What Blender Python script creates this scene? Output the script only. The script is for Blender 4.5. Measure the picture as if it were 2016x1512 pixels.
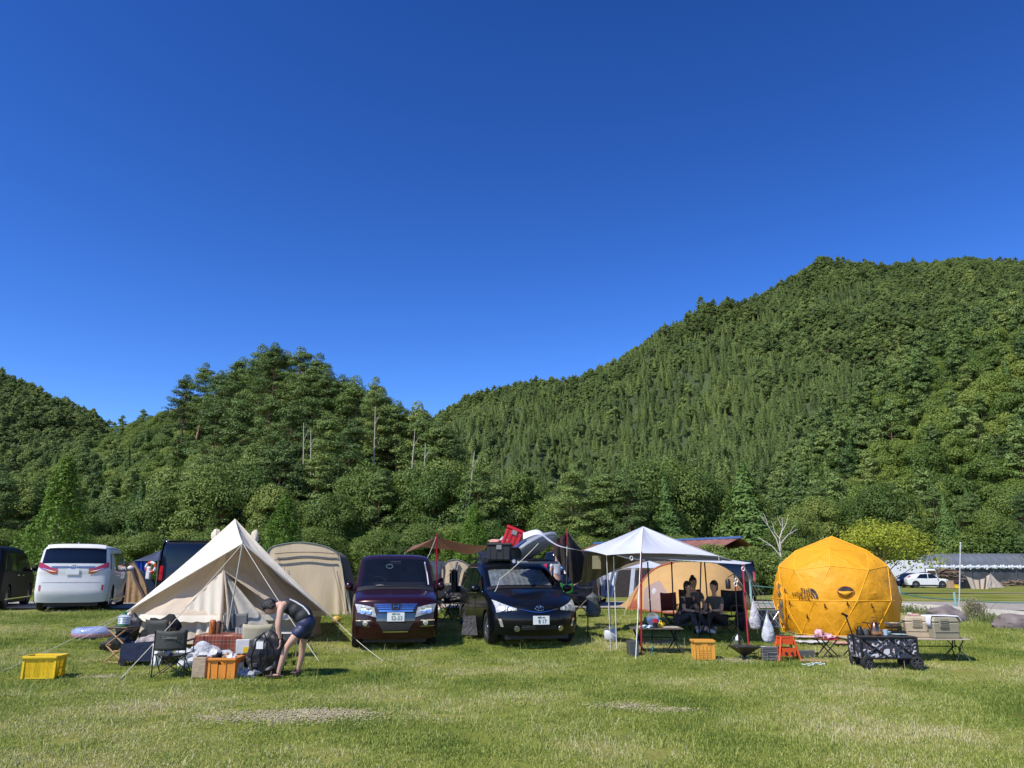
import bpy, math, random
import numpy as np
from mathutils import Vector, Matrix, noise as mnoise
random.seed(7); RNG = np.random.default_rng(7)
R_ = math.radians
scene = bpy.context.scene
for o in list(bpy.data.objects): bpy.data.objects.remove(o)
COL = scene.collection

# ---------------------------------------------------------------- camera
F, PITCH, CZ = 1512.0, R_(13.7), 1.7
cam = bpy.data.cameras.new('camera'); camo = bpy.data.objects.new('camera', cam); COL.objects.link(camo)
camo.location = (0, 0, CZ); camo.rotation_euler = (R_(90) + PITCH, 0, 0)
cam.sensor_width = 36; cam.lens = 36 * F / 2016; cam.clip_start = .1; cam.clip_end = 5000
scene.camera = camo
scene.render.resolution_x = 1024; scene.render.resolution_y = 768
scene.view_settings.view_transform = 'Standard'; scene.view_settings.look = 'None'
scene.view_settings.gamma = 1; scene.view_settings.exposure = 0.4
try: scene.cycles.max_bounces = 6; scene.cycles.transparent_max_bounces = 8
except Exception: pass

# ---------------------------------------------------------------- sky and sun
SUN = Vector((-.60, -.56, 1.0)).normalized()
elev = math.asin(SUN.z); az = math.atan2(SUN.x, SUN.y)
w = bpy.data.worlds.new('World'); scene.world = w; w.use_nodes = True
nt = w.node_tree; bg = nt.nodes['Background']
sky = nt.nodes.new('ShaderNodeTexSky'); sky.sky_type = 'NISHITA'; sky.sun_disc = False
sky.sun_elevation = elev; sky.sun_rotation = az
sky.air_density = 1.1; sky.dust_density = 0.0; sky.ozone_density = 5.5; sky.altitude = 900
hs = nt.nodes.new('ShaderNodeHueSaturation'); hs.inputs['Saturation'].default_value = 1.19; hs.inputs['Hue'].default_value = .503
nt.links.new(sky.outputs[0], hs.inputs['Color']); 
gm_ = nt.nodes.new('ShaderNodeGamma'); gm_.inputs[1].default_value = 1.5; gn_ = nt.nodes.new('ShaderNodeMix'); gn_.data_type = 'RGBA'; gn_.blend_type = 'MULTIPLY'; gn_.inputs[0].default_value = 1; gn_.inputs[7].default_value = (.892, .673, .66, 1)
nt.links.new(hs.outputs[0], gm_.inputs[0]); nt.links.new(gm_.outputs[0], gn_.inputs[6]); nt.links.new(gn_.outputs[2], bg.inputs[0])
bg.inputs[1].default_value = .10
sl = bpy.data.lights.new('sun', 'SUN'); sl.energy = 4.6; sl.angle = R_(.5); sl.color = (1, .95, .87)
so = bpy.data.objects.new('sun', sl); COL.objects.link(so)
so.rotation_euler = SUN.to_track_quat('Z', 'Y').to_euler(); so.location = SUN * 60

# ---------------------------------------------------------------- ground height and pixel helpers
HY = [-50, 0, 9, 12.7, 15.9, 18, 20, 22.5, 26, 40, 60, 88, 120, 5000]
HH = [1.7, 1.7, 1.68, 1.62, 1.48, 1.33, 1.21, 1.10, 1.08, 1.3, 1.5, 1.77, 1.8, 1.8]
def gz(y): return CZ - float(np.interp(y, HY, HH))
def ray(px, py):
    u = (px - 1008) / F; v = (756 - py) / F; c, s = math.cos(PITCH), math.sin(PITCH)
    return Vector((u, c - v * s, s + v * c))
def P(px, py, Y):
    d = ray(px, py); return Vector((0, 0, CZ)) + d * (Y / d.y)
def G(px, py, dz=0):
    lo, hi = 2.0, 400.0
    for _ in range(50):
        m = (lo + hi) / 2
        if P(px, py, m).z > gz(m) + dz: lo = m
        else: hi = m
    p = P(px, py, lo); return Vector((p.x, p.y, gz(lo) + dz))
def GX(px, Y, dz=0):
    p = P(px, 1200, Y)
    for _ in range(3):   # same pixel column on the ground at depth Y
        lo, hi = 900, 1600
        for _ in range(30):
            m = (lo + hi) / 2
            if P(px, m, Y).z > gz(Y): lo = m
            else: hi = m
        p = P(px, lo, Y)
    return Vector((p.x, Y, gz(Y) + dz))

# ---------------------------------------------------------------- materials
MATS = {}
def mat(name, col, rough=.6, metal=0, spec=.5, var=.15, vs=8, bump=0, bs=60, trans=0, alpha=1, coat=0, stretch=None, sheen=0):
    if name in MATS: return MATS[name]
    m = bpy.data.materials.new(name); m.use_nodes = True; n = m.node_tree.nodes; l = m.node_tree.links
    b = n['Principled BSDF']; out = n['Material Output']
    b.inputs['Roughness'].default_value = rough; b.inputs['Metallic'].default_value = metal
    b.inputs['Specular IOR Level'].default_value = spec; b.inputs['Coat Weight'].default_value = coat
    b.inputs['Coat Roughness'].default_value = .03
    if sheen: b.inputs['Sheen Weight'].default_value = sheen
    tc = n.new('ShaderNodeTexCoord'); mp = n.new('ShaderNodeMapping'); l.new(tc.outputs['Object'], mp.inputs[0])
    if stretch: mp.inputs['Scale'].default_value = stretch
    nz = n.new('ShaderNodeTexNoise'); nz.inputs['Scale'].default_value = vs; nz.inputs['Detail'].default_value = 5
    l.new(mp.outputs[0], nz.inputs[0])
    mx = n.new('ShaderNodeMix'); mx.data_type = 'RGBA'
    mx.inputs[6].default_value = (*[max(0, c * (1 - var)) for c in col], 1); mx.inputs[7].default_value = (*[min(1, c * (1 + var)) for c in col], 1)
    rp = n.new('ShaderNodeMapRange'); rp.inputs[1].default_value = .3; rp.inputs[2].default_value = .7
    l.new(nz.outputs[0], rp.inputs[0]); l.new(rp.outputs[0], mx.inputs[0]); l.new(mx.outputs[2], b.inputs['Base Color'])
    nrm = None
    if bump:
        n2 = n.new('ShaderNodeTexNoise'); n2.inputs['Scale'].default_value = bs; n2.inputs['Detail'].default_value = 3; l.new(mp.outputs[0], n2.inputs[0])
        bp = n.new('ShaderNodeBump'); bp.inputs['Strength'].default_value = bump; bp.inputs['Distance'].default_value = .03
        l.new(n2.outputs[0], bp.inputs['Height']); l.new(bp.outputs[0], b.inputs['Normal']); nrm = bp
    sh = b.outputs[0]
    if trans:
        t = n.new('ShaderNodeBsdfTranslucent'); l.new(mx.outputs[2], t.inputs[0]); ms = n.new('ShaderNodeMixShader')
        if nrm: l.new(nrm.outputs[0], t.inputs['Normal'])
        ms.inputs[0].default_value = trans; l.new(sh, ms.inputs[1]); l.new(t.outputs[0], ms.inputs[2]); sh = ms.outputs[0]
    if alpha < 1:
        t = n.new('ShaderNodeBsdfTransparent'); ms = n.new('ShaderNodeMixShader'); ms.inputs[0].default_value = alpha
        l.new(t.outputs[0], ms.inputs[1]); l.new(sh, ms.inputs[2]); sh = ms.outputs[0]
    l.new(sh, out.inputs[0]); MATS[name] = m; return m

# ---------------------------------------------------------------- mesh builder
def catmull(pts, t):
    n = len(pts); t = min(max(t, 0), n - 1 - 1e-6); i = int(t); u = t - i
    g = lambda k: np.array(pts[min(max(k, 0), n - 1)], float)
    p0, p1, p2, p3 = g(i - 1), g(i), g(i + 1), g(i + 2)
    return .5 * ((2 * p1) + (-p0 + p2) * u + (2 * p0 - 5 * p1 + 4 * p2 - p3) * u * u + (-p0 + 3 * p1 - 3 * p2 + p3) * u ** 3)
class MB:
    def __init__(s): s.v = []; s.f = []; s.m = []; s.mi = 0
    def add(s, vs, fs, M=None):
        o = len(s.v)
        s.v += [tuple(M @ Vector(v)) if M is not None else tuple(v) for v in vs]
        s.f += [tuple(o + i for i in f) for f in fs]; s.m += [s.mi] * len(fs); return s
    def box(s, c, d, M=None, taper=1, bev=0):
        x, y, z = [k / 2 for k in d]; t = taper
        if bev:
            b = bev; pts = []; fs = []
            def ring(hx, hy, zz): return [(hx - b, hy, zz), (-hx + b, hy, zz), (-hx, hy - b, zz), (-hx, -hy + b, zz), (-hx + b, -hy, zz), (hx - b, -hy, zz), (hx, -hy + b, zz), (hx, hy - b, zz)]
            rs = [ring((x - b * .6) * 1, (y - b * .6) * 1, -z), ring(x, y, -z + b), ring(x * t, y * t, z - b), ring(x * t - b * .6, y * t - b * .6, z)]
            for r in rs: pts += r
            for k in range(3):
                for i in range(8):
                    j = (i + 1) % 8; fs.append((k * 8 + i, k * 8 + j, (k + 1) * 8 + j, (k + 1) * 8 + i))
            fs.append(tuple(range(7, -1, -1))); fs.append(tuple(range(24, 32)))
            pts = [(p[0] + c[0], p[1] + c[1], p[2] + c[2]) for p in pts]
            return s.add(pts, fs, M)
        v = [(c[0] + a * x * (t if k > 0 else 1), c[1] + b_ * y * (t if k > 0 else 1), c[2] + k * z) for k in (-1, 1) for a, b_ in ((-1, -1), (1, -1), (1, 1), (-1, 1))]
        return s.add(v, [(3, 2, 1, 0), (4, 5, 6, 7), (0, 1, 5, 4), (1, 2, 6, 5), (2, 3, 7, 6), (3, 0, 4, 7)], M)
    def tube(s, pts, r, n=8, M=None, cap=True, flat=1):
        pts = [Vector(p) for p in pts]; rs = r if isinstance(r, (list, tuple)) else [r] * len(pts)
        vs = []; fs = []; up = None
        for i, p in enumerate(pts):
            d = (pts[min(i + 1, len(pts) - 1)] - pts[max(i - 1, 0)]).normalized()
            if up is None: up = Vector((0, 0, 1)) if abs(d.z) < .9 else Vector((1, 0, 0))
            a = d.cross(up).normalized(); b = a.cross(d).normalized(); up = b
            for k in range(n):
                t = 2 * math.pi * k / n; vs.append(p + (a * math.cos(t) + b * math.sin(t) * flat) * rs[i])
        for i in range(len(pts) - 1):
            for k in range(n):
                j = (k + 1) % n; fs.append((i * n + k, i * n + j, (i + 1) * n + j, (i + 1) * n + k))
        if cap: fs.append(tuple(range(n - 1, -1, -1))); fs.append(tuple(range((len(pts) - 1) * n, len(pts) * n)))
        return s.add(vs, fs, M)
    def lathe(s, prof, c=(0, 0, 0), n=20, M=None, sx=1, sy=1):
        vs = []; fs = []
        for (r, z) in prof:
            for k in range(n):
                t = 2 * math.pi * k / n; vs.append((c[0] + r * sx * math.cos(t), c[1] + r * sy * math.sin(t), c[2] + z))
        for i in range(len(prof) - 1):
            for k in range(n):
                j = (k + 1) % n; fs.append((i * n + k, i * n + j, (i + 1) * n + j, (i + 1) * n + k))
        if prof[0][0] > 0: fs.append(tuple(range(n - 1, -1, -1)))
        if prof[-1][0] > 0: fs.append(tuple(range((len(prof) - 1) * n, len(prof) * n)))
        return s.add(vs, fs, M)
    def ell(s, c, r, n=16, m=10, M=None, jit=0, seed=0):
        vs = []; fs = []
        for i in range(m + 1):
            ph = math.pi * i / m - math.pi / 2
            for k in range(n):
                t = 2 * math.pi * k / n; d = Vector((math.cos(ph) * math.cos(t), math.cos(ph) * math.sin(t), math.sin(ph)))
                q = 1 + (jit * mnoise.noise(d * 1.7 + Vector((seed, seed * 2.1, 0))) if jit else 0)
                vs.append((c[0] + d.x * r[0] * q, c[1] + d.y * r[1] * q, c[2] + d.z * r[2] * q))
        for i in range(m):
            for k in range(n):
                j = (k + 1) % n; fs.append((i * n + k, i * n + j, (i + 1) * n + j, (i + 1) * n + k))
        return s.add(vs, fs, M)
    def grid(s, fn, nu, nv, M=None, th=0, skip=None):
        vs = [Vector(fn(i / nu, j / nv)) for i in range(nu + 1) for j in range(nv + 1)]
        fs = [(i * (nv + 1) + j, (i + 1) * (nv + 1) + j, (i + 1) * (nv + 1) + j + 1, i * (nv + 1) + j + 1) for i in range(nu) for j in range(nv)
              if not (skip and skip((i + .5) / nu, (j + .5) / nv))]
        return s.add(vs, fs, M)
    def poly(s, pts, M=None, th=0, d=None):
        n = len(pts); pts = [Vector(p) for p in pts]
        if not th: return s.add(pts, [tuple(range(n))], M)
        if d is None: d = (pts[1] - pts[0]).cross(pts[2] - pts[0]).normalized()
        d = Vector(d) * th
        return s.add(pts + [p + d for p in pts], [tuple(range(n - 1, -1, -1)), tuple(range(n, 2 * n))] + [(i, (i + 1) % n, n + (i + 1) % n, n + i) for i in range(n)], M)
    def build(s, name, mt, parent=None, smooth=False, world=False, loc=None, sol=0, sub=0, bev=0, autos=40):
        me = bpy.data.meshes.new(name); me.from_pydata([tuple(v) for v in s.v], [], s.f)
        ms = mt if isinstance(mt, (list, tuple)) else [mt]
        for m in ms: me.materials.append(m)
        if len(ms) > 1: me.polygons.foreach_set('material_index', s.m)
        me.update()
        o = bpy.data.objects.new(name, me); COL.objects.link(o)
        if loc is not None: o.location = loc
        if parent is not None:
            if world: me.transform(Matrix.LocRotScale(parent.location, parent.rotation_euler, None).inverted())
            o.parent = parent
        elif world:      # a thing of one mesh: put its origin at its base
            co = np.array(s.v); c = Vector((co[:, 0].mean(), co[:, 1].mean(), co[:, 2].min())); me.transform(Matrix.Translation(-c)); o.location = c
        if smooth:
            me.polygons.foreach_set('use_smooth', [True] * len(me.polygons))
            if autos < 180: me.set_sharp_from_angle(angle=R_(autos))
        if bev:
            md = o.modifiers.new('b', 'BEVEL'); md.width = bev; md.segments = 2; md.limit_method = 'ANGLE'; md.angle_limit = R_(50)
        if sol:
            md = o.modifiers.new('s', 'SOLIDIFY'); md.thickness = sol; md.offset = 0
        if sub:
            md = o.modifiers.new('u', 'SUBSURF'); md.levels = sub; md.render_levels = sub
        return o
def thing(name, label, cat, loc=(0, 0, 0), rz=0, group=None):
    o = bpy.data.objects.new(name, None); COL.objects.link(o); o.empty_display_size = .2
    o.location = loc; o.rotation_euler = (0, 0, rz); o['label'] = label; o['category'] = cat
    if group: o['group'] = group
    return o
def tag(o, label, cat, group=None):
    o['label'] = label; o['category'] = cat
    if group: o['group'] = group
    return o
def struct(o, kind='structure', label=None, cat=None):
    o['kind'] = kind
    if label: o['label'] = label
    if cat: o['category'] = cat
    return o
def np_mesh(name, V, Fq, mt, smooth=False):
    me = bpy.data.meshes.new(name); V = np.asarray(V, np.float32); Fq = np.asarray(Fq, np.int32); k = Fq.shape[1]
    me.vertices.add(len(V)); me.vertices.foreach_set('co', V.ravel())
    me.loops.add(Fq.size); me.loops.foreach_set('vertex_index', Fq.ravel())
    me.polygons.add(len(Fq)); me.polygons.foreach_set('loop_start', np.arange(0, Fq.size, k, dtype=np.int32))
    me.materials.append(mt); me.update(calc_edges=True)
    if smooth: me.polygons.foreach_set('use_smooth', [True] * len(Fq))
    return me
def text_mb(txt, size, M, mb=None, align='CENTER', th=.002, squash=1, space=1):
    cu = bpy.data.curves.new('t', 'FONT'); cu.body = txt; cu.size = size; cu.align_x = align; cu.align_y = 'CENTER'; cu.extrude = th; cu.space_line = space; cu.resolution_u = 3
    o = bpy.data.objects.new('t', cu); COL.objects.link(o); dg = bpy.context.evaluated_depsgraph_get()
    me = o.evaluated_get(dg).to_mesh(); mb = mb or MB()
    mb.add([(v.co.x * squash, v.co.y, v.co.z) for v in me.vertices], [tuple(p.vertices) for p in me.polygons], M)
    bpy.data.objects.remove(o); bpy.data.curves.remove(cu); return mb
def frame(o, x, y):    # matrix with origin o, axes x (right), y (up), z out
    x = Vector(x).normalized(); z = x.cross(Vector(y)).normalized(); y = z.cross(x)
    return Matrix(((x.x, y.x, z.x, o[0]), (x.y, y.y, z.y, o[1]), (x.z, y.z, z.z, o[2]), (0, 0, 0, 1)))
# ================================================================ GROUND
def ground_mat():
    m = bpy.data.materials.new('meadow_soil'); m.use_nodes = True; n = m.node_tree.nodes; l = m.node_tree.links; b = n['Principled BSDF']
    g = n.new('ShaderNodeNewGeometry')
    def noise_(sc, det=6):
        z = n.new('ShaderNodeTexNoise'); z.inputs['Scale'].default_value = sc; z.inputs['Detail'].default_value = det; l.new(g.outputs['Position'], z.inputs[0]); return z
    a = noise_(.35); r = n.new('ShaderNodeValToRGB'); l.new(a.outputs[0], r.inputs[0]); e = r.color_ramp.elements
    e[0].position = .35; e[0].color = (.12, .15, .022, 1); e[1].position = .68; e[1].color = (.30, .26, .09, 1)
    k = r.color_ramp.elements.new(.5); k.color = (.20, .225, .04, 1)
    f = noise_(25, 8); mx = n.new('ShaderNodeMix'); mx.data_type = 'RGBA'; mx.blend_type = 'MULTIPLY'; mx.inputs[0].default_value = .7
    rr = n.new('ShaderNodeValToRGB'); l.new(f.outputs[0], rr.inputs[0]); rr.color_ramp.elements[0].position = .3; rr.color_ramp.elements[0].color = (.45, .45, .4, 1); rr.color_ramp.elements[1].position = .65
    l.new(r.outputs[0], mx.inputs[6]); l.new(rr.outputs[0], mx.inputs[7]); l.new(mx.outputs[2], b.inputs['Base Color'])
    b.inputs['Roughness'].default_value = .9; b.inputs['Specular IOR Level'].default_value = .1
    bp = n.new('ShaderNodeBump'); bp.inputs['Strength'].default_value = .6; bp.inputs['Distance'].default_value = .05; l.new(f.outputs[0], bp.inputs['Height']); l.new(bp.outputs[0], b.inputs['Normal'])
    return m
GM = ground_mat()
ys = list(np.arange(-30, 5, 5)) + list(np.arange(5, 30, .5)) + list(np.arange(30, 130, 5)) + [150, 200, 300, 500, 900, 1500, 2500]
xs = [-2500, -1200, -600, -300, -150, -80, -50] + list(np.arange(-35, 36, 1.0)) + [50, 80, 150, 300, 600, 1200, 2500]
def bumpz(x, y):
    return .02 * mnoise.noise(Vector((x * .6, y * .6, 3))) if abs(x) < 36 and y < 60 else 0
gb = MB(); ny = len(ys)
vs = [(x, y, gz(y) - .01 + bumpz(x, y)) for x in xs for y in ys]
fs = [(i * ny + j, (i + 1) * ny + j, (i + 1) * ny + j + 1, i * ny + j + 1) for i in range(len(xs) - 1) for j in range(ny - 1)]
gb.add(vs, fs); struct(gb.build('meadow', GM, smooth=True, autos=180))

def sheet(name, pts_near, pts_far, mt, dz, n=60, m=6):
    b = MB()
    def fn(u, v):
        a = Vector((*catmull(pts_near, u * (len(pts_near) - 1)), 0)); c = Vector((*catmull(pts_far, u * (len(pts_far) - 1)), 0)); p = a.lerp(c, v)
        return (p.x, p.y, gz(p.y) + bumpz(p.x, p.y) + dz)
    b.grid(fn, n, m); return struct(b.build(name, mt, smooth=True, autos=180))
gravel = mat('gravel', (.30, .27, .22), .95, var=.25, vs=3, bump=.6, bs=40)
sheet('gravel_road', [(-60, 23.2), (-25, 23.4), (0, 24.2), (10, 23.6), (20, 21.3), (60, 14)], [(-60, 30), (-25, 30.5), (0, 31), (15, 31), (25, 30), (60, 28)], gravel, .02)
grass_dry = mat('dry_grass', (.21, .20, .075), .95, var=.3, vs=1.2, bump=.5, bs=30)
sheet('field_path', [(-60, 52), (0, 52), (60, 52)], [(-60, 54), (0, 55), (60, 54)], mat('field_path', (.24, .21, .13), .95, var=.25, vs=2), .02)
# kerb wall right of the dome tent
kb = MB()
kl = [GX(1700, 23.3), GX(1780, 22.6), GX(1850, 21.8), GX(1900, 21.2), GX(1960, 20.6), GX(2040, 19.9), GX(2200, 18.8)]
for i in range(len(kl) - 1):
    a, c = kl[i], kl[i + 1]; d = (c - a).normalized(); nn = Vector((-d.y, d.x, 0)) * .18
    b = .22; kb.add([a + Vector((0, 0, -.3)), c + Vector((0, 0, -.3)), c + nn + Vector((0, 0, -.3)), a + nn + Vector((0, 0, -.3)), a + Vector((0, 0, b)), c + Vector((0, 0, b)), c + nn + Vector((0, 0, b)), a + nn + Vector((0, 0, b))],
        [(4, 5, 6, 7), (0, 1, 5, 4), (2, 3, 7, 6)] + ([(3, 0, 4, 7)] if i == 0 else []))
tag(kb.build('concrete_kerb', mat('concrete', (.50, .47, .40), .9, var=.15, vs=6, bump=.3), smooth=False), 'low pale concrete kerb running behind the coolers and boulders', 'kerb')

# ================================================================ HILLS
def fbm(x, y, z=0, o=4):
    return mnoise.fractal(Vector((x, y, z)), 1.0, 2.0, o)
hill_mat = mat('hill_soil', (.040, .062, .018), .95, var=.3, vs=.05)
def lerp_(a, b, t): return Vector(a) * (1 - t) + Vector(b) * t
class Hill:
    def __init__(s, name, ridge, Yr, Yb, pyb=1140, drop=10, power=1.0, px0=-700, px1=2900, amp=10, seed=0, back=60):
        s.r = ridge; s.Yr = Yr; s.Yb = Yb; s.pyb = pyb; s.drop = drop; s.pw = power; s.px0, s.px1 = px0, px1; s.amp = amp; s.seed = seed
        b = MB(); nu, nv = 150, 44
        b.grid(lambda u, v: s.pt(px0 + (px1 - px0) * u, v * 1.25), nu, nv)
        struct(b.build(name, hill_mat, smooth=True, autos=180))
    def rp(s, px): return float(np.interp(px, [a for a, _ in s.r], [b for _, b in s.r]))
    def pt(s, px, t):
        Yr = float(np.interp(px, *zip(*s.Yr))); Yb = float(np.interp(px, *zip(*s.Yb)))
        rz = P(px, s.rp(px), Yr); rzz = rz.z - s.drop; zb = gz(Yb) - .5
        tt = min(t, 1); Y = Yb + (Yr - Yb) * t
        if t <= 1: z = zb + (rzz - zb) * (tt ** s.pw)
        else: z = rzz - (t - 1) * (rzz - zb) * .9
        x = P(px, s.rp(px), Y).x
        # same pixel column: x depends on depth
        for _ in range(2):
            c, sn = math.cos(PITCH), math.sin(PITCH); x = (px - 1008) / F * (Y * c + (z - CZ) * sn)
        ed = max(0, min(1, t * 3)) * max(0.0, min(1, (1.0 - t) * 5)) if t <= 1 else 0
        z += s.amp * ed * fbm(x * .012, Y * .012, s.seed)
        return Vector((x, Y, z))
H_far = Hill('mountain_right', [(-700, 1100), (700, 1000), (830, 835), (870, 812), (930, 775), (1000, 762), (1060, 760), (1130, 758), (1200, 722), (1290, 668), (1330, 650), (1480, 590), (1560, 548), (1620, 516), (1700, 518), (1800, 520), (1900, 508), (2016, 515), (2300, 450), (2900, 500)],
             [(700, 520), (1000, 560), (1700, 640), (2900, 600)], [(700, 190), (1300, 170), (2900, 180)], drop=8, power=.95, px0=700, amp=26, seed=3)
H_fl = Hill('mountain_left', [(-700, 560), (-100, 700), (0, 738), (60, 768), (120, 790), (180, 812), (230, 860), (330, 950), (500, 1080)], [(-700, 480), (500, 420)], [(-700, 260), (500, 260)], drop=7, px0=-700, px1=480, amp=15, seed=8)
H_l = Hill('wooded_hill_left', [(-700, 1000), (-200, 960), (0, 925), (100, 880), (200, 838), (270, 806), (350, 778), (440, 755), (520, 748), (610, 755), (690, 800), (760, 850), (820, 880), (890, 920), (960, 960), (1040, 1010), (1150, 1090)],
           [(-700, 250), (200, 260), (500, 200), (700, 170), (1150, 150)], [(-700, 120), (300, 112), (700, 104), (1150, 125)], drop=9, power=1.0, px1=1150, amp=7, seed=5)
H_r = Hill('wooded_hill_right', [(1480, 1120), (1560, 1060), (1620, 980), (1680, 885), (1760, 830), (1800, 800), (1880, 740), (1960, 690), (2016, 655), (2200, 560), (2900, 300)],
           [(1480, 190), (1700, 230), (2016, 260), (2900, 240)], [(1480, 150), (1800, 128), (2900, 110)], drop=1, power=1.0, px0=1480, amp=12, seed=11)

# ================================================================ TREES
def leaf_mat(name, cols, trans=.2):
    m = bpy.data.materials.new(name); m.use_nodes = True; n = m.node_tree.nodes; l = m.node_tree.links; b = n['Principled BSDF']; out = n['Material Output']
    g = n.new('ShaderNodeNewGeometry'); oi = n.new('ShaderNodeObjectInfo')
    nz = n.new('ShaderNodeTexNoise'); nz.inputs['Scale'].default_value = .035; nz.inputs['Detail'].default_value = 2; l.new(g.outputs['Position'], nz.inputs[0])
    n2 = n.new('ShaderNodeTexNoise'); n2.inputs['Scale'].default_value = .9; n2.inputs['Detail'].default_value = 2; l.new(g.outputs['Position'], n2.inputs[0])
    ad = n.new('ShaderNodeMath'); ad.operation = 'MULTIPLY_ADD'; ad.inputs[1].default_value = .62; l.new(oi.outputs['Random'], ad.inputs[0])
    s2 = n.new('ShaderNodeMath'); s2.operation = 'MULTIPLY_ADD'; s2.inputs[1].default_value = .7; s2.inputs[2].default_value = -.1
    s3 = n.new('ShaderNodeMath'); s3.operation = 'MULTIPLY_ADD'; s3.inputs[1].default_value = .3; l.new(n2.outputs[0], s3.inputs[0]); s3.inputs[2].default_value = -.18
    l.new(nz.outputs[0], s2.inputs[0]); l.new(s2.outputs[0], ad.inputs[2])
    s4 = n.new('ShaderNodeMath'); s4.operation = 'ADD'; l.new(ad.outputs[0], s4.inputs[0]); l.new(s3.outputs[0], s4.inputs[1])
    r = n.new('ShaderNodeValToRGB'); l.new(s4.outputs[0], r.inputs[0]); e = r.color_ramp.elements
    e[0].position = 0; e[0].color = (*cols[0], 1); e[1].position = 1; e[1].color = (*cols[-1], 1)
    for i, c in enumerate(cols[1:-1]): k = e.new((i + 1) / (len(cols) - 1)); k.color = (*c, 1)
    l.new(r.outputs[0], b.inputs['Base Color']); b.inputs['Roughness'].default_value = .55; b.inputs['Specular IOR Level'].default_value = .25
    t = n.new('ShaderNodeBsdfTranslucent'); l.new(r.outputs[0], t.inputs[0]); ms = n.new('ShaderNodeMixShader'); ms.inputs[0].default_value = trans
    l.new(b.outputs[0], ms.inputs[1]); l.new(t.outputs[0], ms.inputs[2]); l.new(ms.outputs[0], out.inputs[0]); return m
L_broad = leaf_mat('broad_leaves', [(0.050, 0.092, 0.016), (0.101, 0.161, 0.027), (0.168, 0.233, 0.040), (0.272, 0.314, 0.061)])
L_belt = leaf_mat('belt_leaves', [(0.039, 0.076, 0.013), (0.078, 0.132, 0.023), (0.130, 0.191, 0.035), (0.210, 0.258, 0.053)])
L_pine = leaf_mat('pine_needles', [(0.054, 0.097, 0.029), (0.106, 0.170, 0.046), (0.166, 0.242, 0.062), (0.276, 0.338, 0.085)])
L_cedar = leaf_mat('cedar_needles', [(0.044, 0.091, 0.017), (0.084, 0.155, 0.032), (0.125, 0.207, 0.047), (0.196, 0.284, 0.065)])
L_young = leaf_mat('young_conifer_needles', [(.085, .165, .020), (.115, .205, .025), (.15, .235, .030)], .3)
L_yellow = leaf_mat('yellowing_leaves', [(.17, .28, .025), (.27, .36, .035), (.42, .39, .05)], .4)
L_far = leaf_mat('mountain_leaves', [(0.057, 0.102, 0.032), (0.113, 0.168, 0.045), (0.166, 0.235, 0.059), (0.254, 0.319, 0.081)])
bark = mat('bark', (.12, .085, .06), .9, var=.3, vs=4, bump=.5, bs=20)
red_bark = mat('red_pine_bark', (.26, .15, .10), .9, var=.3, vs=3)
pale_bark = mat('pale_bark', (.42, .38, .33), .8, var=.2, vs=5)

def leaves(pts, nrm, size, asp=.6, seed=0, up=.3):
    """bent quads at pts"""
    r = np.random.default_rng(seed); n = len(pts); pts = np.asarray(pts); nrm = np.asarray(nrm)
    d = nrm + r.normal(0, .45, (n, 3)) + np.array([0, 0, up]); d /= np.linalg.norm(d, axis=1)[:, None] + 1e-9
    a = np.cross(d, r.normal(0, 1, (n, 3))); a /= np.linalg.norm(a, axis=1)[:, None] + 1e-9
    b = np.cross(d, a); s = (size * r.uniform(.6, 1.35, n))[:, None]
    V = np.stack([pts - a * s, pts + b * s * asp, pts + a * s, pts - b * s * asp], 1).reshape(-1, 3)
    return V, np.arange(4 * n).reshape(n, 4)
def blob_pts(c, r, n, rr, lo=-.5):
    d = rr.normal(0, 1, (n * 2, 3)); d /= np.linalg.norm(d, axis=1)[:, None]; d = d[d[:, 2] > lo][:n]
    return np.array(c) + d * np.array(r) * rr.uniform(.72, 1.08, (len(d), 1)), d
def limb_mesh(segs, mt, name):
    b = MB()
    for pts, rs in segs: b.tube(pts, rs, n=6, cap=False)
    me = bpy.data.meshes.new(name); me.from_pydata([tuple(v) for v in b.v], [], b.f); me.materials.append(mt); me.polygons.foreach_set('use_smooth', [True] * len(me.polygons)); me.update(); return me
def broad(seed, h=10, cr=4.5, nb=26, per=110, size=.32, lm=None, bm=None, low=.25):
    rr = np.random.default_rng(seed); PT, NR, segs = [], [], []
    tk = [(0, 0, -.3), (rr.normal(0, .1), rr.normal(0, .1), h * .3), (rr.normal(0, .3), rr.normal(0, .3), h * .75)]
    segs.append((tk, [h * .022, h * .016, h * .006]))
    for i in range(nb):
        t = low + (1 - low) * rr.uniform(0, 1) ** .8; R = cr * (math.sin(math.pi * min(1, .12 + t * .86)) ** .55); a = rr.uniform(0, 6.283); q = R * math.sqrt(rr.uniform(.15, 1)) * .82
        br = cr * rr.uniform(.22, .40); c = (q * math.cos(a), q * math.sin(a), h * t - br * .6)
        p, d = blob_pts(c, (br, br, br * .76), per, rr, -.45); PT.append(p); NR.append(d)
        if i % 2 == 0: segs.append(([(0, 0, max(h * .15, c[2] - q * .9)), (c[0] * .6, c[1] * .6, c[2] - .3 * q), c], [h * .008, h * .005, h * .002]))
    V, Fq = leaves(np.concatenate(PT), np.concatenate(NR), size, .62, seed)
    return np_mesh('crown', V, Fq, lm or L_broad), limb_mesh(segs, bm or bark, 'trunk')
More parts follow.
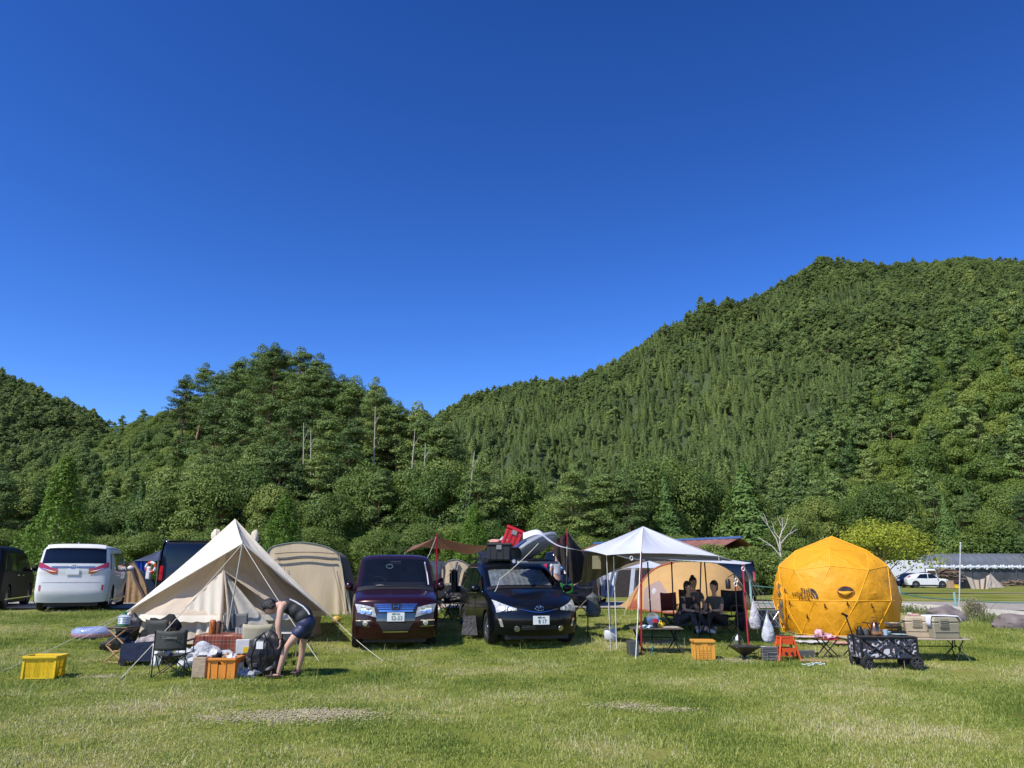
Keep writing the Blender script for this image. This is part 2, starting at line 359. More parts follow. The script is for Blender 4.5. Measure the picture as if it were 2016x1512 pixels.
def pine(seed, h=17, cr=3.4, nl=15, size=.30, per=60, lm=None, start=.38, bm=None):
    rr = np.random.default_rng(seed); PT, NR, segs = [], [], []
    bend = rr.normal(0, .5, 2); axis = lambda t: np.array([bend[0] * math.sin(t * 2.6), bend[1] * math.sin(t * 2.1), h * t])
    segs.append(([axis(t) for t in np.linspace(0, 1, 8)], list(np.linspace(h * .014, h * .002, 8))))
    for i in range(nl):
        t = start + (1 - start) * (i + rr.uniform(-.3, .3)) / nl; t = min(t, .99); R = cr * (1 - ((t - start) / (1 - start)) ** 1.7 * .82) * (.65 + .35 * min(1, (t - start) * 6)); o = axis(t)
        for k in range(rr.integers(3, 6)):
            tb = min(.99, t + rr.uniform(-.5, .5) / nl); o = axis(tb)
            a = rr.uniform(0, 6.283); L = R * rr.uniform(.55, 1.1); tip = o + np.array([L * math.cos(a), L * math.sin(a), L * rr.uniform(-.15, .40)])
            segs.append(([o, (o + tip) / 2 + np.array([0, 0, .1]), tip], [h * .004, h * .003, h * .0012]))
            for f in (.5, .8, 1.05):
                c = o + (tip - o) * f + rr.normal(0, .2, 3) * np.array([1, 1, .3]); br = cr * rr.uniform(.16, .26)
                p, d = blob_pts(c, (br * 1.15, br * 1.15, br * rr.uniform(.45, .85)), per // 3, rr, -.5); PT.append(p); NR.append(d + np.array([0, 0, .2]))
    c = axis(1); p, d = blob_pts(c, (cr * .2, cr * .2, cr * .3), per, rr, -.3); PT.append(p); NR.append(d)
    V, Fq = leaves(np.concatenate(PT), np.concatenate(NR), size, .38, seed, .5)
    return np_mesh('crown', V, Fq, lm or L_pine), limb_mesh(segs, bm or red_bark, 'trunk')
def cedar(seed, h=13, cr=2.3, n=2600, size=.33, lm=None, pw=.85, lumps=7):
    rr = np.random.default_rng(seed); t = 1 - rr.uniform(0, 1, n) ** .62; t = .06 + .94 * t
    a = rr.uniform(0, 6.283, n); ph = rr.uniform(0, 6.28, 3)
    R = cr * (1 - t) ** pw * (1 + .22 * np.sin(a * 3 + ph[0] + t * 9) + .14 * np.sin(a * lumps + t * 25 + ph[1]) + .1 * np.sin(t * 60 + ph[2]))
    q = R * rr.uniform(.6, 1.06, n); pts = np.stack([q * np.cos(a), q * np.sin(a), h * t - .12 * q], 1)
    nr = np.stack([np.cos(a), np.sin(a), np.full(n, .35)], 1)
    V, Fq = leaves(pts, nr, size, .42, seed, .2)
    return np_mesh('crown', V, Fq, lm or L_cedar), limb_mesh([([(0, 0, -.3), (0, 0, h * .97)], [h * .016, h * .002])], bark, 'trunk')
def lumpy(seed, h=6, cr=1.9, nb=90, per=150, size=.085, lm=None):
    """young fluffy conifer: upright plumes around a cone"""
    rr = np.random.default_rng(seed); PT, NR = [], []
    for i in range(nb):
        t = (i + .5) / nb; R = cr * (1 - t) ** .75 * (.75 + .5 * rr.uniform()); a = i * 2.4 + rr.normal(0, .3); br = cr * (.16 + .2 * (1 - t)) * rr.uniform(.7, 1.2)
        p, d = blob_pts((R * .8 * math.cos(a), R * .8 * math.sin(a), h * (.05 + .9 * t)), (br * .8, br * .8, br * 1.25), per, rr, -.8); PT.append(p); NR.append(d)
    V, Fq = leaves(np.concatenate(PT), np.concatenate(NR), size, .35, seed, .7)
    return np_mesh('crown', V, Fq, lm or L_young), limb_mesh([([(0, 0, -.2), (0, 0, h * .95)], [h * .02, h * .004])], bark, 'trunk')
# far variants
far_b = [broad(100 + i, 11, 4.6, 26, 150, .30, L_far, low=.2) for i in range(4)]
far_c = [cedar(120 + i, 11.5, 2.8, 1500, .32, L_far) for i in range(3)]
far_p = [pine(140 + i, 13, 3.8, 9, .42, 60, L_far, .3) for i in range(3)]
mid_b = [broad(200 + i, 10.5, 4.8, 44, 380, .155, low=.15) for i in range(4)]
mid_p = [pine(230 + i, 15, 3.6, 12, .27, 120, None, .25) for i in range(3)]
mid_c = [cedar(260 + i, 13, 2.6, 4500, .25) for i in range(2)]

def scatter(name, label, cat, pts, rots, scls, idx, meshes):
    """one object whose instances are the trees of a far wood"""
    col = bpy.data.collections.new(name + '_kinds')
    for i, (c, t) in enumerate(meshes):       # crown and trunk joined in one source mesh
        me = bpy.data.meshes.new('kind%02d' % i); vc = np.empty(len(c.vertices) * 3, np.float32); c.vertices.foreach_get('co', vc)
        V = [tuple(v) for v in vc.reshape(-1, 3)]; Fc = [tuple(p.vertices) for p in c.polygons]; n0 = len(V); V += [tuple(v.co) for v in t.vertices]; Ft = [tuple(n0 + k for k in p.vertices) for p in t.polygons]
        me.from_pydata(V, [], Fc + Ft); me.materials.append(c.materials[0]); me.materials.append(t.materials[0]); me.polygons.foreach_set('material_index', [0] * len(Fc) + [1] * len(Ft)); me.update()
        col.objects.link(bpy.data.objects.new('kind%02d' % i, me))
    return gn_inst(name, label, cat, pts, rots, scls, idx, col)
def gn_inst(name, label, cat, pts, rots, scls, idx, col):
    me = bpy.data.meshes.new(name); me.vertices.add(len(pts)); me.vertices.foreach_set('co', np.asarray(pts, np.float32).ravel())
    for nm, ty, arr, key in (('rot', 'FLOAT_VECTOR', rots, 'vector'), ('scl', 'FLOAT_VECTOR', scls, 'vector'), ('idx', 'INT', idx, 'value')):
        at = me.attributes.new(nm, ty, 'POINT'); at.data.foreach_set(key, np.asarray(arr, np.int32 if ty == 'INT' else np.float32).ravel())
    o = bpy.data.objects.new(name, me); COL.objects.link(o); struct(o, 'stuff', label, cat)
    ng = bpy.data.node_groups.new(name, 'GeometryNodeTree'); ng.interface.new_socket('Geometry', in_out='INPUT', socket_type='NodeSocketGeometry'); ng.interface.new_socket('Geometry', in_out='OUTPUT', socket_type='NodeSocketGeometry')
    N = ng.nodes; L = ng.links; gi = N.new('NodeGroupInput'); go = N.new('NodeGroupOutput'); ip = N.new('GeometryNodeInstanceOnPoints'); ci = N.new('GeometryNodeCollectionInfo')
    ci.inputs['Collection'].default_value = col; ci.inputs['Separate Children'].default_value = True; ci.inputs['Reset Children'].default_value = True
    ip.inputs['Pick Instance'].default_value = True
    def att(nm, ty): a = N.new('GeometryNodeInputNamedAttribute'); a.data_type = ty; a.inputs['Name'].default_value = nm; return a.outputs['Attribute']
    L.new(gi.outputs[0], ip.inputs['Points']); L.new(ci.outputs[0], ip.inputs['Instance']); L.new(att('idx', 'INT'), ip.inputs['Instance Index'])
    er = N.new('FunctionNodeEulerToRotation'); L.new(att('rot', 'FLOAT_VECTOR'), er.inputs[0]); L.new(er.outputs[0], ip.inputs['Rotation'])
    L.new(att('scl', 'FLOAT_VECTOR'), ip.inputs['Scale']); L.new(ip.outputs[0], go.inputs[0])
    md = o.modifiers.new('inst', 'NODES'); md.node_group = ng
    return o
def hill_scatter(H, name, label, meshes, n, pick, px0, px1, t0=0, t1=1.06, s=(.8, 1.2), seed=1, grid_min=3.2):
    rr = np.random.default_rng(seed); pts, rots, scl, idx = [], [], [], []; seen = {}
    tries = 0
    # sample with weight ~ local area
    while len(pts) < n and tries < n * 9:
        tries += 1; px = rr.uniform(px0, px1); t = t0 + (t1 - t0) * rr.uniform()
        p = H.pt(px, t)
        if rr.uniform() > .25 + p.y / 650.0: continue
        k, sc = pick(px, t, p, rr)
        g = grid_min * (sc if k < 4 else .75); key = (int(p.x / g), int(p.y / g))
        if key in seen: continue
        seen[key] = 1
        q = sc * rr.uniform(*s); pts.append((p.x, p.y, p.z - .5)); rots.append((rr.normal(0, .04), rr.normal(0, .04), rr.uniform(0, 6.28))); scl.append((q * rr.uniform(.85, 1.15), q * rr.uniform(.85, 1.15), q * rr.uniform(.85, 1.2))); idx.append(k)
    return scatter(name, label, 'wood', pts, rots, scl, idx, meshes)
KF = far_b + far_c + far_p
def pickA(px, t, p, rr):
    k = fbm(p.x * .009, p.y * .009, 7, 3) + rr.normal(0, .05)
    if t > .93 or (t > .75 and k > .15): return (int(rr.integers(7, 10)) if rr.uniform() < .4 else int(rr.integers(0, 4))), .72
    if px < 1580 + 200 * k: return (int(rr.integers(4, 7)) if rr.uniform() < .9 else int(rr.integers(0, 4))), .64
    if k > .2: return int(rr.integers(4, 7)), .64
    return (int(rr.integers(0, 4)) if rr.uniform() < .8 else int(rr.integers(7, 10))), .68
hill_scatter(H_far, 'mountain_wood', 'dense mixed cedar and broadleaf wood covering the high mountain on the right', KF, 30000, pickA, 780, 2250, 0, 1.04, s=(.55, 1.2), seed=4, grid_min=4.1)
hill_scatter(H_fl, 'far_left_wood', 'hazy green wood on the distant mountain at the far left', KF, 3000, lambda px, t, p, rr: (int(rr.choice([0, 1, 2, 3, 7, 8, 9])), .75), -250, 420, 0, 1.04, seed=5, grid_min=4.6)
KM = mid_b + mid_c + mid_p
def pickL(px, t, p, rr):
    if 430 < px < 900 and t > .3: return int(rr.choice([0, 1, 6, 7, 8, 6, 7, 8])), .75
    if t > .85: return int(rr.choice([0, 1, 2, 3, 6])), .55
    return int(rr.choice([0, 1, 2, 3, 0, 1, 2, 3, 4, 6])), .68
hill_scatter(H_l, 'left_hill_wood', 'mixed broadleaf and pine wood covering the near hill on the left', KM, 2600, pickL, -200, 1120, .08, 1.03, seed=6, grid_min=4.3)
hill_scatter(H_r, 'right_hill_wood', 'rounded bright green broadleaf wood on the near slope at the right', mid_b + mid_c + mid_p, 2200, lambda px, t, p, rr: (int(rr.choice([0, 1, 2, 3, 0, 1, 2, 3, 4, 6, 8])), 1.0), 1500, 2250, .05, 1.03, seed=7, grid_min=5.0)
H_r_note = None

# individual trees ------------------------------------------------
def put_tree(name, label, cat, meshes, loc, h=1, rz=0, group=None, wscale=1):
    t = thing(name, label, cat, loc, rz, group); t.scale = (h * wscale, h * wscale, h)
    for nm, me in (('crown', meshes[0]), ('trunk', meshes[1])):
        o = bpy.data.objects.new(nm, me); COL.objects.link(o); o.parent = t
    return t
def hfor(px, ytop, Y, hm):   # scale so that the top of a tree of model height hm at depth Y reaches row ytop
    return (P(px, ytop, Y).z - gz(Y)) / hm
near_b = [broad(300 + i, 10, 4.6 + .5 * (i % 2), 44 + 10 * i, 520, .115, L_belt, low=.06) for i in range(4)]
near_p = [pine(320 + i, 17, 3.6, 15, .15, 240, None, .30) for i in range(4)]
near_c = [cedar(340 + i, 13, 2.7, 9000, .19) for i in range(2)]
# pine group in the centre left, standing on the hill
rr = np.random.default_rng(12)
PG = [(400, 722, 170), (372, 745, 172), (440, 738, 165), (480, 712, 150), (510, 690, 146), (540, 684, 140), (572, 700, 143), (600, 696, 138), (622, 706, 136), (650, 735, 134), (668, 748, 132), (690, 752, 130),
      (735, 752, 126), (752, 775, 128), (790, 800, 126), (815, 805, 128), (835, 825, 124), (860, 835, 122), (880, 850, 122), (530, 790, 128), (585, 800, 124), (640, 820, 122), (470, 800, 132), (420, 800, 140), (700, 840, 120), (560, 880, 116), (620, 900, 114), (500, 900, 118)]
for i, (px, py, Y) in enumerate(PG):
    hs = 17 * rr.uniform(.95, 1.25); top = P(px, py, Y); z0 = top.z - hs
    tall = px in (735, 752)
    put_tree('pine_tree', 'tall slender pine with open crown standing clear against the sky' if tall else ('dark pine in the clump on the crest of the left hill' if px < 700 else 'pine with bare lower trunk on the spur right of the crest'), 'tree', near_p[i % 4],
             (top.x, Y, z0), hs / 17, rr.uniform(0, 6.28), 'slender pines against the sky' if tall else ('pines of the left crest' if px < 700 else 'pines on the spur'), 1.0 if tall else 1.25)
# belt of trees at the foot of the hills
belt = []
for i, px in enumerate(np.arange(-60, 2080, 27)):
    Y = 104 + rr.uniform(-7, 9); ridge = 960 + 40 * math.sin(px * .013) + rr.normal(0, 22)
    if 1280 < px < 1480: Y = 118
    if 1600 < px < 2060: ridge = 985 + rr.normal(0, 20); Y = 122 + rr.uniform(-3, 6)
    belt.append((px + rr.uniform(-8, 8), ridge, Y))
for i, (px, top, Y) in enumerate(belt):
    k = rr.uniform(); px = float(px); Y = float(Y)
    side = 'left' if px < 700 else ('middle' if px < 1500 else 'right')
    where = {'left': 'at the foot of the left hill', 'middle': 'in the belt behind the parked cars and tarps', 'right': 'below the right hill behind the long shed'}[side]
    if k < .58: put_tree('broadleaf_tree', 'bushy green broadleaf tree ' + where, 'tree', near_b[i % 4], (GX(px, Y)), hfor(px, top, Y, 10), rr.uniform(0, 6.28), 'broadleaf trees ' + where, .8)
    elif k < .88: put_tree('pine_tree', 'layered dark pine ' + where, 'tree', near_p[i % 4], (GX(px, Y)), hfor(px, top - 10, Y, 17), rr.uniform(0, 6.28), 'pines ' + where, 1.2)
    else: put_tree('cedar_tree', 'conical green cedar ' + where, 'tree', near_c[i % 2], (GX(px, Y)), hfor(px, top - 10, Y, 13), rr.uniform(0, 6.28), 'cedars ' + where)
# front row of low trees hiding the feet of the belt
for i, px in enumerate(np.arange(-40, 2060, 36)):
    Y = 92 + rr.uniform(-4, 4); top = 1048 + rr.normal(0, 12); px = float(px + rr.uniform(-8, 8))
    if px > 1380: Y = 122 + rr.uniform(-3, 3); top = 1062 + rr.normal(0, 8)
    w_ = 'left of the white tarp' if px < 1200 else 'right of the white tarp'
    put_tree('low_tree', 'low bushy tree at the near edge of the wood ' + w_, 'tree', near_b[(i + 1) % 4], GX(px, Y), hfor(px, top, Y, 10), rr.uniform(0, 6.28), 'low edge trees ' + w_, 1.25)
# pines standing out in the middle belt
for px, top, Y, lb in ((1140, 925, 96, 'tall layered pine with a reddish trunk left of the white tarp peak'), (1185, 930, 98, 'dense dark pine just above the left slope of the white tarp'), (1252, 945, 96, 'pine with bare red trunk directly above the white tarp peak'), (1318, 930, 100, 'olive green cedar to the right above the white tarp'),
                       (1478, 905, 104, 'dark spruce with pale shoot tips above the black van'), (935, 905, 99, 'leaning pine with a pale bare trunk above the black roof box')):
    if 'cedar' in lb: put_tree('cedar_tree', lb, 'tree', near_c[0], GX(px, Y), hfor(px, top, Y, 13), 1, None, 1.1)
    elif 'spruce' in lb: put_tree('spruce_tree', lb, 'tree', near_c[1], GX(px, Y), hfor(px, top, Y, 13), 2, None, 1.5)
    else: put_tree('pine_tree', lb, 'tree', near_p[int(px) % 4], GX(px, Y), hfor(px, top, Y, 17), px, None, 1.25)
# young conifers close behind the camp
yc = [lumpy(400 + i) for i in range(3)]
for i, (px, top, Y, w_, lb) in enumerate(((97, 898, 42, 1.2, 'large fluffy bright green conifer behind the white minivan'), (550, 972, 46, 1.35, 'bright green young conifer between the canvas tent peak and the beige tunnel tent'), (932, 990, 48, 1.2, 'slim bright green conifer left of the black roof box'),
                                          (890, 1045, 50, 1.6, 'short bright green conifer behind the brown tarp'))):
    put_tree('young_conifer', lb, 'tree', yc[i % 3], GX(px, Y), hfor(px, top, Y, 6), i, None, w_ * (.75 if i != 3 else 1))
yt = broad(507, 6, 4.4, 40, 170, .10, L_yellow, bark, .50)
put_tree('maple_tree', 'yellow green spreading tree behind the orange dome tent', 'tree', yt, GX(1745, 52), hfor(1745, 1018, 52, 6), .5, None, 1.05)
sb = broad(520, 4, 2.4, 40, 240, .09, L_belt, bark, .1)
for i, (px, top, Y, lb) in enumerate(((1452, 1080, 48, 'green shrub below the red roof behind the white tarp'), (1490, 1075, 50, 'green shrub behind the black van'), (1560, 1085, 56, 'green shrub at the foot of the bare white tree'), (1402, 1072, 52, 'low tree in front of the red roofed house'), (1975, 1040, 116, 'rounded tree above the long shed roof'), (1900, 1050, 118, 'green tree rising behind the left end of the shed'))):
    put_tree('shrub', lb, 'shrub', sb, GX(px, Y), hfor(px, top, Y, 4), i * 1.3, None, 1.2)
for i, (px, y0, y1, dx, Y) in enumerate(((597, 890, 832, 1, 118), (612, 890, 846, 0, 117), (736, 860, 800, 3, 122), (808, 900, 846, 9, 112), (832, 915, 872, 6, 110), (922, 945, 888, 12, 97))):
    b = MB(); a = P(px, y0 + 60, Y); c = P(px + dx, y1, Y); b.tube([Vector((a.x, Y, gz(Y))), a, lerp_(a, c, .5), c], [.13, .11, .08, .04], 6); b.tube([lerp_(a, c, .7), lerp_(a, c, .8) + Vector((.7, 0, .6))], [.05, .02], 5)
    tag(b.build('dead_trunk', pale_bark, world=True, smooth=True), 'pale bare pine trunk %s' % ('in the crest clump, left one of the pair', 'in the crest clump, right one of the pair', 'under the tall slender pines', 'leaning on the spur', 'forked on the lower spur', 'leaning right above the black roof box')[i], 'tree trunk')
# bare white tree
bt = MB(); base = GX(1533, 50); top0 = P(1533, 1085, 50)
def bpx(px, py, dy=0): return P(px, py, 50 + dy)
bt.tube([base, bpx(1536, 1120), bpx(1537, 1085), bpx(1535, 1060), bpx(1541, 1040, .3), bpx(1540, 1018, .2)], [.1, .09, .07, .05, .035, .015], 6)
for pts, r in ((((1537, 1095), (1520, 1075), (1493, 1058)), .035), (((1536, 1085), (1528, 1060), (1512, 1035), (1497, 1015)), .04), (((1512, 1035), (1508, 1022), (1503, 1010)), .02), (((1537, 1070), (1552, 1052), (1570, 1042)), .035), (((1552, 1052), (1560, 1050), (1566, 1055)), .018),
               (((1541, 1045), (1548, 1030), (1552, 1012)), .022), (((1535, 1060), (1525, 1048), (1521, 1030)), .022), (((1538, 1035), (1532, 1022), (1530, 1014)), .014), (((1556, 1048), (1562, 1036), (1568, 1030)), .012), (((1520, 1075), (1508, 1072), (1497, 1078)), .014)):
    n_ = len(pts); bt.tube([bpx(a, b, (k - 1) * .3) for k, (a, b) in enumerate(pts)], [r * (1 - .25 * k) for k in range(n_)], 5)
tag(bt.build('bare_tree', pale_bark, world=True, smooth=True), 'bare leafless white tree left of the orange dome tent', 'tree')

# ================================================================ GRASS
def grass_mat():
    m = bpy.data.materials.new('grass_blades'); m.use_nodes = True; n = m.node_tree.nodes; l = m.node_tree.links; b = n['Principled BSDF']; out = n['Material Output']
    g = n.new('ShaderNodeNewGeometry'); nz = n.new('ShaderNodeTexNoise'); nz.inputs['Scale'].default_value = .35; nz.inputs['Detail'].default_value = 6; nz.inputs['Roughness'].default_value = .62; l.new(g.outputs['Position'], nz.inputs[0])
    at = n.new('ShaderNodeAttribute'); at.attribute_name = 'rnd'
    ad = n.new('ShaderNodeMath'); ad.operation = 'MULTIPLY_ADD'; ad.inputs[1].default_value = .62; l.new(at.outputs['Fac'], ad.inputs[0])
    s2 = n.new('ShaderNodeMath'); s2.operation = 'MULTIPLY_ADD'; s2.inputs[1].default_value = 1.9; s2.inputs[2].default_value = -.70; l.new(nz.outputs[0], s2.inputs[0]); l.new(s2.outputs[0], ad.inputs[2])
    r = n.new('ShaderNodeValToRGB'); l.new(ad.outputs[0], r.inputs[0]); e = r.color_ramp.elements
    e[0].position = .18; e[0].color = (.085, .150, .024, 1); e[1].position = .95; e[1].color = (.66, .60, .36, 1)
    for ps, c in ((.36, (.19, .27, .036)), (.56, (.33, .37, .075)), (.78, (.45, .45, .13))): k = e.new(ps); k.color = (*c, 1)
    l.new(r.outputs[0], b.inputs['Base Color']); b.inputs['Roughness'].default_value = .5; b.inputs['Specular IOR Level'].default_value = .3
    t = n.new('ShaderNodeBsdfTranslucent'); l.new(r.outputs[0], t.inputs[0]); ms = n.new('ShaderNodeMixShader'); ms.inputs[0].default_value = .3
    l.new(b.outputs[0], ms.inputs[1]); l.new(t.outputs[0], ms.inputs[2]); l.new(ms.outputs[0], out.inputs[0]); return m
BM = grass_mat()
def tuft(seed, n, side, hmin, hmax, wd, tall=0):
    r = np.random.default_rng(seed); p = r.uniform(-side / 2, side / 2, (n, 2)); h = r.uniform(hmin, hmax, n); 
    if tall: k = r.uniform(0, 1, n) < tall; h[k] *= r.uniform(1.8, 3.6, k.sum())
    a = r.uniform(0, 6.283, n); lean = r.uniform(.2, 1.0, n) * h; da = r.uniform(0, 6.283, n); w_ = wd * r.uniform(.7, 1.4, n)
    dx, dy = np.cos(a) * w_, np.sin(a) * w_; lx, ly = np.cos(da) * lean, np.sin(da) * lean; z = np.zeros(n)
    V = np.stack([np.stack([p[:, 0] - dx, p[:, 1] - dy, z - .01], 1), np.stack([p[:, 0] + dx, p[:, 1] + dy, z - .01], 1),
                  np.stack([p[:, 0] + dx * .7 + lx * .4, p[:, 1] + dy * .7 + ly * .4, h * .6], 1), np.stack([p[:, 0] + lx, p[:, 1] + ly, h * .95], 1), np.stack([p[:, 0] - dx * .7 + lx * .4, p[:, 1] - dy * .7 + ly * .4, h * .6], 1)], 1).reshape(-1, 3)
    i = np.arange(n)[:, None] * 5; me = np_mesh('tuft', V, np.concatenate([i + np.array([[0, 1, 2, 4]]), i + np.array([[4, 2, 3, 3]])[:, :4]], 0)[:n], BM)
    # tips as second quad set is degenerate, so build tips as triangles through pydata
    me2 = bpy.data.meshes.new('tuft'); fs = []
    for k in range(n): o = 5 * k; fs += [(o, o + 1, o + 2, o + 4), (o + 4, o + 2, o + 3)]
    me2.from_pydata([tuple(v) for v in V], [], fs); me2.materials.append(BM); rn = r.uniform(0, 1, n)
    at = me2.attributes.new('rnd', 'FLOAT', 'POINT'); at.data.foreach_set('value', np.repeat(rn, 5).astype(np.float32)); bpy.data.meshes.remove(me); return me2
gc = bpy.data.collections.new('grass_kinds')
for i in range(4): gc.objects.link(bpy.data.objects.new('kind%02d' % i, tuft(600 + i, 1150, .62, .010, .036, .0034, .05)))
for i in range(3): gc.objects.link(bpy.data.objects.new('kind%02d' % (4 + i), tuft(620 + i, 60, .5, .04, .09, .0022, .15)))
PATCHES = ((575, 1410, 1.0, .28), (640, 1402, .5, .14), (200, 1332, .28, .14), (1230, 1390, .4, .14), (1320, 1398, .35, .1), (1450, 1300, .35, .2))
PATCH = [(G(a, b).x, G(a, b).y, c, d) for a, b, c, d in PATCHES]
pts, rots, scl, idx = [], [], [], []; gr = np.random.default_rng(9)
for y in np.arange(4.2, 23.0, .5):
    half = y * .70 + 1.5
    for x in np.arange(-half, half, .5):
        X, Y = x + gr.uniform(-.2, .2), y + gr.uniform(-.2, .2); z = gz(Y) + bumpz(X, Y) - .012
        q = mnoise.noise(Vector((X * .5, Y * .5, 9)))
        if X > 0 and Y > 23.4 - max(0, X - 9) * .35: continue
        pts.append((X, Y, z)); rots.append((0, 0, gr.uniform(0, 6.28))); s = (1.0 + .5 * q); scl.append((1, 1, s)); idx.append(int(gr.integers(0, 4)))
        if gr.uniform() < .10 + .22 * max(0, q): pts.append((X, Y, z)); rots.append((0, 0, gr.uniform(0, 6.28))); scl.append((1, 1, gr.uniform(.6, 1.3))); idx.append(4 + int(gr.integers(0, 3)))
gn_inst('grass', 'short mown green and straw coloured meadow grass in the foreground', 'grass', pts, rots, scl, idx, gc)
# bare soil patches in the meadow
def blotch(name, c, rx, ry, mt, seed, dz=.006):
    b = MB(); n = 40; vs = [(c.x, c.y, gz(c.y) + bumpz(c.x, c.y) + dz + .004)]
    for k in range(n):
        t = 2 * math.pi * k / n; q = 1 + .45 * mnoise.noise(Vector((math.cos(t) * 2 + seed, math.sin(t) * 2, seed))); x, y = c.x + rx * q * math.cos(t), c.y + ry * q * math.sin(t); vs.append((x, y, gz(y) + bumpz(x, y) + dz - .004))
    b.add(vs, [(0, 1 + k, 1 + (k + 1) % n) for k in range(n)]); return struct(b.build(name, mt))
soil = mat('bare_soil', (.34, .29, .18), .95, var=.3, vs=8, bump=.7, bs=50)
pr = np.random.default_rng(77); b = MB()
for px, py, rx, ry in PATCHES:
    c = G(px, py)
    for k in range(int(2600 * rx * ry / .14 * .5)):
        x, y = c.x + pr.normal(0, rx * .55), c.y + pr.normal(0, ry * .75); r_ = pr.uniform(.005, .018); z = gz(y) + bumpz(x, y) + pr.uniform(-.004, .014); n_ = 6; a0 = pr.uniform(0, 6)
        b.add([(x, y, z + .004)] + [(x + r_ * pr.uniform(.6, 1.3) * math.cos(a0 + j * 1.047), y + r_ * pr.uniform(.5, 1) * math.sin(a0 + j * 1.047), z - .004) for j in range(n_)], [(0, 1 + j, 1 + (j + 1) % n_) for j in range(n_)])
struct(b.build('bare_soil', soil), 'stuff', 'worn pale soil and dry thatch showing through the grass', 'soil')
# ================================================================ VEHICLES
def paint(name, col, metal=.3, rough=.22): return mat(name, col, rough, metal, .35, .04, 3, coat=.45, bump=.04, bs=2.5)
glass_dark = mat('tinted_glass', (.006, .008, .012), .06, 0, .45, .1)
glass_clear = mat('window_glass', (.01, .013, .018), .03, 0, .9, .1, alpha=.5)
black_pl = mat('black_plastic', (.012, .012, .013), .5, var=.2)
chrome = mat('chrome', (.75, .76, .78), .12, 1, var=.03)
alloy = mat('alloy', (.42, .43, .45), .28, .9, var=.05)
rubber = mat('tyre_rubber', (.018, .018, .018), .85, var=.3, vs=20)
lamp_glass = mat('lamp_lens', (.40, .41, .40), .22, .05, .5, .4, 16)
lamp_in = mat('lamp_reflector', (.85, .87, .88), .15, .8, var=.2, vs=20)
red_lens = mat('red_lens', (.38, .012, .018), .12, 0, .8, .25, 12, coat=.6)
plate_w = mat('plate_white', (.72, .74, .72), .4, var=.03)
plate_g = mat('plate_green', (.01, .09, .04), .5)
white_pl = mat('white_plastic', (.66, .66, .64), .45, var=.06)
interior = mat('car_interior', (.035, .036, .04), .8, var=.3)

def wheel(parent, x, y, r, wd, spokes=10, rimm=None):
    s = 1 if y > 0 else -1
    M = Matrix.Translation((x, y, r)) @ Matrix.Rotation(-s * math.pi / 2, 4, 'X')
    b = MB(); h = wd / 2
    b.lathe([(r * .66, -h), (r * .93, -h), (r, -h * .7), (r, h * .7), (r * .94, h), (r * .68, h), (r * .66, h * .6), (r * .66, -h)], n=28, M=M)
    o = b.build('wheel', rubber, parent, smooth=True)
    b = MB(); b.lathe([(r * .66, -h * .8), (r * .66, h * .75), (r * .62, h * .85), (r * .60, h * .1), (.001, h * .05)], n=28, M=M)
    for k in range(spokes):
        a = 2 * math.pi * k / spokes; u, v = Vector((math.cos(a), math.sin(a), 0)), Vector((-math.sin(a), math.cos(a), 0))
        w1, w2 = r * .05, r * .035
        p = [u * r * .1 + v * w1, u * r * .62 + v * w2, u * r * .62 - v * w2, u * r * .1 - v * w1]
        b.poly([q + Vector((0, 0, h * .55)) for q in p], th=h * .25, d=(0, 0, 1), M=M)
    b.lathe([(.001, h * .9), (r * .13, h * .88), (r * .15, h * .5)], n=14, M=M)
    rim = b.build('rim', rimm or alloy, o, smooth=False)
    return o

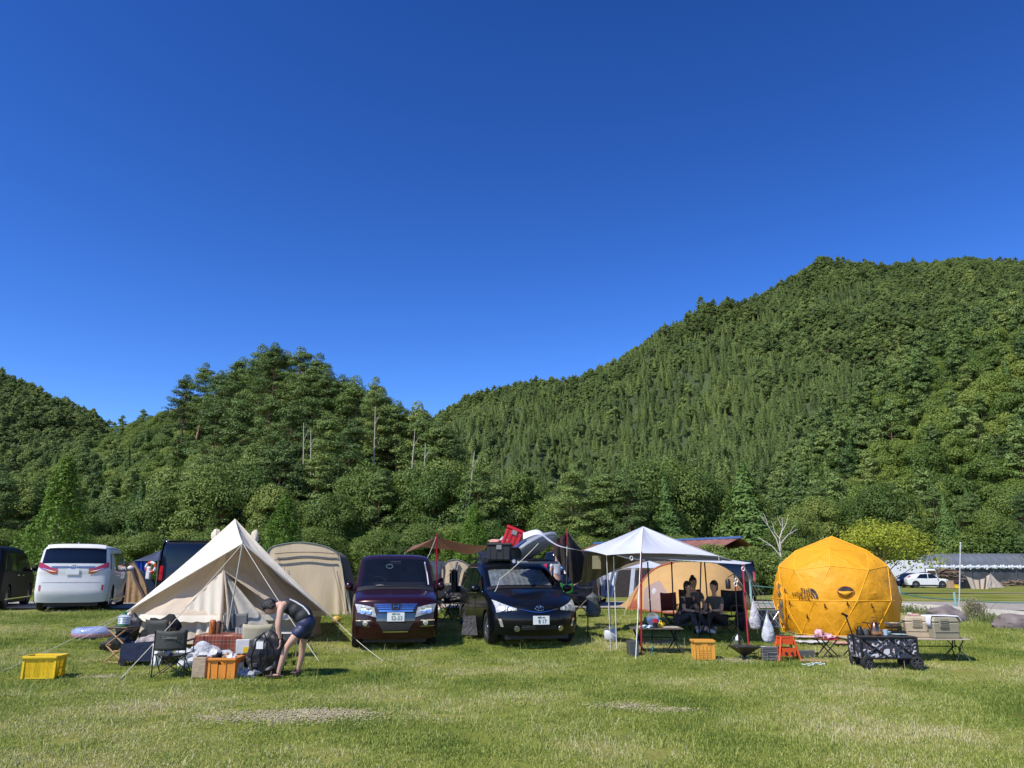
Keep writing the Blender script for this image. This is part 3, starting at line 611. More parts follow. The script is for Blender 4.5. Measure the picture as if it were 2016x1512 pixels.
class Car:
    def __init__(s, name, label, cat, loc, rz, outline, W, belt, tumble, R, wheels, wr, pm, cuts=(), bowf=.10, bowr=.05, group=None, seg=10, qp=3.5, sharp=(), skirt=.16):
        s.t = thing(name, label, cat, loc, rz, group); s.o = outline; s.W = W; s.belt = belt; s.H = max(z for _, z in outline); s.tb = tumble; s.R = R
        s.L = max(x for x, _ in outline); s.bowf, s.bowr = bowf, bowr; s.xw = wheels; s.wr = wr; s.pm = pm; s.qp = qp; s.sharp = set(sharp)
        n = len(outline) - 1
        b = MB(); nu = n * seg; nq = 28
        qs = lambda v: math.copysign(abs(2 * v - 1) ** .7, 2 * v - 1)
        b.grid(lambda u, v: s.F(u * n, qs(v)), nu, nq, skip=lambda u, v: any(c[0] < u * n < c[1] and abs(qs(v)) < c[2] for c in cuts))
        # sides
        ins = [s.inset_pt(k * n / nu, 1.0) for k in range(nu + 1)]
        xs_ = [p[0] for p in ins]; zs_ = [p[1] for p in ins]
        xmax, xmin = max(xs_), min(xs_)
        def span(x):
            zz = []
            for k in range(nu):
                a, c = ins[k], ins[k + 1]
                if (a[0] - x) * (c[0] - x) <= 0 and a[0] != c[0]: zz.append(a[1] + (c[1] - a[1]) * (x - a[0]) / (c[0] - a[0]))
            return (min(zz), max(zz)) if zz else (s.belt, s.belt)
        for sd in (1, -1):
            cols = np.unique(np.concatenate([np.linspace(xmin + .002, xmax - .002, 70)] + [np.linspace(w_ - wr * 1.13, w_ + wr * 1.13, 22) for w_ in wheels])); m = 16
            def sf(u, v):
                x = cols[int(round(u * (len(cols) - 1)))]; lo, hi = span(x); lo = skirt if (xmin + .3 < x < xmax - .3) else max(min(zs_), min(lo, skirt + .08))
                for w_ in wheels:
                    rr_ = wr * 1.13
                    if abs(x - w_) < rr_: lo = max(lo, wr + math.sqrt(rr_ * rr_ - (x - w_) ** 2))
                z = lo + (max(hi, lo) - lo) * v; return s.side(x, z, sd)
            b.grid(sf, len(cols) - 1, m)
        s.body = b.build('body', pm, s.t, smooth=True, autos=35)
        # dark box for the under body, put inside to block light
        b = MB(); x0, x1 = -s.L + .25, s.L - .25
        b.box(((x0 + x1) / 2, 0, wr * .95), (x1 - x0, W * .72, wr * 1.1)); b.build('underbody_light_block', black_pl, s.t)
        for k, xx in enumerate(wheels):
            for sd in (1, -1): wheel(s.t, xx, sd * (W / 2 - .12), wr, .21, 10 if k == 0 else 10)
        for xx in wheels:
            b = MB(); b.lathe([(wr * 1.15, -W * .44), (wr * 1.15, W * .44)], n=24, M=Matrix.Translation((xx, 0, wr)) @ Matrix.Rotation(math.pi / 2, 4, 'X'))
            b.v = [(x, y, max(z, wr)) for x, y, z in b.v]; b.build('wheel_arch', black_pl, s.t)
    def w(s, x, z):
        h = s.W / 2
        if z > s.belt: h *= 1 - s.tb * (z - s.belt) / (s.H - s.belt)
        h *= 1 - .03 * max(0, (s.belt * .5 - z) / s.belt)
        a = abs(x) / s.L; return h * (1 - .05 * max(0, (a - .7) / .3) ** 2)
    def ol(s, t):
        t = min(max(t, 0), len(s.o) - 1 - 1e-6); i = int(t)
        if i in s.sharp: return np.array(s.o[i]) * (1 - (t - i)) + np.array(s.o[i + 1]) * (t - i)
        return catmull(s.o, t)
    def inset_pt(s, t, q, off=0):
        p = s.ol(t); a, c = s.ol(t - .15), s.ol(t + .15); d = c - a; d /= np.linalg.norm(d) + 1e-9; n = np.array((-d[1], d[0]))
        i = s.R * (1 - (1 - abs(q) ** s.qp) ** (1 / s.qp)); return p + n * (i - off)
    def warp(s, x, y, z):
        k = (y / (s.W / 2)) ** 2; a = x / s.L
        if a > 0: x -= s.bowf * k * a ** 3
        else: x += s.bowr * k * abs(a) ** 3
        return Vector((x, y, z))
    def F(s, t, q, off=0):
        p = s.inset_pt(t, q, off); y = q * s.w(p[0], p[1]) * (1 if abs(q) < 1 else 1) + off * math.copysign(abs(q) ** 6, q); return s.warp(p[0], y, p[1])
    def side(s, x, z, sd, off=0): return s.warp(x, sd * (s.w(x, z) + off), z)
    def patch(s, name, m, t0, t1, q0, q1, off=.006, nu=8, nq=12, parent=None, shape=None, smooth=True):
        b = MB()
        def fn(u, v):
            t, q = t0 + (t1 - t0) * u, q0 + (q1 - q0) * v
            if shape: t, q = shape(u, v)
            return s.F(t, q, off)
        b.grid(fn, nu, nq); return b.build(name, m, parent or s.t, smooth=smooth, sol=0)
    def sidepoly(s, name, m, pts, sd, off=.008, parent=None, th=.004):
        b = MB(); v = [s.side(x, z, sd, off) for x, z in pts]
        if sd < 0: v = v[::-1]
        b.poly(v); return b.build(name, m, parent or s.t)
    def fr(s, t, q=0, off=.01):
        p = s.F(t, q, off); a = s.F(t + .05, q, off) - s.F(t - .05, q, off); c = s.F(t, q + .03, off) - s.F(t, q - .03, off)
        return frame(p, c, a) if c.cross(a).dot(Vector(p) - Vector((0, 0, s.H / 2))) > 0 else frame(p, -c, a)
    def plate(s, t, top, num, tm, size=(.33, .165), q=0, parent=None):
        M = s.fr(t, q, .02); M = frame(M.translation, M.col[0].xyz, Vector((0, 0, 1)))
        b = MB(); b.box((0, 0, 0), (size[0], size[1], .012), M); o = b.build('number_plate', plate_w, s.t, bev=.003)
        text_mb(num, .105, M @ Matrix.Translation((.02, -.025, .009)), squash=.9).build('plate_number', tm, o)
        text_mb(top, .04, M @ Matrix.Translation((0, .052, .009))).build('plate_area', tm, o)
    def mirror(s, x, z, m, sd, sz=(.10, .20, .16), foot=True):
        b = MB(); y = sd * (s.w(x, z) + sz[1] / 2 + .03); b.ell((x, y, z + .05), (sz[0] / 2 + .01, sz[1] / 2, sz[2] / 2), 14, 8); b.tube([(x + .02, sd * (s.w(x, z) - .02), z - .03), (x, y, z)], .025)
        return b.build('side_mirror', m, s.t, smooth=True)
    def line(s, name, m, ts, q0, q1, r=.006, off=.008):
        pass

def face_cam(px, Y, tail_px, tail_Y):
    """location and heading of a car whose front centre and rear centre are seen at two pixel columns"""
    a, c = GX(px, Y), GX(tail_px, tail_Y); d = a - c; return a, c, math.atan2(d.y, d.x)

# --- plum minivan, facing the camera -------------------------------------------------
plum = paint('plum_paint', (.028, .005, .008), .35, .25)
a = GX(777, 15.55); hd = math.atan2(-a.y, -a.x) + R_(1.5); L2 = 2.3
c = a - Vector((math.cos(hd), math.sin(hd), 0)) * L2; c.z = gz(15.9)
ol = [(2.24, .20), (2.30, .42), (2.30, .62), (2.26, .84), (2.14, .98), (1.62, 1.10), (1.40, 1.17), (.66, 1.74), (.15, 1.84), (-1.0, 1.86), (-2.0, 1.82), (-2.22, 1.60), (-2.28, 1.05), (-2.30, .55), (-2.22, .26)]
v1 = Car('plum_minivan', 'dark plum minivan parked facing the camera with chrome grille', 'minivan', c, hd, ol, 1.70, 1.02, .13, .16, (1.42, -1.44), .32, plum, cuts=((6.05, 7.0, .86),), bowf=.16)
v1.patch('windscreen', glass_clear, 6.0, 7.03, -.90, .90, .004)
v1.patch('windscreen_frame', black_pl, 5.72, 6.06, -.93, .93, .008, 3)
v1.patch('dashboard', interior, 0, 1, 0, 1, shape=lambda u, v: (6.02, -.8 + 1.6 * v)) if False else None
b = MB(); b.box((.95, 0, 1.0), (.9, 1.45, .10)); b.box((-.5, 0, .9), (2.6, 1.3, .7)); b.build('dashboard', interior, v1.t)
for sy in (.38, -.38):
    b = MB(); b.box((.05, sy, 1.15), (.18, .5, .62), bev=.06); b.box((.0, sy, 1.53), (.12, .26, .18), bev=.04); b.build('front_seat', interior, v1.t, smooth=True)
b = MB(); M = Matrix.Translation((.72, -.36, 1.2)) @ Matrix.Rotation(R_(68), 4, 'Y'); pts = [(.18 * math.cos(t), .18 * math.sin(t), 0) for t in np.linspace(0, 6.2832, 25)]; b.tube(pts, .014, 6, M); b.build('steering_wheel', black_pl, v1.t, smooth=True)
b = MB(); b.box((1.12, -.34, 1.13), (.05, .40, .05)); b.lathe([(.001, .12), (.08, .11), (.15, .06), (.17, 0)], (1.05, -.32, 1.09), 16); b.build('dashboard_papers', white_pl, v1.t, smooth=True)
b = MB(); b.tube([(.80, -.13 + .07 * math.cos(t), 1.58 + .04 * math.sin(t)) for t in np.linspace(0, 6.283, 17)], .008, 5); b.build('hanging_ring', mat('pale_teal', (.4, .6, .55), .5), v1.t)
b = MB(); b.box((.74, 0, 1.66), (.03, .24, .07), bev=.01); b.build('rear_view_mirror', black_pl, v1.t)
grm = mat('grille_chrome', (.42, .47, .58), .16, .95, var=.05)
for k, (t0, t1) in enumerate(((2.98, 3.10), (2.80, 2.93), (2.62, 2.75), (2.40, 2.56))):
    v1.patch('grille_bar', grm, t0, t1, -.50 + .03 * k, .50 - .03 * k, .018 + .0 * k, 2, 10)
v1.patch('grille_back', black_pl, 2.2, 3.14, -.52, .52, .005, 6, 10)
v1.patch('bumper_mirror_panel', mat('smoked_chrome', (.10, .11, .12), .08, .9), 1.62, 2.28, -.46, .46, .010, 5, 10)
v1.patch('lower_grille', mat('mesh_grille', (.012, .012, .012), .6, bump=1, bs=60), .75, 1.58, 0, 1, shape=lambda u, v: (.75 + .83 * u, (2 * v - 1) * (.30 + .16 * u)), off=.008)
v1.patch('grille_trim', chrome, 0, 1, 0, 1, .02, 1, 12, shape=lambda u, v: (.66 + .06 * u, (2 * v - 1) * .30))
for sd in (1, -1):
    h = v1.patch('headlight', lamp_glass, 0, 1, 0, 1, .012, 8, 10, shape=lambda u, v: (1.95 + .42 * v + u * (.80 + .05 * v), sd * (.52 + .44 * v - .06 * (1 - u))))
    for (t, q, r) in ((2.82, .64, .055), (2.86, .78, .07)):
        M = v1.fr(t - .38 + .25 * (q - .6), sd * q, .016); b = MB(); b.lathe([(.001, .006), (r * .6, .008), (r, .014), (r * 1.05, 0)], n=16, M=M); b.build('lamp_bowl', lamp_in, h, smooth=True)
    f_ = v1.patch('fog_lamp_recess', black_pl, 1.15, 1.62, sd * .62, sd * .93, .006, 4, 6)
    M = v1.fr(1.42, sd * .72, .014); b = MB(); b.lathe([(.001, .01), (.05, .008), (.055, 0)], n=14, M=M); b.build('fog_lamp', lamp_in, f_, smooth=True)
    v1.patch('fog_lamp_trim', chrome, 1.62, 1.68, sd * .60, sd * .93, .012, 1, 6)
    v1.patch('fog_lamp_trim', chrome, 1.06, 1.11, sd * .60, sd * .93, .012, 1, 6)
    v1.mirror(1.02, 1.12, plum, sd, (.13, .18, .19))
    for w_ in ([(1.15, 1.10), (.62, 1.56), (.50, 1.62), (.40, 1.62), (.40, 1.08)], [(.34, 1.08), (.34, 1.62), (-.72, 1.62), (-.72, 1.08)], [(-.78, 1.08), (-.78, 1.62), (-1.9, 1.58), (-2.02, 1.12)]): v1.sidepoly('side_window', glass_dark, w_, sd)
    M = v1.fr(4.2, 0)
v1.plate(1.98, '神戸 502', '52-53', plate_g)
M = v1.fr(2.80, 0, .045); b = MB()    # emblem: rounded square with an H
sq = [(-.075, -.06), (.075, -.06), (.09, .055), (-.09, .055), (-.075, -.06)]; b.tube([(x, y, 0) for x, y in sq], .010, 6, M)
b.poly([(-.07, -.055, -.004), (.07, -.055, -.004), (.083, .05, -.004), (-.083, .05, -.004)], M, .003)
b.build('badge', black_pl, v1.t); b = MB()
for pl in (((-.045, -.04), (-.052, .045)), ((.045, -.04), (.052, .045)), ((-.045, 0), (.045, 0))): b.tube([(x, y, .006) for x, y in pl], .009, 6, M)
b.tube([(x, y, .001) for x, y in sq], .008, 6, M); b.build('badge_letter', chrome, v1.t)
b = MB(); pw = [v1.F(6.0, q, .02) for q in (-.5, -.3, 0)]; b.tube(pw, .008); b.tube([v1.F(6.02, q, .02) for q in (-.05, .2, .55)], .008); b.build('wiper', black_pl, v1.t)
b = MB(); [b.tube([v1.F(6.15, s_ * .83, -.01), v1.F(6.5, s_ * .835, -.01), v1.F(6.9, s_ * .82, -.01)], .015) for s_ in (1,)]; b.build('pillar_trim', white_pl, v1.t)

# --- black hybrid estate with roof load ---------------------------------------------
navy = mat('black_paint', (.003, .0035, .006), .28, .1, .3, .04, 3, coat=.25, bump=.04, bs=2.5)
a, c2, hd = face_cam(1064, 15.75, 966, 20.4); L2 = 2.3; c = a - Vector((math.cos(hd), math.sin(hd), 0)) * L2; c.z = gz(16.6)
ol = [(2.20, .20), (2.28, .36), (2.30, .52), (2.25, .70), (2.10, .82), (1.72, .96), (1.30, 1.06), (1.02, 1.12), (.10, 1.58), (-.35, 1.66), (-1.1, 1.66), (-1.85, 1.55), (-2.15, 1.12), (-2.26, .80), (-2.28, .45), (-2.18, .24)]
v2 = Car('black_estate_car', 'glossy black hybrid estate car with boxes and an inflatable kayak on its roof', 'car', c, hd, ol, 1.80, .95, .16, .17, (1.35, -1.42), .315, navy, cuts=((7.05, 7.95, .88),), bowf=.30)
v2.patch('windscreen', mat('clear_windscreen', (.01, .013, .018), .03, 0, .9, .1, alpha=.30), 7.0, 8.0, -.90, .90, .004)
v2.patch('windscreen_frame', black_pl, 6.78, 7.06, -.92, .92, .008, 3)
b = MB(); b.box((.4, 0, .90), (1.5, 1.5, .16)); b.box((-.7, 0, .8), (2.4, 1.4, .6)); b.build('dashboard', interior, v2.t)
b = MB(); nfold = 12
def shade(u, v):
    q = -.80 + 1.6 * v; p = v2.F(7.12 + .72 * u, q, -.05); k = (v * nfold) % 1; return p + Vector((-.012 * abs(k - .5), 0, -.012 * abs(k - .5) + .012 * mnoise.noise(p * 14)))
b.grid(shade, 14, 48); b.build('sunshade', mat('silver_foil', (.36, .42, .42), .25, .5, .5, .35, 5, bump=.5, bs=10), v2.t)
b = MB(); b.box(v2.F(7.85, 0, -.03), (.04, .22, .06)); b.build('rear_view_mirror', black_pl, v2.t)
for sd in (1, -1):
    h = v2.patch('headlight', lamp_glass, 0, 1, 0, 1, .010, 8, 12, shape=lambda u, v: (2.72 + .15 * (1 - v) + u * (.25 + 1.75 * v ** 1.3), sd * (.52 + .42 * v)))
    for (t, q, r) in ((3.2, .80, .065), (3.05, .68, .05)):
        M = v2.fr(t, sd * q, .014); b = MB(); b.lathe([(.001, .006), (r * .6, .008), (r, .012), (r * 1.05, 0)], n=16, M=M); b.build('lamp_bowl', lamp_in, h, smooth=True)
    v2.patch('driving_light', lamp_in, 0, 1, 0, 1, .012, 5, 4, shape=lambda u, v: (1.0 + 1.0 * u, sd * (.80 + .05 * u + .06 * v)))
    M = v2.fr(.85, sd * .52, .014); b = MB(); b.lathe([(.001, .012), (.055, .010), (.06, 0)], n=14, M=M); b.build('fog_lamp', alloy, v2.t, smooth=True)
    v2.mirror(.82, 1.02, navy, sd, (.13, .22, .15))
    for w_ in ([(.95, 1.04), (.42, 1.33), (.30, 1.38), (.30, 1.00)], [(.25, 1.0), (.25, 1.40), (-.05, 1.49), (-.60, 1.51), (-.60, .98)], [(-.65, .98), (-.65, 1.51), (-1.3, 1.49), (-1.35, 1.0)], [(-1.40, 1.0), (-1.36, 1.49), (-1.8, 1.40), (-1.95, 1.08)]): v2.sidepoly('side_window', glass_dark, w_, sd)
    b = MB(); b.tube([v2.side(x, z, sd, .012) for x, z in ((.98, 1.01), (.3, .97), (-.6, .95), (-1.9, 1.03), (-2.0, 1.10), (-1.8, 1.43), (-1.3, 1.525), (-.1, 1.515), (.45, 1.37))], .008, 5); b.build('window_trim', chrome, v2.t)
    for x in (.15, -.85): 
        b = MB(); b.tube([v2.side(x, .86, sd, .03), v2.side(x - .2, .87, sd, .03)], .016, 6); b.build('door_handle', navy, v2.t)
    b = MB(); b.tube([v2.F(8.2, sd * .80, .03), v2.F(9, sd * .80, .05), v2.F(10, sd * .80, .05), v2.F(10.8, sd * .78, .03)], .02, 6); b.build('roof_rail', black_pl, v2.t)
v2.patch('lower_grille', mat('mesh_grille', (.012, .012, .012)), .75, 1.25, -.42, .42, .008, 5, 10)
for k in range(3): v2.patch('grille_slat', mat('slat_grey', (.08, .08, .085), .3, .5), .82 + .13 * k, .85 + .13 * k, -.42, .42, .016, 1, 10)
v2.patch('nose_trim', chrome, 0, 1, 0, 1, .014, 1, 20, shape=lambda u, v: (2.62 + .35 * abs(2 * v - 1) ** 1.6 + .06 * u, (2 * v - 1) * .46))
v2.plate(1.85, '姫路 300', '8 17', plate_g, q=.02)
M = v2.fr(3.05, 0, .02); b = MB()
for rx, ry, cy in ((.085, .055, 0), (.032, .054, 0), (.055, .020, .030)): b.tube([(rx * math.cos(t), cy + ry * math.sin(t), 0) for t in np.linspace(0, 6.2832, 25)], .007, 6, M)
b.build('badge', chrome, v2.t, smooth=True)
b = MB(); b.tube([v2.F(7.0, q, .02) for q in (-.6, -.3, 0)], .008); b.tube([v2.F(7.02, q, .02) for q in (-.05, .25, .6)], .008); b.build('wiper', black_pl, v2.t)
b = MB(); b.box((-.2, 0, 1.71), (.06, 1.5, .03)); b.box((-1.2, 0, 1.71), (.06, 1.5, .03)); b.build('roof_bar', black_pl, v2.t)

# --- white minivan, seen from behind --------------------------------------------------
pearl = paint('pearl_white_paint', (.62, .62, .60), .0, .35)
def mini_outline(L, H): return [(L - .08, .20), (L, .42), (L, .66), (L - .06, .90), (L - .22, 1.04), (L - .80, 1.20), (L - 1.05, 1.30), (L - 1.85, H - .12), (L - 2.4, H - .02), (-.7, H), (-L + .5, H - .02), (-L + .14, H - .09), (-L + .04, 1.40), (-L - .0, 1.16), (-L + .0, .95), (-L - .02, .70), (-L - .02, .48), (-L + .06, .24)]
def minivan_at(name, label, rear_px, rY, front_px, fY, pm, H=1.93, W=1.85, L=2.46, cat='minivan'):
    r, f = GX(rear_px, rY), GX(front_px, fY); d = f - r; hd = math.atan2(d.y, d.x); c = r + Vector((math.cos(hd), math.sin(hd), 0)) * L; c.z = gz(rY + .8)
    v = Car(name, label, cat, c, hd, mini_outline(L, H), W, 1.08, .12, .15, (L - .92, -L + .98), .34, pm, bowr=.07, bowf=.2)
    v.patch('rear_window', glass_dark, 11.12, 12.3, -.92, .92, .006)
    v.patch('windscreen', glass_dark, 6.05, 7.0, -.88, .88, .006)
    for sd in (1, -1):
        for w_ in ([(L - 1.15, 1.14), (L - 1.75, H - .26), (L - 2.0, H - .22), (L - 2.0, 1.10)], [(L - 2.06, 1.10), (L - 2.06, H - .22), (-.75, H - .22), (-.75, 1.10)], [(-.81, 1.10), (-.81, H - .22), (-L + .36, H - .26), (-L + .24, 1.16)]): v.sidepoly('side_window', glass_dark, w_, sd)
        v.mirror(L - 1.2, 1.14, pm, sd, (.13, .22, .18))
        v.sidepoly('side_moulding', chrome, [(-L + .6, .27), (L - .6, .27), (L - .6, .30), (-L + .6, .30)], sd)
        for x in (.15, -.5):
            b = MB(); b.tube([v.side(x, .98, sd, .03), v.side(x - .2, .98, sd, .03)], .016, 6); b.build('door_handle', chrome, v.t)
    return v
v3 = minivan_at('white_minivan', 'white minivan seen from behind with large red tail lights', 133, 22.3, 191, 27.3, pearl, W=1.90, H=1.85)
v3.patch('tailgate_garnish', mat('dull_chrome', (.22, .24, .28), .25, .8), 12.66, 12.90, -.62, .62, .008, 2, 12)
for sd in (1, -1):
    h = v3.patch('tail_light', red_lens, 0, 1, 0, 1, .016, 6, 14, shape=lambda u, v: (12.92 - 1.05 * max(0, v - .25) + u * (.72 - .1 * v), sd * (.44 + .54 * v)))
    v3.patch('tail_light_strip', chrome, 0, 1, 0, 1, .02, 1, 10, parent=h, shape=lambda u, v: (13.40 - .5 * v + .06 * u, sd * (.46 + .4 * v)))
    v3.patch('reflector', red_lens, 14.9, 15.6, sd * .84, sd * .89, .01, 2, 2)
v3.patch('bumper_gap', mat('gap_line', (.2, .2, .2), .5), 14.62, 14.66, -.82, .82, .005, 1, 12)
v3.patch('spoiler', pearl, 10.6, 11.15, -.88, .88, .05, 4, 12)
v3.plate(13.35, '京都 330', '11-12', plate_g)
b = MB(); M = v3.fr(12.78, 0, .02); [b.tube([(rx * math.cos(t), cy + ry * math.sin(t), 0) for t in np.linspace(0, 6.2832, 21)], .009, 5, M) for rx, ry, cy in ((.085, .055, 0), (.032, .054, 0), (.055, .020, .030))]; b.build('badge', chrome, v3.t)
b = MB(); b.poly([(-1.9, .02, 1.84), (-2.1, .02, 1.84), (-2.12, .02, 1.92), (-2.05, .02, 1.91)], th=.02, d=(0, -1, 0)); b.build('roof_antenna', pearl, v3.t)

# --- dark cars behind -----------------------------------------------------------------
green_blk = mat('dark_green_paint', (.006, .007, .007), .5, 0, .12, .04, 3)
v4 = minivan_at('dark_minivan', 'glossy black minivan cut off by the left edge of the photo', -78, 22.6, 12, 27.6, green_blk, H=1.85, W=1.8)
bluep = paint('dark_blue_paint', (.008, .011, .03), .3, .15)
v5 = minivan_at('blue_minivan', 'dark blue car seen from behind between the black estate and the white tarp', 1122, 25.0, 1150, 30, bluep, H=1.75, W=1.8)
v5.plate(13.35, '姫路 500', '21-07', plate_g)
for sd in (1, -1): v5.patch('tail_light', red_lens, 11.9, 13.2, sd * .86, sd * .97, .012, 6, 4)
v5.patch('tailgate_garnish', chrome, 12.75, 12.95, -.6, .6, .008, 2, 8)
blk = paint('black_van_paint', (.006, .006, .007), .2, .2)
def box_outline(L, H): return [(L - .05, .25), (L, .5), (L - .02, .75), (L - .12, 1.0), (L - .3, 1.12), (L - .9, H - .2), (L - 1.2, H - .04), (0, H), (-L + .25, H - .02), (-L + .06, H - .14), (-L, 1.2), (-L - .02, .7), (-L + .04, .28)]
r, f = GX(1448, 31.5), GX(1440, 36.5); hd = math.atan2((f - r).y, (f - r).x); c = r + Vector((math.cos(hd), math.sin(hd), 0)) * 2.35; c.z = gz(32)
v6 = Car('black_van', 'tall boxy black van behind the orange and brown dome tent', 'van', c, hd, box_outline(2.35, 1.62), 1.75, 1.1, .06, .10, (1.5, -1.2), .33, blk)
v6.patch('rear_window', glass_dark, 9.1, 9.75, -.85, .85, .006)
for sd in (1, -1):
    v6.patch('tail_light', red_lens, 10.1, 10.8, sd * .88, sd * .97, .012, 4, 3)
    v6.sidepoly('side_window', glass_dark, [(-2.0, 1.2), (-2.0, 1.75), (.9, 1.75), (1.2, 1.2)], sd)
# dark pickup style car behind the canvas tent
r, f = GX(365, 25.5), GX(400, 30.5); hd = math.atan2((f - r).y, (f - r).x); c = r + Vector((math.cos(hd), math.sin(hd), 0)) * 2.35; c.z = gz(27)
v7 = Car('dark_blue_van', 'tall dark navy van with red tail light behind the canvas tent', 'van', c, hd, box_outline(2.35, 2.1), 1.9, 1.1, .06, .12, (1.5, -1.3), .36, paint('navy_van_paint', (.008, .010, .02), .2, .2))
v7.patch('rear_window', glass_dark, 9.1, 9.8, -.86, .86, .006); v7.patch('rear_bumper', chrome, 10.9, 11.5, -.97, .97, .03, 3, 8)
for sd in (1, -1): v7.patch('tail_light', red_lens, 9.9, 10.75, sd * .86, sd * .97, .014, 4, 3)

# --- far cars on the right ------------------------------------------------------------
def suv_outline(L, H): return [(L - .08, .25), (L, .45), (L - .02, .68), (L - .12, .86), (L - .5, .98), (L - 1.05, 1.05), (L - 1.8, H - .08), (L - 2.3, H), (-.6, H - .02), (-L + .75, H - .14), (-L + .22, 1.15), (-L + .02, .95), (-L, .6), (-L + .08, .3)]
pc = GX(1826, 86); c = Vector(pc)
v8 = Car('white_suv', 'white crossover car parked side on in the far field before the woodpile', 'car', c, R_(-14), suv_outline(2.15, 1.58), 1.8, .98, .18, .16, (1.32, -1.30), .36, pearl)
v9 = Car('dark_blue_hatchback', 'dark blue hatchback with raised tailgate left of the white crossover', 'car', GX(1790, 89), R_(-170), suv_outline(1.9, 1.6), 1.7, .95, .15, .14, (1.15, -1.2), .32, bluep)
for v in (v8, v9):
    H = v.H
    for sd in (1, -1):
        for w_ in ([(v.L - 1.15, 1.04), (v.L - 1.75, H - .13), (-.02, H - .09), (-.02, 1.0)], [(-.08, 1.0), (-.08, H - .09), (-.75, H - .13), (-v.L + .95, 1.02)], ): v.sidepoly('side_window', glass_dark, w_, sd, .012)
        v.mirror(v.L - 1.3, 1.0, v.pm, sd)
        v.patch('headlight', lamp_glass, 2.6, 3.3, sd * .6, sd * .95, .012, 3, 4)
        v.patch('tail_light', red_lens, len(v.o) - 4.4, len(v.o) - 3.8, sd * .6, sd * .97, .012, 3, 4)
        v.sidepoly('sill', black_pl, [(-v.L + .5, .2), (v.L - .5, .2), (v.L - .5, .34), (-v.L + .5, .34)], sd, .012)
    v.patch('windscreen', glass_dark, 5.1, 6.0, -.88, .88, .01); v.patch('grille', black_pl, 1.3, 2.4, -.5, .5, .01)
b = MB(); b.grid(lambda u, v: v9.F(9.2, -.85 + 1.7 * v) + Vector((-.9 * u, 0, .25 * u)), 3, 6); b.build('tailgate', v9.pm, v9.t, sol=.05)
# white box truck behind them
t = thing('box_truck', 'white box truck behind the raised tailgate of the blue hatchback', 'truck', GX(1788, 99), R_(-8))
b = MB(); b.box((-.5, 0, 1.95), (4.6, 2.1, 2.3), bev=.03); b.build('cargo_box', mat('truck_white', (.6, .61, .62), .5, var=.04), t)
b = MB(); b.box((2.6, 0, 1.25), (1.5, 1.9, 1.6), taper=.85, bev=.15); b.build('cab', pearl, t)
b = MB(); b.box((2.6, -.93, 1.6), (.9, .04, .5)); b.box((3.3, 0, 1.6), (.1, 1.4, .5)); b.build('cab_window', glass_dark, t)
for x in (2.4, -1.6):
    for y in (.85, -.85): wheel(t, x, y, .38, .25, 6)
# ================================================================ TENTS AND TARPS
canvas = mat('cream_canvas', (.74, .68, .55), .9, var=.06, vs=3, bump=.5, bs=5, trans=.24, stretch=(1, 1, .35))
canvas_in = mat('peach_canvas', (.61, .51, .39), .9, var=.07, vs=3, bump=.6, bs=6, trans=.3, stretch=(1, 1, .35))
beige = mat('beige_polycotton', (.52, .42, .27), .85, var=.06, vs=3, bump=.5, bs=5, trans=.08, stretch=(1, 1, .3))
brown_f = mat('dark_brown_fabric', (.085, .065, .05), .85, var=.1, bump=.4, bs=6)
grey_f = mat('grey_fabric', (.16, .16, .16), .8, var=.1, bump=.3, bs=6)
rope_m = mat('pale_rope', (.50, .48, .38), .8, var=.05)
pole_m = mat('steel_pole', (.36, .35, .27), .45, .2, var=.05)
black_m = mat('black_metal', (.012, .012, .012), .45, .3, var=.2)
red_m = mat('red_anodised', (.40, .02, .03), .35, .5, var=.1)
white_t = mat('white_tarp_cloth', (.56, .58, .62), .7, var=.03, vs=2, bump=.25, bs=4, trans=.06)
olive_t = mat('olive_tarp_cloth', (.085, .085, .045), .8, var=.12, bump=.4, bs=5, trans=.1)
dark_t = mat('dark_mesh_cloth', (.035, .028, .026), .85, var=.2, bump=.4, bs=8)

def lerp(a, b, t): return Vector(a) * (1 - t) + Vector(b) * t
def sag_line(a, b, n, sag, inward=None):
    r = []
    for i in range(n + 1):
        t = i / n; p = lerp(a, b, t); k = 4 * t * (1 - t) * sag; p.z -= k
        if inward is not None: p += Vector(inward) * k
        r.append(p)
    return r
def cloth_tri(b, A, B, C, n=14, sag=.08, wr=.012, fr=6, seed=0, edge=.0, apexwr=True):
    """cloth triangle with apex A and edge B-C; folds radiate from A"""
    A, B, C = Vector(A), Vector(B), Vector(C); nrm = (B - A).cross(C - A).normalized()
    def fn(u, v):
        e = lerp(B, C, v); e = e + (A - e).normalized() * edge * 4 * v * (1 - v) * (e - A).length
        p = lerp(A, e, u); s = 4 * u * (1 - u) * 1.0
        p = p + Vector((0, 0, -sag * s * 4 * v * (1 - v) - sag * s * .35))
        k = math.sin(v * fr * 6.283 + seed) * .5 + math.sin(v * fr * 2.7 * 6.283 + seed * 3) * .3 + mnoise.noise(Vector((u * 3, v * 9, seed)))
        return p + nrm * wr * k * min(1, u * 3) * min(1, (1 - u) * 4 + .35) * min(1, v * 8) * min(1, (1 - v) * 8)
    b.grid(fn, n, n * 2)
def rope(parent, a, b, r=.006, sag=.03, m=None, name='guy_rope', world=True):
    q = MB(); q.tube(sag_line(a, b, 8, sag), r, 5); return q.build(name, m or rope_m, parent, world=world)
def gnd(p): return Vector((p.x, p.y, gz(p.y)))

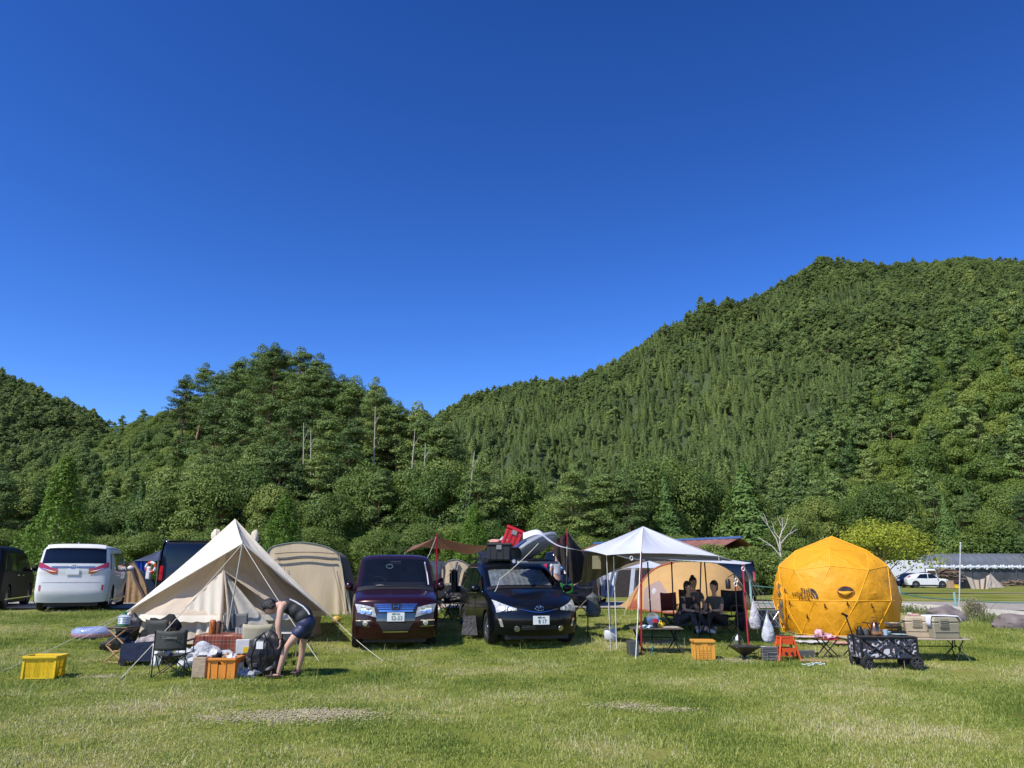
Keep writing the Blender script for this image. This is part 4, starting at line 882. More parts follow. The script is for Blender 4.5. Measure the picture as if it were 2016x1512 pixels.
# --- canvas tipi with fly, left --------------------------------------------------
cc = GX(447, 17.5); T = thing('canvas_bell_tent', 'cream canvas bell tent with a peaked fly sheet and front pole', 'tent', cc)
APX = P(463, 1021, 17.5); FP = P(478, 1070, 15.6); L = P(250, 1204, 16.0); Rr = P(668, 1228, 16.6)
LB = P(300, 1205, 19.5); RB = P(640, 1200, 19.5)
# bell tent proper
ht = APX.z - cc.z - .06; n = 48; Rt = 2.02; wh = .52
def bell(u, v):
    a = R_(-90) + (v - .5) * 2 * math.pi; fold = .012 * math.sin(v * 6.283 * 30) * min(1, u * 3)
    seg = 9; sc = 1 - .055 * abs(math.sin(v * math.pi * seg))            # scalloped eave between guy points
    if u < .78: t = u / .78; r = (Rt * sc) * t + fold; z = ht + (wh - ht) * t - .10 * math.sin(math.pi * t)
    else: t = (u - .78) / .22; r = Rt * sc * (1 - .03 * math.sin(t * 3)) + .015 * math.sin(v * 6.283 * 45) * t; z = wh * (1 - t)
    return (r * math.cos(a), r * math.sin(a), z)
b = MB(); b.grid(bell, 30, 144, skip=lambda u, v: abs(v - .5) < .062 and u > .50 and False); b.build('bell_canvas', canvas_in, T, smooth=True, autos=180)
# eave flap
b = MB()
def eave(u, v):
    a = R_(-90) + (v - .5) * 2 * math.pi; sc = 1 - .055 * abs(math.sin(v * math.pi * 9)); r = Rt * sc + .01 + .05 * u; return (r * math.cos(a), r * math.sin(a), wh - .12 * u + .01 + .012 * math.sin(v * 300) * u)
b.grid(eave, 2, 144); b.build('eave_flap', canvas, T, smooth=True)
# door: A shaped porch standing out of the cone
D = P(441, 1124, 15.75); W_ = lambda px, Y, dz=0: GX(px, Y) + Vector((0, 0, dz))
b = MB(); dl, dr = W_(408, 15.45), W_(545, 15.6); inn = P(445, 1085, 16.9)
cloth_tri(b, D, P(352, 1207, 15.75), inn, 10, .02, .02, 4, 2); cloth_tri(b, D, inn, P(556, 1205, 15.9), 10, .02, .02, 4, 5)
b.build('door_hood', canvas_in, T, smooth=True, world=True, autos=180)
b = MB()
def flapL(u, v):
    e0 = lerp(D, P(436, 1262, 15.5), v); e1 = lerp(lerp(D, P(352, 1207, 15.75), 1), P(352, 1262, 15.7), v); p = lerp(e0, lerp(D, e1, 1) if v > 0 else e1, u) if True else e0
    top = lerp(D, P(352, 1209, 15.75), u); bot = lerp(P(438, 1262, 15.5), P(352, 1262, 15.7), u); p = lerp(top, bot, v)
    return p + Vector((0, -.05 * math.sin(u * 26) * (.3 + .7 * v) * (u * (1 - u) * 4), 0))
b.grid(flapL, 30, 10); b.build('door_panel', canvas, T, smooth=True, world=True, autos=180)
b = MB(); b.grid(lambda u, v: lerp(lerp(D, P(450, 1262, 15.55), v), lerp(D, P(556, 1262, 15.9), v), u) + Vector((0, .06 * math.sin(u * 9), 0)), 16, 8)
b.build('door_mesh', mat('greyish_canvas', (.50, .46, .37), .9, var=.05, bump=.4, bs=6), T, smooth=True, world=True, autos=180)
b = MB(); b.tube([D + Vector((0, -.03, 0)), P(438, 1200, 15.5) + Vector((0, -.03, 0)), P(432, 1262, 15.42)], [.035, .05, .06], 8, flat=.6); b.tube([D + Vector((.02, -.03, 0)), P(450, 1200, 15.5), P(447, 1262, 15.42)], [.03, .045, .05], 8, flat=.6)
b.build('rolled_door', canvas_in, T, smooth=True, world=True)
# fly sheet
b = MB()
cloth_tri(b, APX, FP, L, 26, .10, .010, 3, 1)
cloth_tri(b, APX, L, LB, 16, .12, .012, 3, 2)
cloth_tri(b, APX, Rr, FP, 26, .12, .014, 4, 3)
cloth_tri(b, APX, RB, Rr, 16, .12, .012, 4, 4)
cloth_tri(b, APX, LB, RB, 16, .12, .012, 4, 5)
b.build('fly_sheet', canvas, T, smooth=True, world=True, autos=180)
b = MB()   # reinforced hem along the front edge
b.tube([lerp(FP, L, t) + Vector((0, -.01, -.10 * 0)) for t in np.linspace(0, 1, 12)], .012, 6); b.tube([lerp(FP, Rr, t) for t in np.linspace(0, 1, 12)], .012, 6); b.build('hem', canvas, T, world=True)
b = MB()
for px, py in ((424, 1054), (502, 1058)): c = P(px, py, 17.4); b.ell(c, (.09, .06, .13), 10, 8, jit=.5, seed=px)
b.build('vent_hood', canvas, T, smooth=True, world=True)
b = MB(); fb = GX(440, 15.35); b.tube([fb, FP + Vector((0, 0, .06))], .014, 10); b.build('front_pole', pole_m, T, smooth=True, world=True)
for p_, g_ in ((FP, G(236, 1338)), (FP, G(628, 1302)), (L, G(2, 1322)), (L, G(150, 1262)), (L, G(205, 1280)), (Rr, G(754, 1301)), (Rr, G(664, 1258))): rope(T, p_, g_, .0055 if p_ is not FP else .007)
b = MB()
for g_ in (G(236, 1338), G(2, 1322), G(754, 1301)): b.tube([g_ + Vector((0, 0, -.05)), g_ + Vector((.01, 0, .06))], .007, 5)
b.build('peg', pole_m, T, world=True)

# --- beige tunnel tent ---------------------------------------------------------------
def arch_tent(name, label, prof_front, Yf, depth, mf, mside, shift=(0, 0), extra=None, group=None, base=None):
    """prof_front: pixels of the front arch left foot -> right foot, at depth Yf"""
    A = [P(px, py, Yf) for px, py in prof_front]; A[0].z = A[-1].z = gz(Yf) + .01
    A = [Vector(catmull([tuple(a) for a in A], t)) for t in np.linspace(0, len(A) - 1, 41)]
    c = (A[0] + A[-1]) / 2; t_ = thing(name, label, 'tent', (c.x, c.y, gz(Yf)), 0, group)
    b = MB(); cb = Vector((c.x, c.y, c.z))
    def face(u, v):
        e = A[int(round(v * 40))]; m = Vector((e.x * .0 + c.x + (e.x - c.x) * .2, c.y, gz(Yf))) ; p = lerp(Vector((e.x, e.y, gz(Yf))) , e, u)
        return p + Vector((0, .03 * math.sin(v * 40 + u * 3) * (1 - u) * 1.2 + .02 * mnoise.noise(Vector((v * 12, u * 2, 1))), 0))
    b.grid(face, 12, 40); b.build('front_panel', mf, t_, smooth=True, world=True, autos=180)
    b = MB(); b.grid(lambda u, v: A[int(round(v * 40))] + Vector((shift[0] * u, depth * u, (gz(Yf + depth) - gz(Yf)) * u + shift[1] * u * (A[int(round(v * 40))].z - gz(Yf)) - .05 * math.sin(math.pi * u) * (A[int(round(v * 40))].z - gz(Yf) > .2))), 14, 40)
    b.build('tent_body', mside, t_, smooth=True, world=True, autos=180)
    b = MB(); b.tube([a + Vector((0, -.012, 0)) for a in A], .016, 6); b.build('pole_sleeve', extra or grey_f, t_, world=True)
    return t_, A
bt_, A_ = arch_tent('tunnel_tent', 'large beige tunnel tent with dark brown side next to the plum minivan', [(540, 1203), (534, 1140), (527, 1090), (545, 1074), (600, 1068), (655, 1082), (672, 1110), (682, 1150), (693, 1203)], 21.6, 3.6, beige, brown_f, (-.5, -.05), mat('green_grey_trim', (.12, .16, .13), .7))
b = MB()
for k, yy in ((0, 1090), (1, 1102)):
    b.tube([P(px, yy + 10 * ((px - 600) / 60) ** 2 * .35 - 3, 21.52) for px in range(540, 664, 10)], .022, 6, flat=.5)
b.build('vent_piping', brown_f, bt_, world=True)
b = MB(); cloth_tri(b, P(672, 1100, 21.5), P(700, 1203, 21.9), P(683, 1203, 21.55), 8, 0, .02, 3); b.build('side_flap', brown_f, bt_, smooth=True, world=True)
rope(bt_, P(668, 1092, 21.5), G(690, 1212), .006); rope(bt_, P(540, 1090, 21.5), G(505, 1230), .006)
b = MB(); b.tube([P(560, 1110, 21.5), P(562, 1203, 21.5)], .008, 5); b.tube([P(655, 1112, 21.5), P(676, 1203, 21.5)], .008, 5); b.build('zip', mat('zip_brown', (.28, .21, .13), .6), bt_, world=True)

# --- little brown dome tent behind the white minivan --------------------------------
brown2 = mat('tan_fabric', (.34, .22, .11), .7, var=.1, bump=.6, bs=8, trans=.15)
t2, A2 = arch_tent('dome_tent', 'tan dome tent with grey top half hidden behind the white minivan', [(236, 1178), (244, 1130), (256, 1108), (266, 1110), (278, 1130), (288, 1155), (293, 1178)], 29, 2.2, brown2, grey_f, (-.6, -.2), brown_f)
b = MB(); b.tube([P(258, 1112, 28.9), P(266, 1140, 28.9), P(284, 1176, 28.9)], .05, 6); b.build('door_seam', brown_f, t2, world=True)

# --- blue canopy with blue sheet ------------------------------------------------------
navy_c = mat('navy_canopy', (.04, .05, .085), .7, var=.08)
c0 = GX(300, 31); T = thing('navy_canopy', 'dark blue pop up canopy with blue side sheet behind the navy van', 'canopy', c0)
b = MB(); ap = P(316, 1083, 32); cs = [P(265, 1104, 30.5), P(312, 1104, 30.5), P(345, 1102, 33.5), P(300, 1102, 33.5)]
for k in range(4): cloth_tri(b, ap, cs[k], cs[(k + 1) % 4], 6, .05, .004, 2)
b.build('roof', navy_c, T, smooth=True, world=True, sol=.01); b = MB()
for c in cs: b.tube([gnd(c), c], .02, 6)
b.build('leg', grey_f, T, world=True)
b = MB(); b.grid(lambda u, v: P(268 + 20 * u, 1105 + (40 + 14 * u) * v, 30.6) + Vector((0, .08 * math.sin(u * 20), 0)), 12, 4); b.build('side_sheet', mat('bright_blue_sheet', (.03, .13, .50), .6, var=.1, trans=.2), T, smooth=True, world=True)
b = MB(); b.tube([(0, 0, 0), (0, .02, .01)], .01)
T = thing('life_ring', 'orange red and white ring hanging beside the navy van', 'float', P(297, 1117, 29) - Vector((0, 0, .25)))
b = MB(); M = Matrix.Translation(P(297, 1117, 29)) @ Matrix.Rotation(R_(90), 4, 'X')
for k in range(8):
    b.mi = k % 2; b.tube([(.17 * math.cos(t), .17 * math.sin(t), 0) for t in np.linspace(k * .785, k * .785 + .79, 6)], .055, 8, M)
b.build('ring', [mat('orange_vinyl', (.55, .07, .02), .35), white_pl], T, smooth=True, world=True)
b = MB(); b.box(P(292, 1128, 29), (.16, .1, .45), bev=.03); b.build('hanging_bag', white_pl, T, world=True)

# --- brown tarp with red pole, centre -----------------------------------------------
br_t = mat('brown_tarp_cloth', (.20, .10, .06), .8, var=.06, bump=.3, bs=4, trans=.25)
tp = P(859, 1056, 20); T = thing('brown_tarp', 'brown tarp held up by a red pole right of the plum minivan', 'tarp', gnd(tp))
b = MB(); lf = P(797, 1088, 20.5); rt = P(962, 1073, 21.5); bk = P(838, 1066, 24.5); bl = P(812, 1075, 24.5); brr = P(960, 1076, 25)
cloth_tri(b, tp, lf, bl, 12, .08, .01, 2); cloth_tri(b, tp, bl, brr, 12, .15, .01, 2); cloth_tri(b, tp, brr, rt, 12, .25, .01, 2)
b.build('tarp_cloth', br_t, T, smooth=True, world=True, autos=180)
b = MB(); b.tube([gnd(P(862, 1200, 20)), tp + Vector((0, 0, .08))], .016, 8); b.build('pole', red_m, T, world=True)
rope(T, tp, G(935, 1196), .006); rope(T, tp, P(836, 1110, 19.6), .006); rope(T, lf, gnd(P(815, 1200, 20.2)), .006); rope(T, rt, P(965, 1100, 21), .006)

# --- beige tents behind the brown tarp ----------------------------------------------
t3, A3 = arch_tent('tunnel_tent', 'beige tent with arched grey top behind the hanging black jacket', [(866, 1186), (864, 1130), (880, 1106), (905, 1103), (925, 1118), (936, 1150), (940, 1186)], 27, 3.2, beige, grey_f, (.6, -.1), grey_f)
b = MB(); b.tube([P(900, 1106, 26.9), P(888, 1150, 26.9), P(876, 1186, 26.9)], .05, 6); b.build('door_seam', grey_f, t3, world=True)
b = MB(); b.grid(lambda u, v: P(918 + 20 * u + 6 * v, 1120 + 10 * u + (60 - 10 * u) * v, 26.8), 6, 6); b.build('window_panel', mat('grey_mesh', (.2, .2, .19), .6, alpha=.8), t3, world=True)

# --- dark A frame tarp and olive curtain --------------------------------------------
pt = P(1117, 1046, 18.2); T = thing('dark_tarp', 'dark brown tarp sheet slung from a thin pole right of the grey kayak', 'tarp', gnd(pt))
b = MB()
def dk(u, v):
    top = sag_line(P(1086, 1062, 18.6), pt, 10, .04) + sag_line(pt, P(1149, 1086, 18.8), 10, .03)[1:]; bot = sag_line(P(1090, 1090, 18.6), P(1128, 1150, 18.6), 10, .0) + sag_line(P(1128, 1150, 18.6), P(1160, 1118, 18.8), 10, .1)[1:]
    k = v * 20; i = int(round(k)); return lerp(top[i], bot[i], u) + Vector((0, .05 * math.sin(v * 30 + u * 2), 0))
b.grid(dk, 10, 20); b.build('tarp_cloth', dark_t, T, smooth=True, world=True, autos=180)
b = MB(); b.tube([gnd(P(1112, 1200, 18.2)), lerp(gnd(P(1112, 1200, 18.2)), pt, .85)], .013, 8); b.build('pole', pole_m, T, world=True)
b = MB(); b.tube([lerp(gnd(P(1112, 1200, 18.2)), pt, .85), pt + Vector((0, 0, .06))], .013, 8); b.build('pole_tip', red_m, T, world=True)
rope(T, pt, P(1085, 1088, 18.5), .006, m=red_m); rope(T, pt, P(1152, 1086, 18.7), .006)

T = thing('olive_tarp', 'olive green tarp hanging as a curtain under the left end of the white tarp', 'tarp', gnd(P(1190, 1100, 17.6)))
b = MB()
tl = [P(px, py, 17.4 + .8 * k) for k, (px, py) in enumerate(((1152, 1086), (1175, 1088), (1205, 1092), (1240, 1098), (1262, 1100)))]; bl_ = [P(px, py, 17.4 + .8 * k) for k, (px, py) in enumerate(((1143, 1155), (1165, 1145), (1195, 1130), (1232, 1112), (1258, 1104)))]
b.grid(lambda u, v: Vector(lerp(catmull([tuple(q) for q in tl], v * 4), catmull([tuple(q) for q in bl_], v * 4), u)) + Vector((0, .06 * math.sin(v * 34) * (.3 + u), 0)), 8, 60)
b.build('tarp_cloth', olive_t, T, smooth=True, world=True, autos=180)
b = MB(); b.grid(lambda u, v: P(1166 + 17 * v, 1094 + 26 * u, 17.2), 3, 3); b.build('clear_window', mat('clear_pvc', (.35, .33, .22), .2, alpha=.6), T, world=True)
b = MB(); b.tube([gnd(P(1157, 1230, 17.2)), P(1157, 1088, 17.2)], .014, 8); b.build('pole', black_m, T, world=True)

# --- white tarp ---------------------------------------------------------------------
PK = P(1266, 1036, 17.3); T = thing('white_tarp', 'white square tarp raised to a peak over the seated campers', 'tarp', gnd(PK))
FL = P(1150, 1083, 15.6); FM = P(1194, 1093, 15.4); FC = P(1262, 1089, 15.2); FR = P(1415, 1095, 16.6); BR = P(1460, 1110, 19.2); BL = P(1190, 1070, 20)
b = MB()
cloth_tri(b, PK, FL, FM, 8, .05, .003, 1, 1, .01); cloth_tri(b, PK, FM, FC, 12, .05, .003, 1, 2, .01); cloth_tri(b, PK, FC, FR, 16, .08, .005, 1, 3, .03)
cloth_tri(b, PK, FR, BR, 10, .06, .006, 2, 4, .02); cloth_tri(b, PK, BR, BL, 12, .10, .006, 2, 5, .02); cloth_tri(b, PK, BL, FL, 12, .08, .006, 2, 6, .02)
b.build('tarp_cloth', white_t, T, smooth=True, world=True, autos=180)
b = MB(); K0 = P(1300, 1095, 15.6); cloth_tri(b, P(1268, 1098, 15.6), P(1462, 1111, 15.8), P(1380, 1094, 18.4), 12, .01, .004, 1, 1)
cloth_tri(b, P(1462, 1111, 15.8), P(1380, 1094, 18.4), P(1480, 1108, 19.4), 8, .01, .004, 1, 2)
b.build('lower_tarp_cloth', mat('grey_white_cloth', (.56, .58, .60), .75, var=.04, trans=.08), T, smooth=True, world=True, autos=180)
# strip that runs to the roof of the black car
b = MB(); strip = [(1030, 1062), (1060, 1052), (1082, 1066), (1105, 1077), (1150, 1084)]
b.grid(lambda u, v: Vector(catmull([tuple(P(x, y, 16.4 - .2 * k)) for k, (x, y) in enumerate(strip)], v * 4)) + Vector((0, .5 * u, .16 * math.sin(u * 1.6) * (1 - v))), 6, 24)
b.build('tarp_corner', white_t, T, smooth=True, world=True, autos=180)
def pole(T, pts, Y, r=.013, m=pole_m, name='pole'):
    b = MB(); ps = [P(x, y, yy) for (x, y), yy in zip(pts, Y if isinstance(Y, (list, tuple)) else [Y] * len(pts))]; ps[-1].z = gz(ps[-1].y) - .02; b.tube(ps, r, 8); return b.build(name, m, T, world=True)
wp = mat('white_pole', (.6, .6, .58), .4, .2)
pole(T, [(1194, 1092), (1201, 1238)], 15.5, .007, wp); pole(T, [(1208, 1096), (1213, 1240)], 15.9, .010, wp)
o = pole(T, [(1263, 1086), (1258, 1170)], [15.2, 15.0], .014, red_m); pole(T, [(1262, 1080), (1250, 1262)], [15.2, 14.6], .008, wp)
pole(T, [(1262, 1150), (1262, 1270)], 15.2, .017, red_m)
for q in (((1275, 1106), (1283, 1230)), ((1322, 1106), (1327, 1230)), ((1380, 1106), (1374, 1225)), ((1387, 1106), (1397, 1232))): pole(T, list(q), 16.8, .015, black_m)
pole(T, [(1462, 1112), (1474, 1275)], 16.4 if False else [15.6, 15.2], .017, red_m)
for a_, g_ in ((P(1462, 1112, 15.6), G(1545, 1257)), (P(1462, 1112, 15.6), G(1560, 1246)), (P(1465, 1112, 15.6), G(1512, 1240)), (FR, P(1416, 1105, 16.6)), (FM, G(1205, 1262)), (P(1060, 1070, 15.9), P(984, 1140, 15.6)), (P(984, 1140, 15.6), P(974, 1165, 15.55))): rope(T, a_, g_, .007)
b = MB()
for (x, y) in ((1243, 1099), (1463, 1120), (1450, 1142), (1448, 1150)): b.tube([P(x + 3 * math.cos(t), y + 4 * math.sin(t), 15.3) for t in np.linspace(0, 6.28, 10)], .008, 5)
b.build('hook', wp, T, world=True)
b = MB(); b.tube([P(1215, 1093, 15.5), P(1232, 1098, 15.4), P(1270, 1103, 15.3)], .014, 6); b.build('crossbar', wp, T, world=True)

# --- orange and brown dome tent ------------------------------------------------------
or_f = mat('orange_tan_fabric', (.54, .33, .12), .75, var=.06, vs=3, bump=.5, bs=5, trans=.18)
rd_f = mat('rust_fabric', (.33, .09, .04), .75, var=.08, trans=.1); gb_f = mat('grey_brown_fabric', (.28, .20, .17), .8, var=.06)
T = thing('dome_tent', 'orange tan dome tent with rust trim and grey door behind the seated campers', 'tent', GX(1355, 23))
b = MB(); prof = [(1238, 1200), (1262, 1150), (1290, 1120), (1330, 1108), (1375, 1107), (1415, 1112), (1450, 1135), (1474, 1175), (1480, 1202)]
Am = [P(x, y, 23.4) for x, y in prof]; ft = lambda v: Vector(catmull([tuple(q) for q in Am], v * 8))
base_f = [P(1300, 1204, 21.6), P(1330, 1205, 21.5), P(1390, 1205, 21.5), P(1440, 1204, 21.7)]
def body_(u, v):
    e = ft(v); bx = P(1236 + 245 * v, 1204, 23.2 - 1.7 * math.sin(math.pi * v)); bx.z = gz(bx.y) + .01; p = lerp(bx, e, u); bul = math.sin(math.pi * u) * .35
    return p + Vector(((v - .5) * bul * .6, -bul * math.sin(math.pi * v), bul * .25 * math.sin(math.pi * v)))
b.grid(body_, 14, 40, skip=None); b.grid(lambda u, v: ft(v) + Vector((0, 2.6 * u, -(ft(v).z - gz(26)) * u ** 1.8)), 10, 40)
b.build('tent_body', or_f, T, smooth=True, world=True, autos=180)
def on(u, v, off=.03): p = body_(u, v); return p + Vector((0, -off, off * .3))
b = MB(); b.tube([on(u, .02 + .08 * u, .03) for u in np.linspace(0, 1, 12)], .03, 6); b.tube([on(1 - .99 * u, .16 + .0 * u, .02) if False else ft(.06 + .3 * u) + Vector((0, -.02, .01)) for u in np.linspace(0, 1, 14)], .035, 6)
b.tube([on(.05 + .7 * u, .90 - .16 * u, .03) for u in np.linspace(0, 1, 10)], .022, 6); b.tube([on(.01, v, .03) for v in np.linspace(0, .45, 16)], .04, 6); b.build('trim', rd_f, T, world=True)
b = MB(); b.grid(lambda u, v: on(.02 + .62 * u, .13 + .03 * u + (.24 - .13 * u) * v, .035), 10, 8); b.build('door_panel', gb_f, T, smooth=True, world=True)
b = MB(); q = on(.42, .23, .06); b.ell(q, (.07, .01, .10), 10, 6); b.box(q - Vector((0, 0, .22)), (.34, .01, .06)); b.build('emblem', white_pl, T, world=True)
b = MB(); b.grid(lambda u, v: on(.80 + .12 * u * math.sin(v * 3.14), .74 + .12 * v, .04), 4, 10); b.build('vent', brown_f, T, world=True)
b = MB(); b.grid(lambda u, v: on(.04 + .5 * u, .02 + .075 * v, .028), 6, 4); b.build('side_wing', rd_f, T, smooth=True, world=True)
rope(T, P(1240, 1165, 22.5), G(1228, 1212), .006); rope(T, P(1475, 1170, 22.5), G(1500, 1205), .006)

# --- white tent behind olive tarp --------------------------------------------------
T = thing('white_cabin_tent', 'white open fronted tent with dark interior behind the white tarp poles', 'tent', GX(1245, 30))
wt = mat('pale_grey_cloth', (.50, .54, .60), .8, var=.05, trans=.15)
b = MB(); ap = P(1278, 1104, 30.5); c_ = [P(1196, 1128, 29.5), P(1235, 1118, 29), P(1320, 1118, 29.5), P(1330, 1118, 33)]
cloth_tri(b, ap, c_[0], c_[1], 6, .04, .01); cloth_tri(b, ap, c_[1], c_[2], 6, .04, .01); cloth_tri(b, ap, c_[2], c_[3], 6, .04, .01)
b.grid(lambda u, v: lerp(P(1196 + 22 * v, 1128 - 5 * v, 29.4), P(1184 + 22 * v, 1176, 29.2), u) + Vector((0, .08 * math.sin(v * 14), 0)), 4, 14)
b.grid(lambda u, v: lerp(P(1243 + 8 * v, 1119, 29), P(1238 + 8 * v, 1174, 28.9), u), 4, 4); b.grid(lambda u, v: lerp(P(1308 + 20 * v, 1119, 29), P(1310 + 20 * v, 1174, 28.9), u), 4, 4)
b.build('canopy', wt, T, smooth=True, world=True, autos=180)
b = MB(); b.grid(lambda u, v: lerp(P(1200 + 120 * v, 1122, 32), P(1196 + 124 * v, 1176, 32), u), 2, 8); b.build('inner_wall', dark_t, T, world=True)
b = MB(); b.tube([P(1196, 1124, 29.3), gnd(P(1180, 1180, 29.3))], .02, 6); b.tube([P(1250, 1118, 29.3), gnd(P(1250, 1180, 29.3))], .02, 6); b.build('leg', grey_f, T, world=True)

# --- orange geodesic dome ------------------------------------------------------------
og = mat('orange_ripstop', (.84, .40, .012), .6, var=.05, vs=3, bump=.8, bs=6, trans=.28)
og2 = mat('deep_orange_ripstop', (.50, .19, .008), .6, var=.05, trans=.2)
dc = GX(1651, 18.1); T = thing('geodesic_dome_tent', 'large orange geodesic dome tent with round side window', 'tent', dc)
sc_ = (P(1778, 1170, 18.1) - P(1525, 1170, 18.1)).x / 2 * .93; top = P(1637, 1056, 18.1).z - dc.z
cz_ = top * .42
# geodesic vertex rings (angle from front, height fraction, radius fraction)
rings = [(1.0, 0, [(0, 0)]),]
apex = Vector((P(1637, 1056, 18.1).x - dc.x, 0, top))
def V_(az_, hf, rf): a = R_(az_ - 90); return Vector((math.cos(a) * rf * sc_, math.sin(a) * rf * sc_, hf * top))
r1 = [V_(a + 12, .845, .58) for a in range(-36, 324, 72)]
r2 = [V_(a + 12, .64 if k % 2 == 0 else .68, .93 if k % 2 == 0 else .88) for k, a in enumerate(range(-72, 288, 36))]
r3 = [V_(a + 14, .34, 1.0) for a in range(-54, 306, 36)]
r4 = [V_(a + 12, .0, .89) for a in range(-72, 288, 36)]
b = MB(); seams = []
def facet(A, B, C, pull=0):
    """tensioned cloth facet, slightly hollow, with folds running to its corners"""
    A, B, C = Vector(A), Vector(B), Vector(C); n_ = (B - A).cross(C - A).normalized(); N = 8
    if n_.dot((A + B + C) / 3 - Vector((0, 0, cz_))) < 0: n_ = -n_
    idx = {}; vs = []; fs = []
    for i in range(N + 1):
        for j in range(N + 1 - i):
            k = N - i - j; u, v, w_ = i / N, j / N, k / N; p = A * u + B * v + C * w_; m = 27 * u * v * w_
            p = p + n_ * (.035 * m) + n_ * .016 * m * math.sin((u - v) * 17 + A.x * 9 + w_ * 6)
            idx[(i, j)] = len(vs); vs.append(p)
    for i in range(N):
        for j in range(N - i):
            fs.append((idx[(i, j)], idx[(i + 1, j)], idx[(i, j + 1)]))
            if j < N - i - 1: fs.append((idx[(i + 1, j)], idx[(i + 1, j + 1)], idx[(i, j + 1)]))
    b.add(vs, fs); seams.extend([(A, B), (B, C), (C, A)])
for k in range(5): facet(apex, r1[k], r1[(k + 1) % 5])
n10 = 10
for k in range(5):
    m0, m1, m2 = r2[(2 * k) % n10], r2[(2 * k + 1) % n10], r2[(2 * k + 2) % n10]; a_ = r1[k]
    facet(a_, m0, m1); facet(a_, m1, m2); facet(a_, m2, r1[(k + 1) % 5])
for k in range(10): facet(r2[k], r3[k], r2[(k + 1) % 10]); facet(r3[k], r3[(k + 1) % 10], r2[(k + 1) % 10])
for k in range(10):
    a_, c_2 = r3[k], r4[k]; facet(r3[k], r4[(k) % 10], r4[(k + 1) % 10]); facet(r3[k], r3[(k + 1) % 10], r4[(k + 1) % 10])
b.build('dome_fabric', og, T, smooth=True, autos=25)
b = MB(); seen = set()
for A, B in seams:
    key = tuple(sorted([tuple(round(q, 2) for q in A), tuple(round(q, 2) for q in B)]))
    if key in seen: continue
    seen.add(key); ce = Vector((0, 0, cz_)); b.tube([A + (A - ce).normalized() * .004, B + (B - ce).normalized() * .004], .007, 5)
b.build('seam', mat('orange_seam', (.82, .42, .012), .6), T, smooth=True)
# surface look-up on the dome for details: shoot a ray from the camera
from mathutils.bvhtree import BVHTree
dome = [o for o in T.children if o.name.startswith('dome_fabric')][0]
bv = BVHTree.FromPolygons([v.co + dc for v in dome.data.vertices], [tuple(p.vertices) for p in dome.data.polygons])
def dpt(px, py, off=.012):
    h = bv.ray_cast(Vector((0, 0, CZ)), ray(px, py).normalized()); p, n_ = (h[0], h[1]) if h[0] is not None else (P(px, py, 16.6), Vector((0, -1, 0)))
    if n_.y > 0: n_ = -n_
    return p + n_ * off
# skirt band in deeper orange, window, door
b = MB()
def wn(u, v): a = 2 * math.pi * v; return dpt(1665 + 15 * u * math.cos(a), 1164 - 9.5 * u * math.sin(a) + 1, .02)
b.grid(wn, 4, 24); b.build('window', mat('dark_mesh', (.03, .02, .015), .6), T, world=True, smooth=True)
b = MB(); b.grid(lambda u, v: dpt(1650 + 30 * v, 1164.5 + (10 * math.sin(v * math.pi)) * u, .035 + .05 * math.sin(u * 3) * math.sin(v * 3.14)), 6, 14); b.build('window_flap', og, T, smooth=True, world=True)
b = MB(); b.tube([wn(1.08, v) for v in np.linspace(0, 1, 25)], .010, 5); b.build('window_hem', og2, T, world=True)
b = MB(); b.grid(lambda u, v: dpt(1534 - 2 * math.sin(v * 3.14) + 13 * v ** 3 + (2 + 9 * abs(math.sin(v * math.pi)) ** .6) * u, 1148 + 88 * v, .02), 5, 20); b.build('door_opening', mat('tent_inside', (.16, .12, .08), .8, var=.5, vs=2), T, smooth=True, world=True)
b = MB(); b.tube([dpt(1536 + 9 * math.sin(v * math.pi) + 13 * v ** 3, 1147 + 89 * v, .03) for v in np.linspace(0, 1, 14)], .03, 6); b.tube([dpt(1533 - 2 * math.sin(v * 3.14) + 13 * v ** 3, 1147 + 89 * v, .03) for v in np.linspace(0, 1, 14)], .03, 6); b.build('door_hem', og, T, smooth=True, world=True)
b = MB()
for px, py in ((1547, 1163), (1556, 1187), (1590, 1213), (1554, 1214), (1624, 1193), (1668, 1188), (1715, 1192)): p = dpt(px, py, .03); b.box(p, (.02, .01, .09)); b.tube([p, dpt(px + 5, py + 5, .02)], .006, 4)
b.build('toggle', black_m, T, world=True)
ink = mat('black_print', (.02, .018, .015), .6)
def wrap(b, off=.022):    # lay flat marks on the dome's cloth
    out = []
    for v in b.v:
        h = bv.find_nearest(Vector(v)); n_ = h[1] if h[1].dot(Vector(v) - (dc + Vector((0, 0, cz_)))) > 0 else -h[1]; out.append(tuple(h[0] + n_ * off))
    b.v = out; return b
fx = (dpt(1600, 1170, .02) - dpt(1575, 1170, .02)); fy = Vector((0, 0, 1))
b = MB()
for k, tx in enumerate(('THE', 'NORTH', 'FACE')): text_mb(tx, .125, frame(dpt(1596, 1163 + 7.6 * k, .02), fx, fy), b, 'RIGHT', 0)
wrap(b).build('lettering', ink, T, world=True)
b = MB(); M = frame(dpt(1597.5, 1178, .02), fx, fy)    # quarter dome mark: three curved bands
for r0, r1_ in ((.145, .21), (.08, .125), (.02, .06)):
    N = 14; ps = [(r1_ * math.sin(t) * .8, r1_ * math.cos(t), 0) for t in np.linspace(0, 1.57, N)] + [(r0 * math.sin(t) * .8, r0 * math.cos(t), 0) for t in np.linspace(1.57, 0, N)]
    b.add(ps, [(i, i + 1, 2 * N - 2 - i, 2 * N - 1 - i) for i in range(N - 1)], M)
wrap(b).build('emblem', ink, T, world=True)
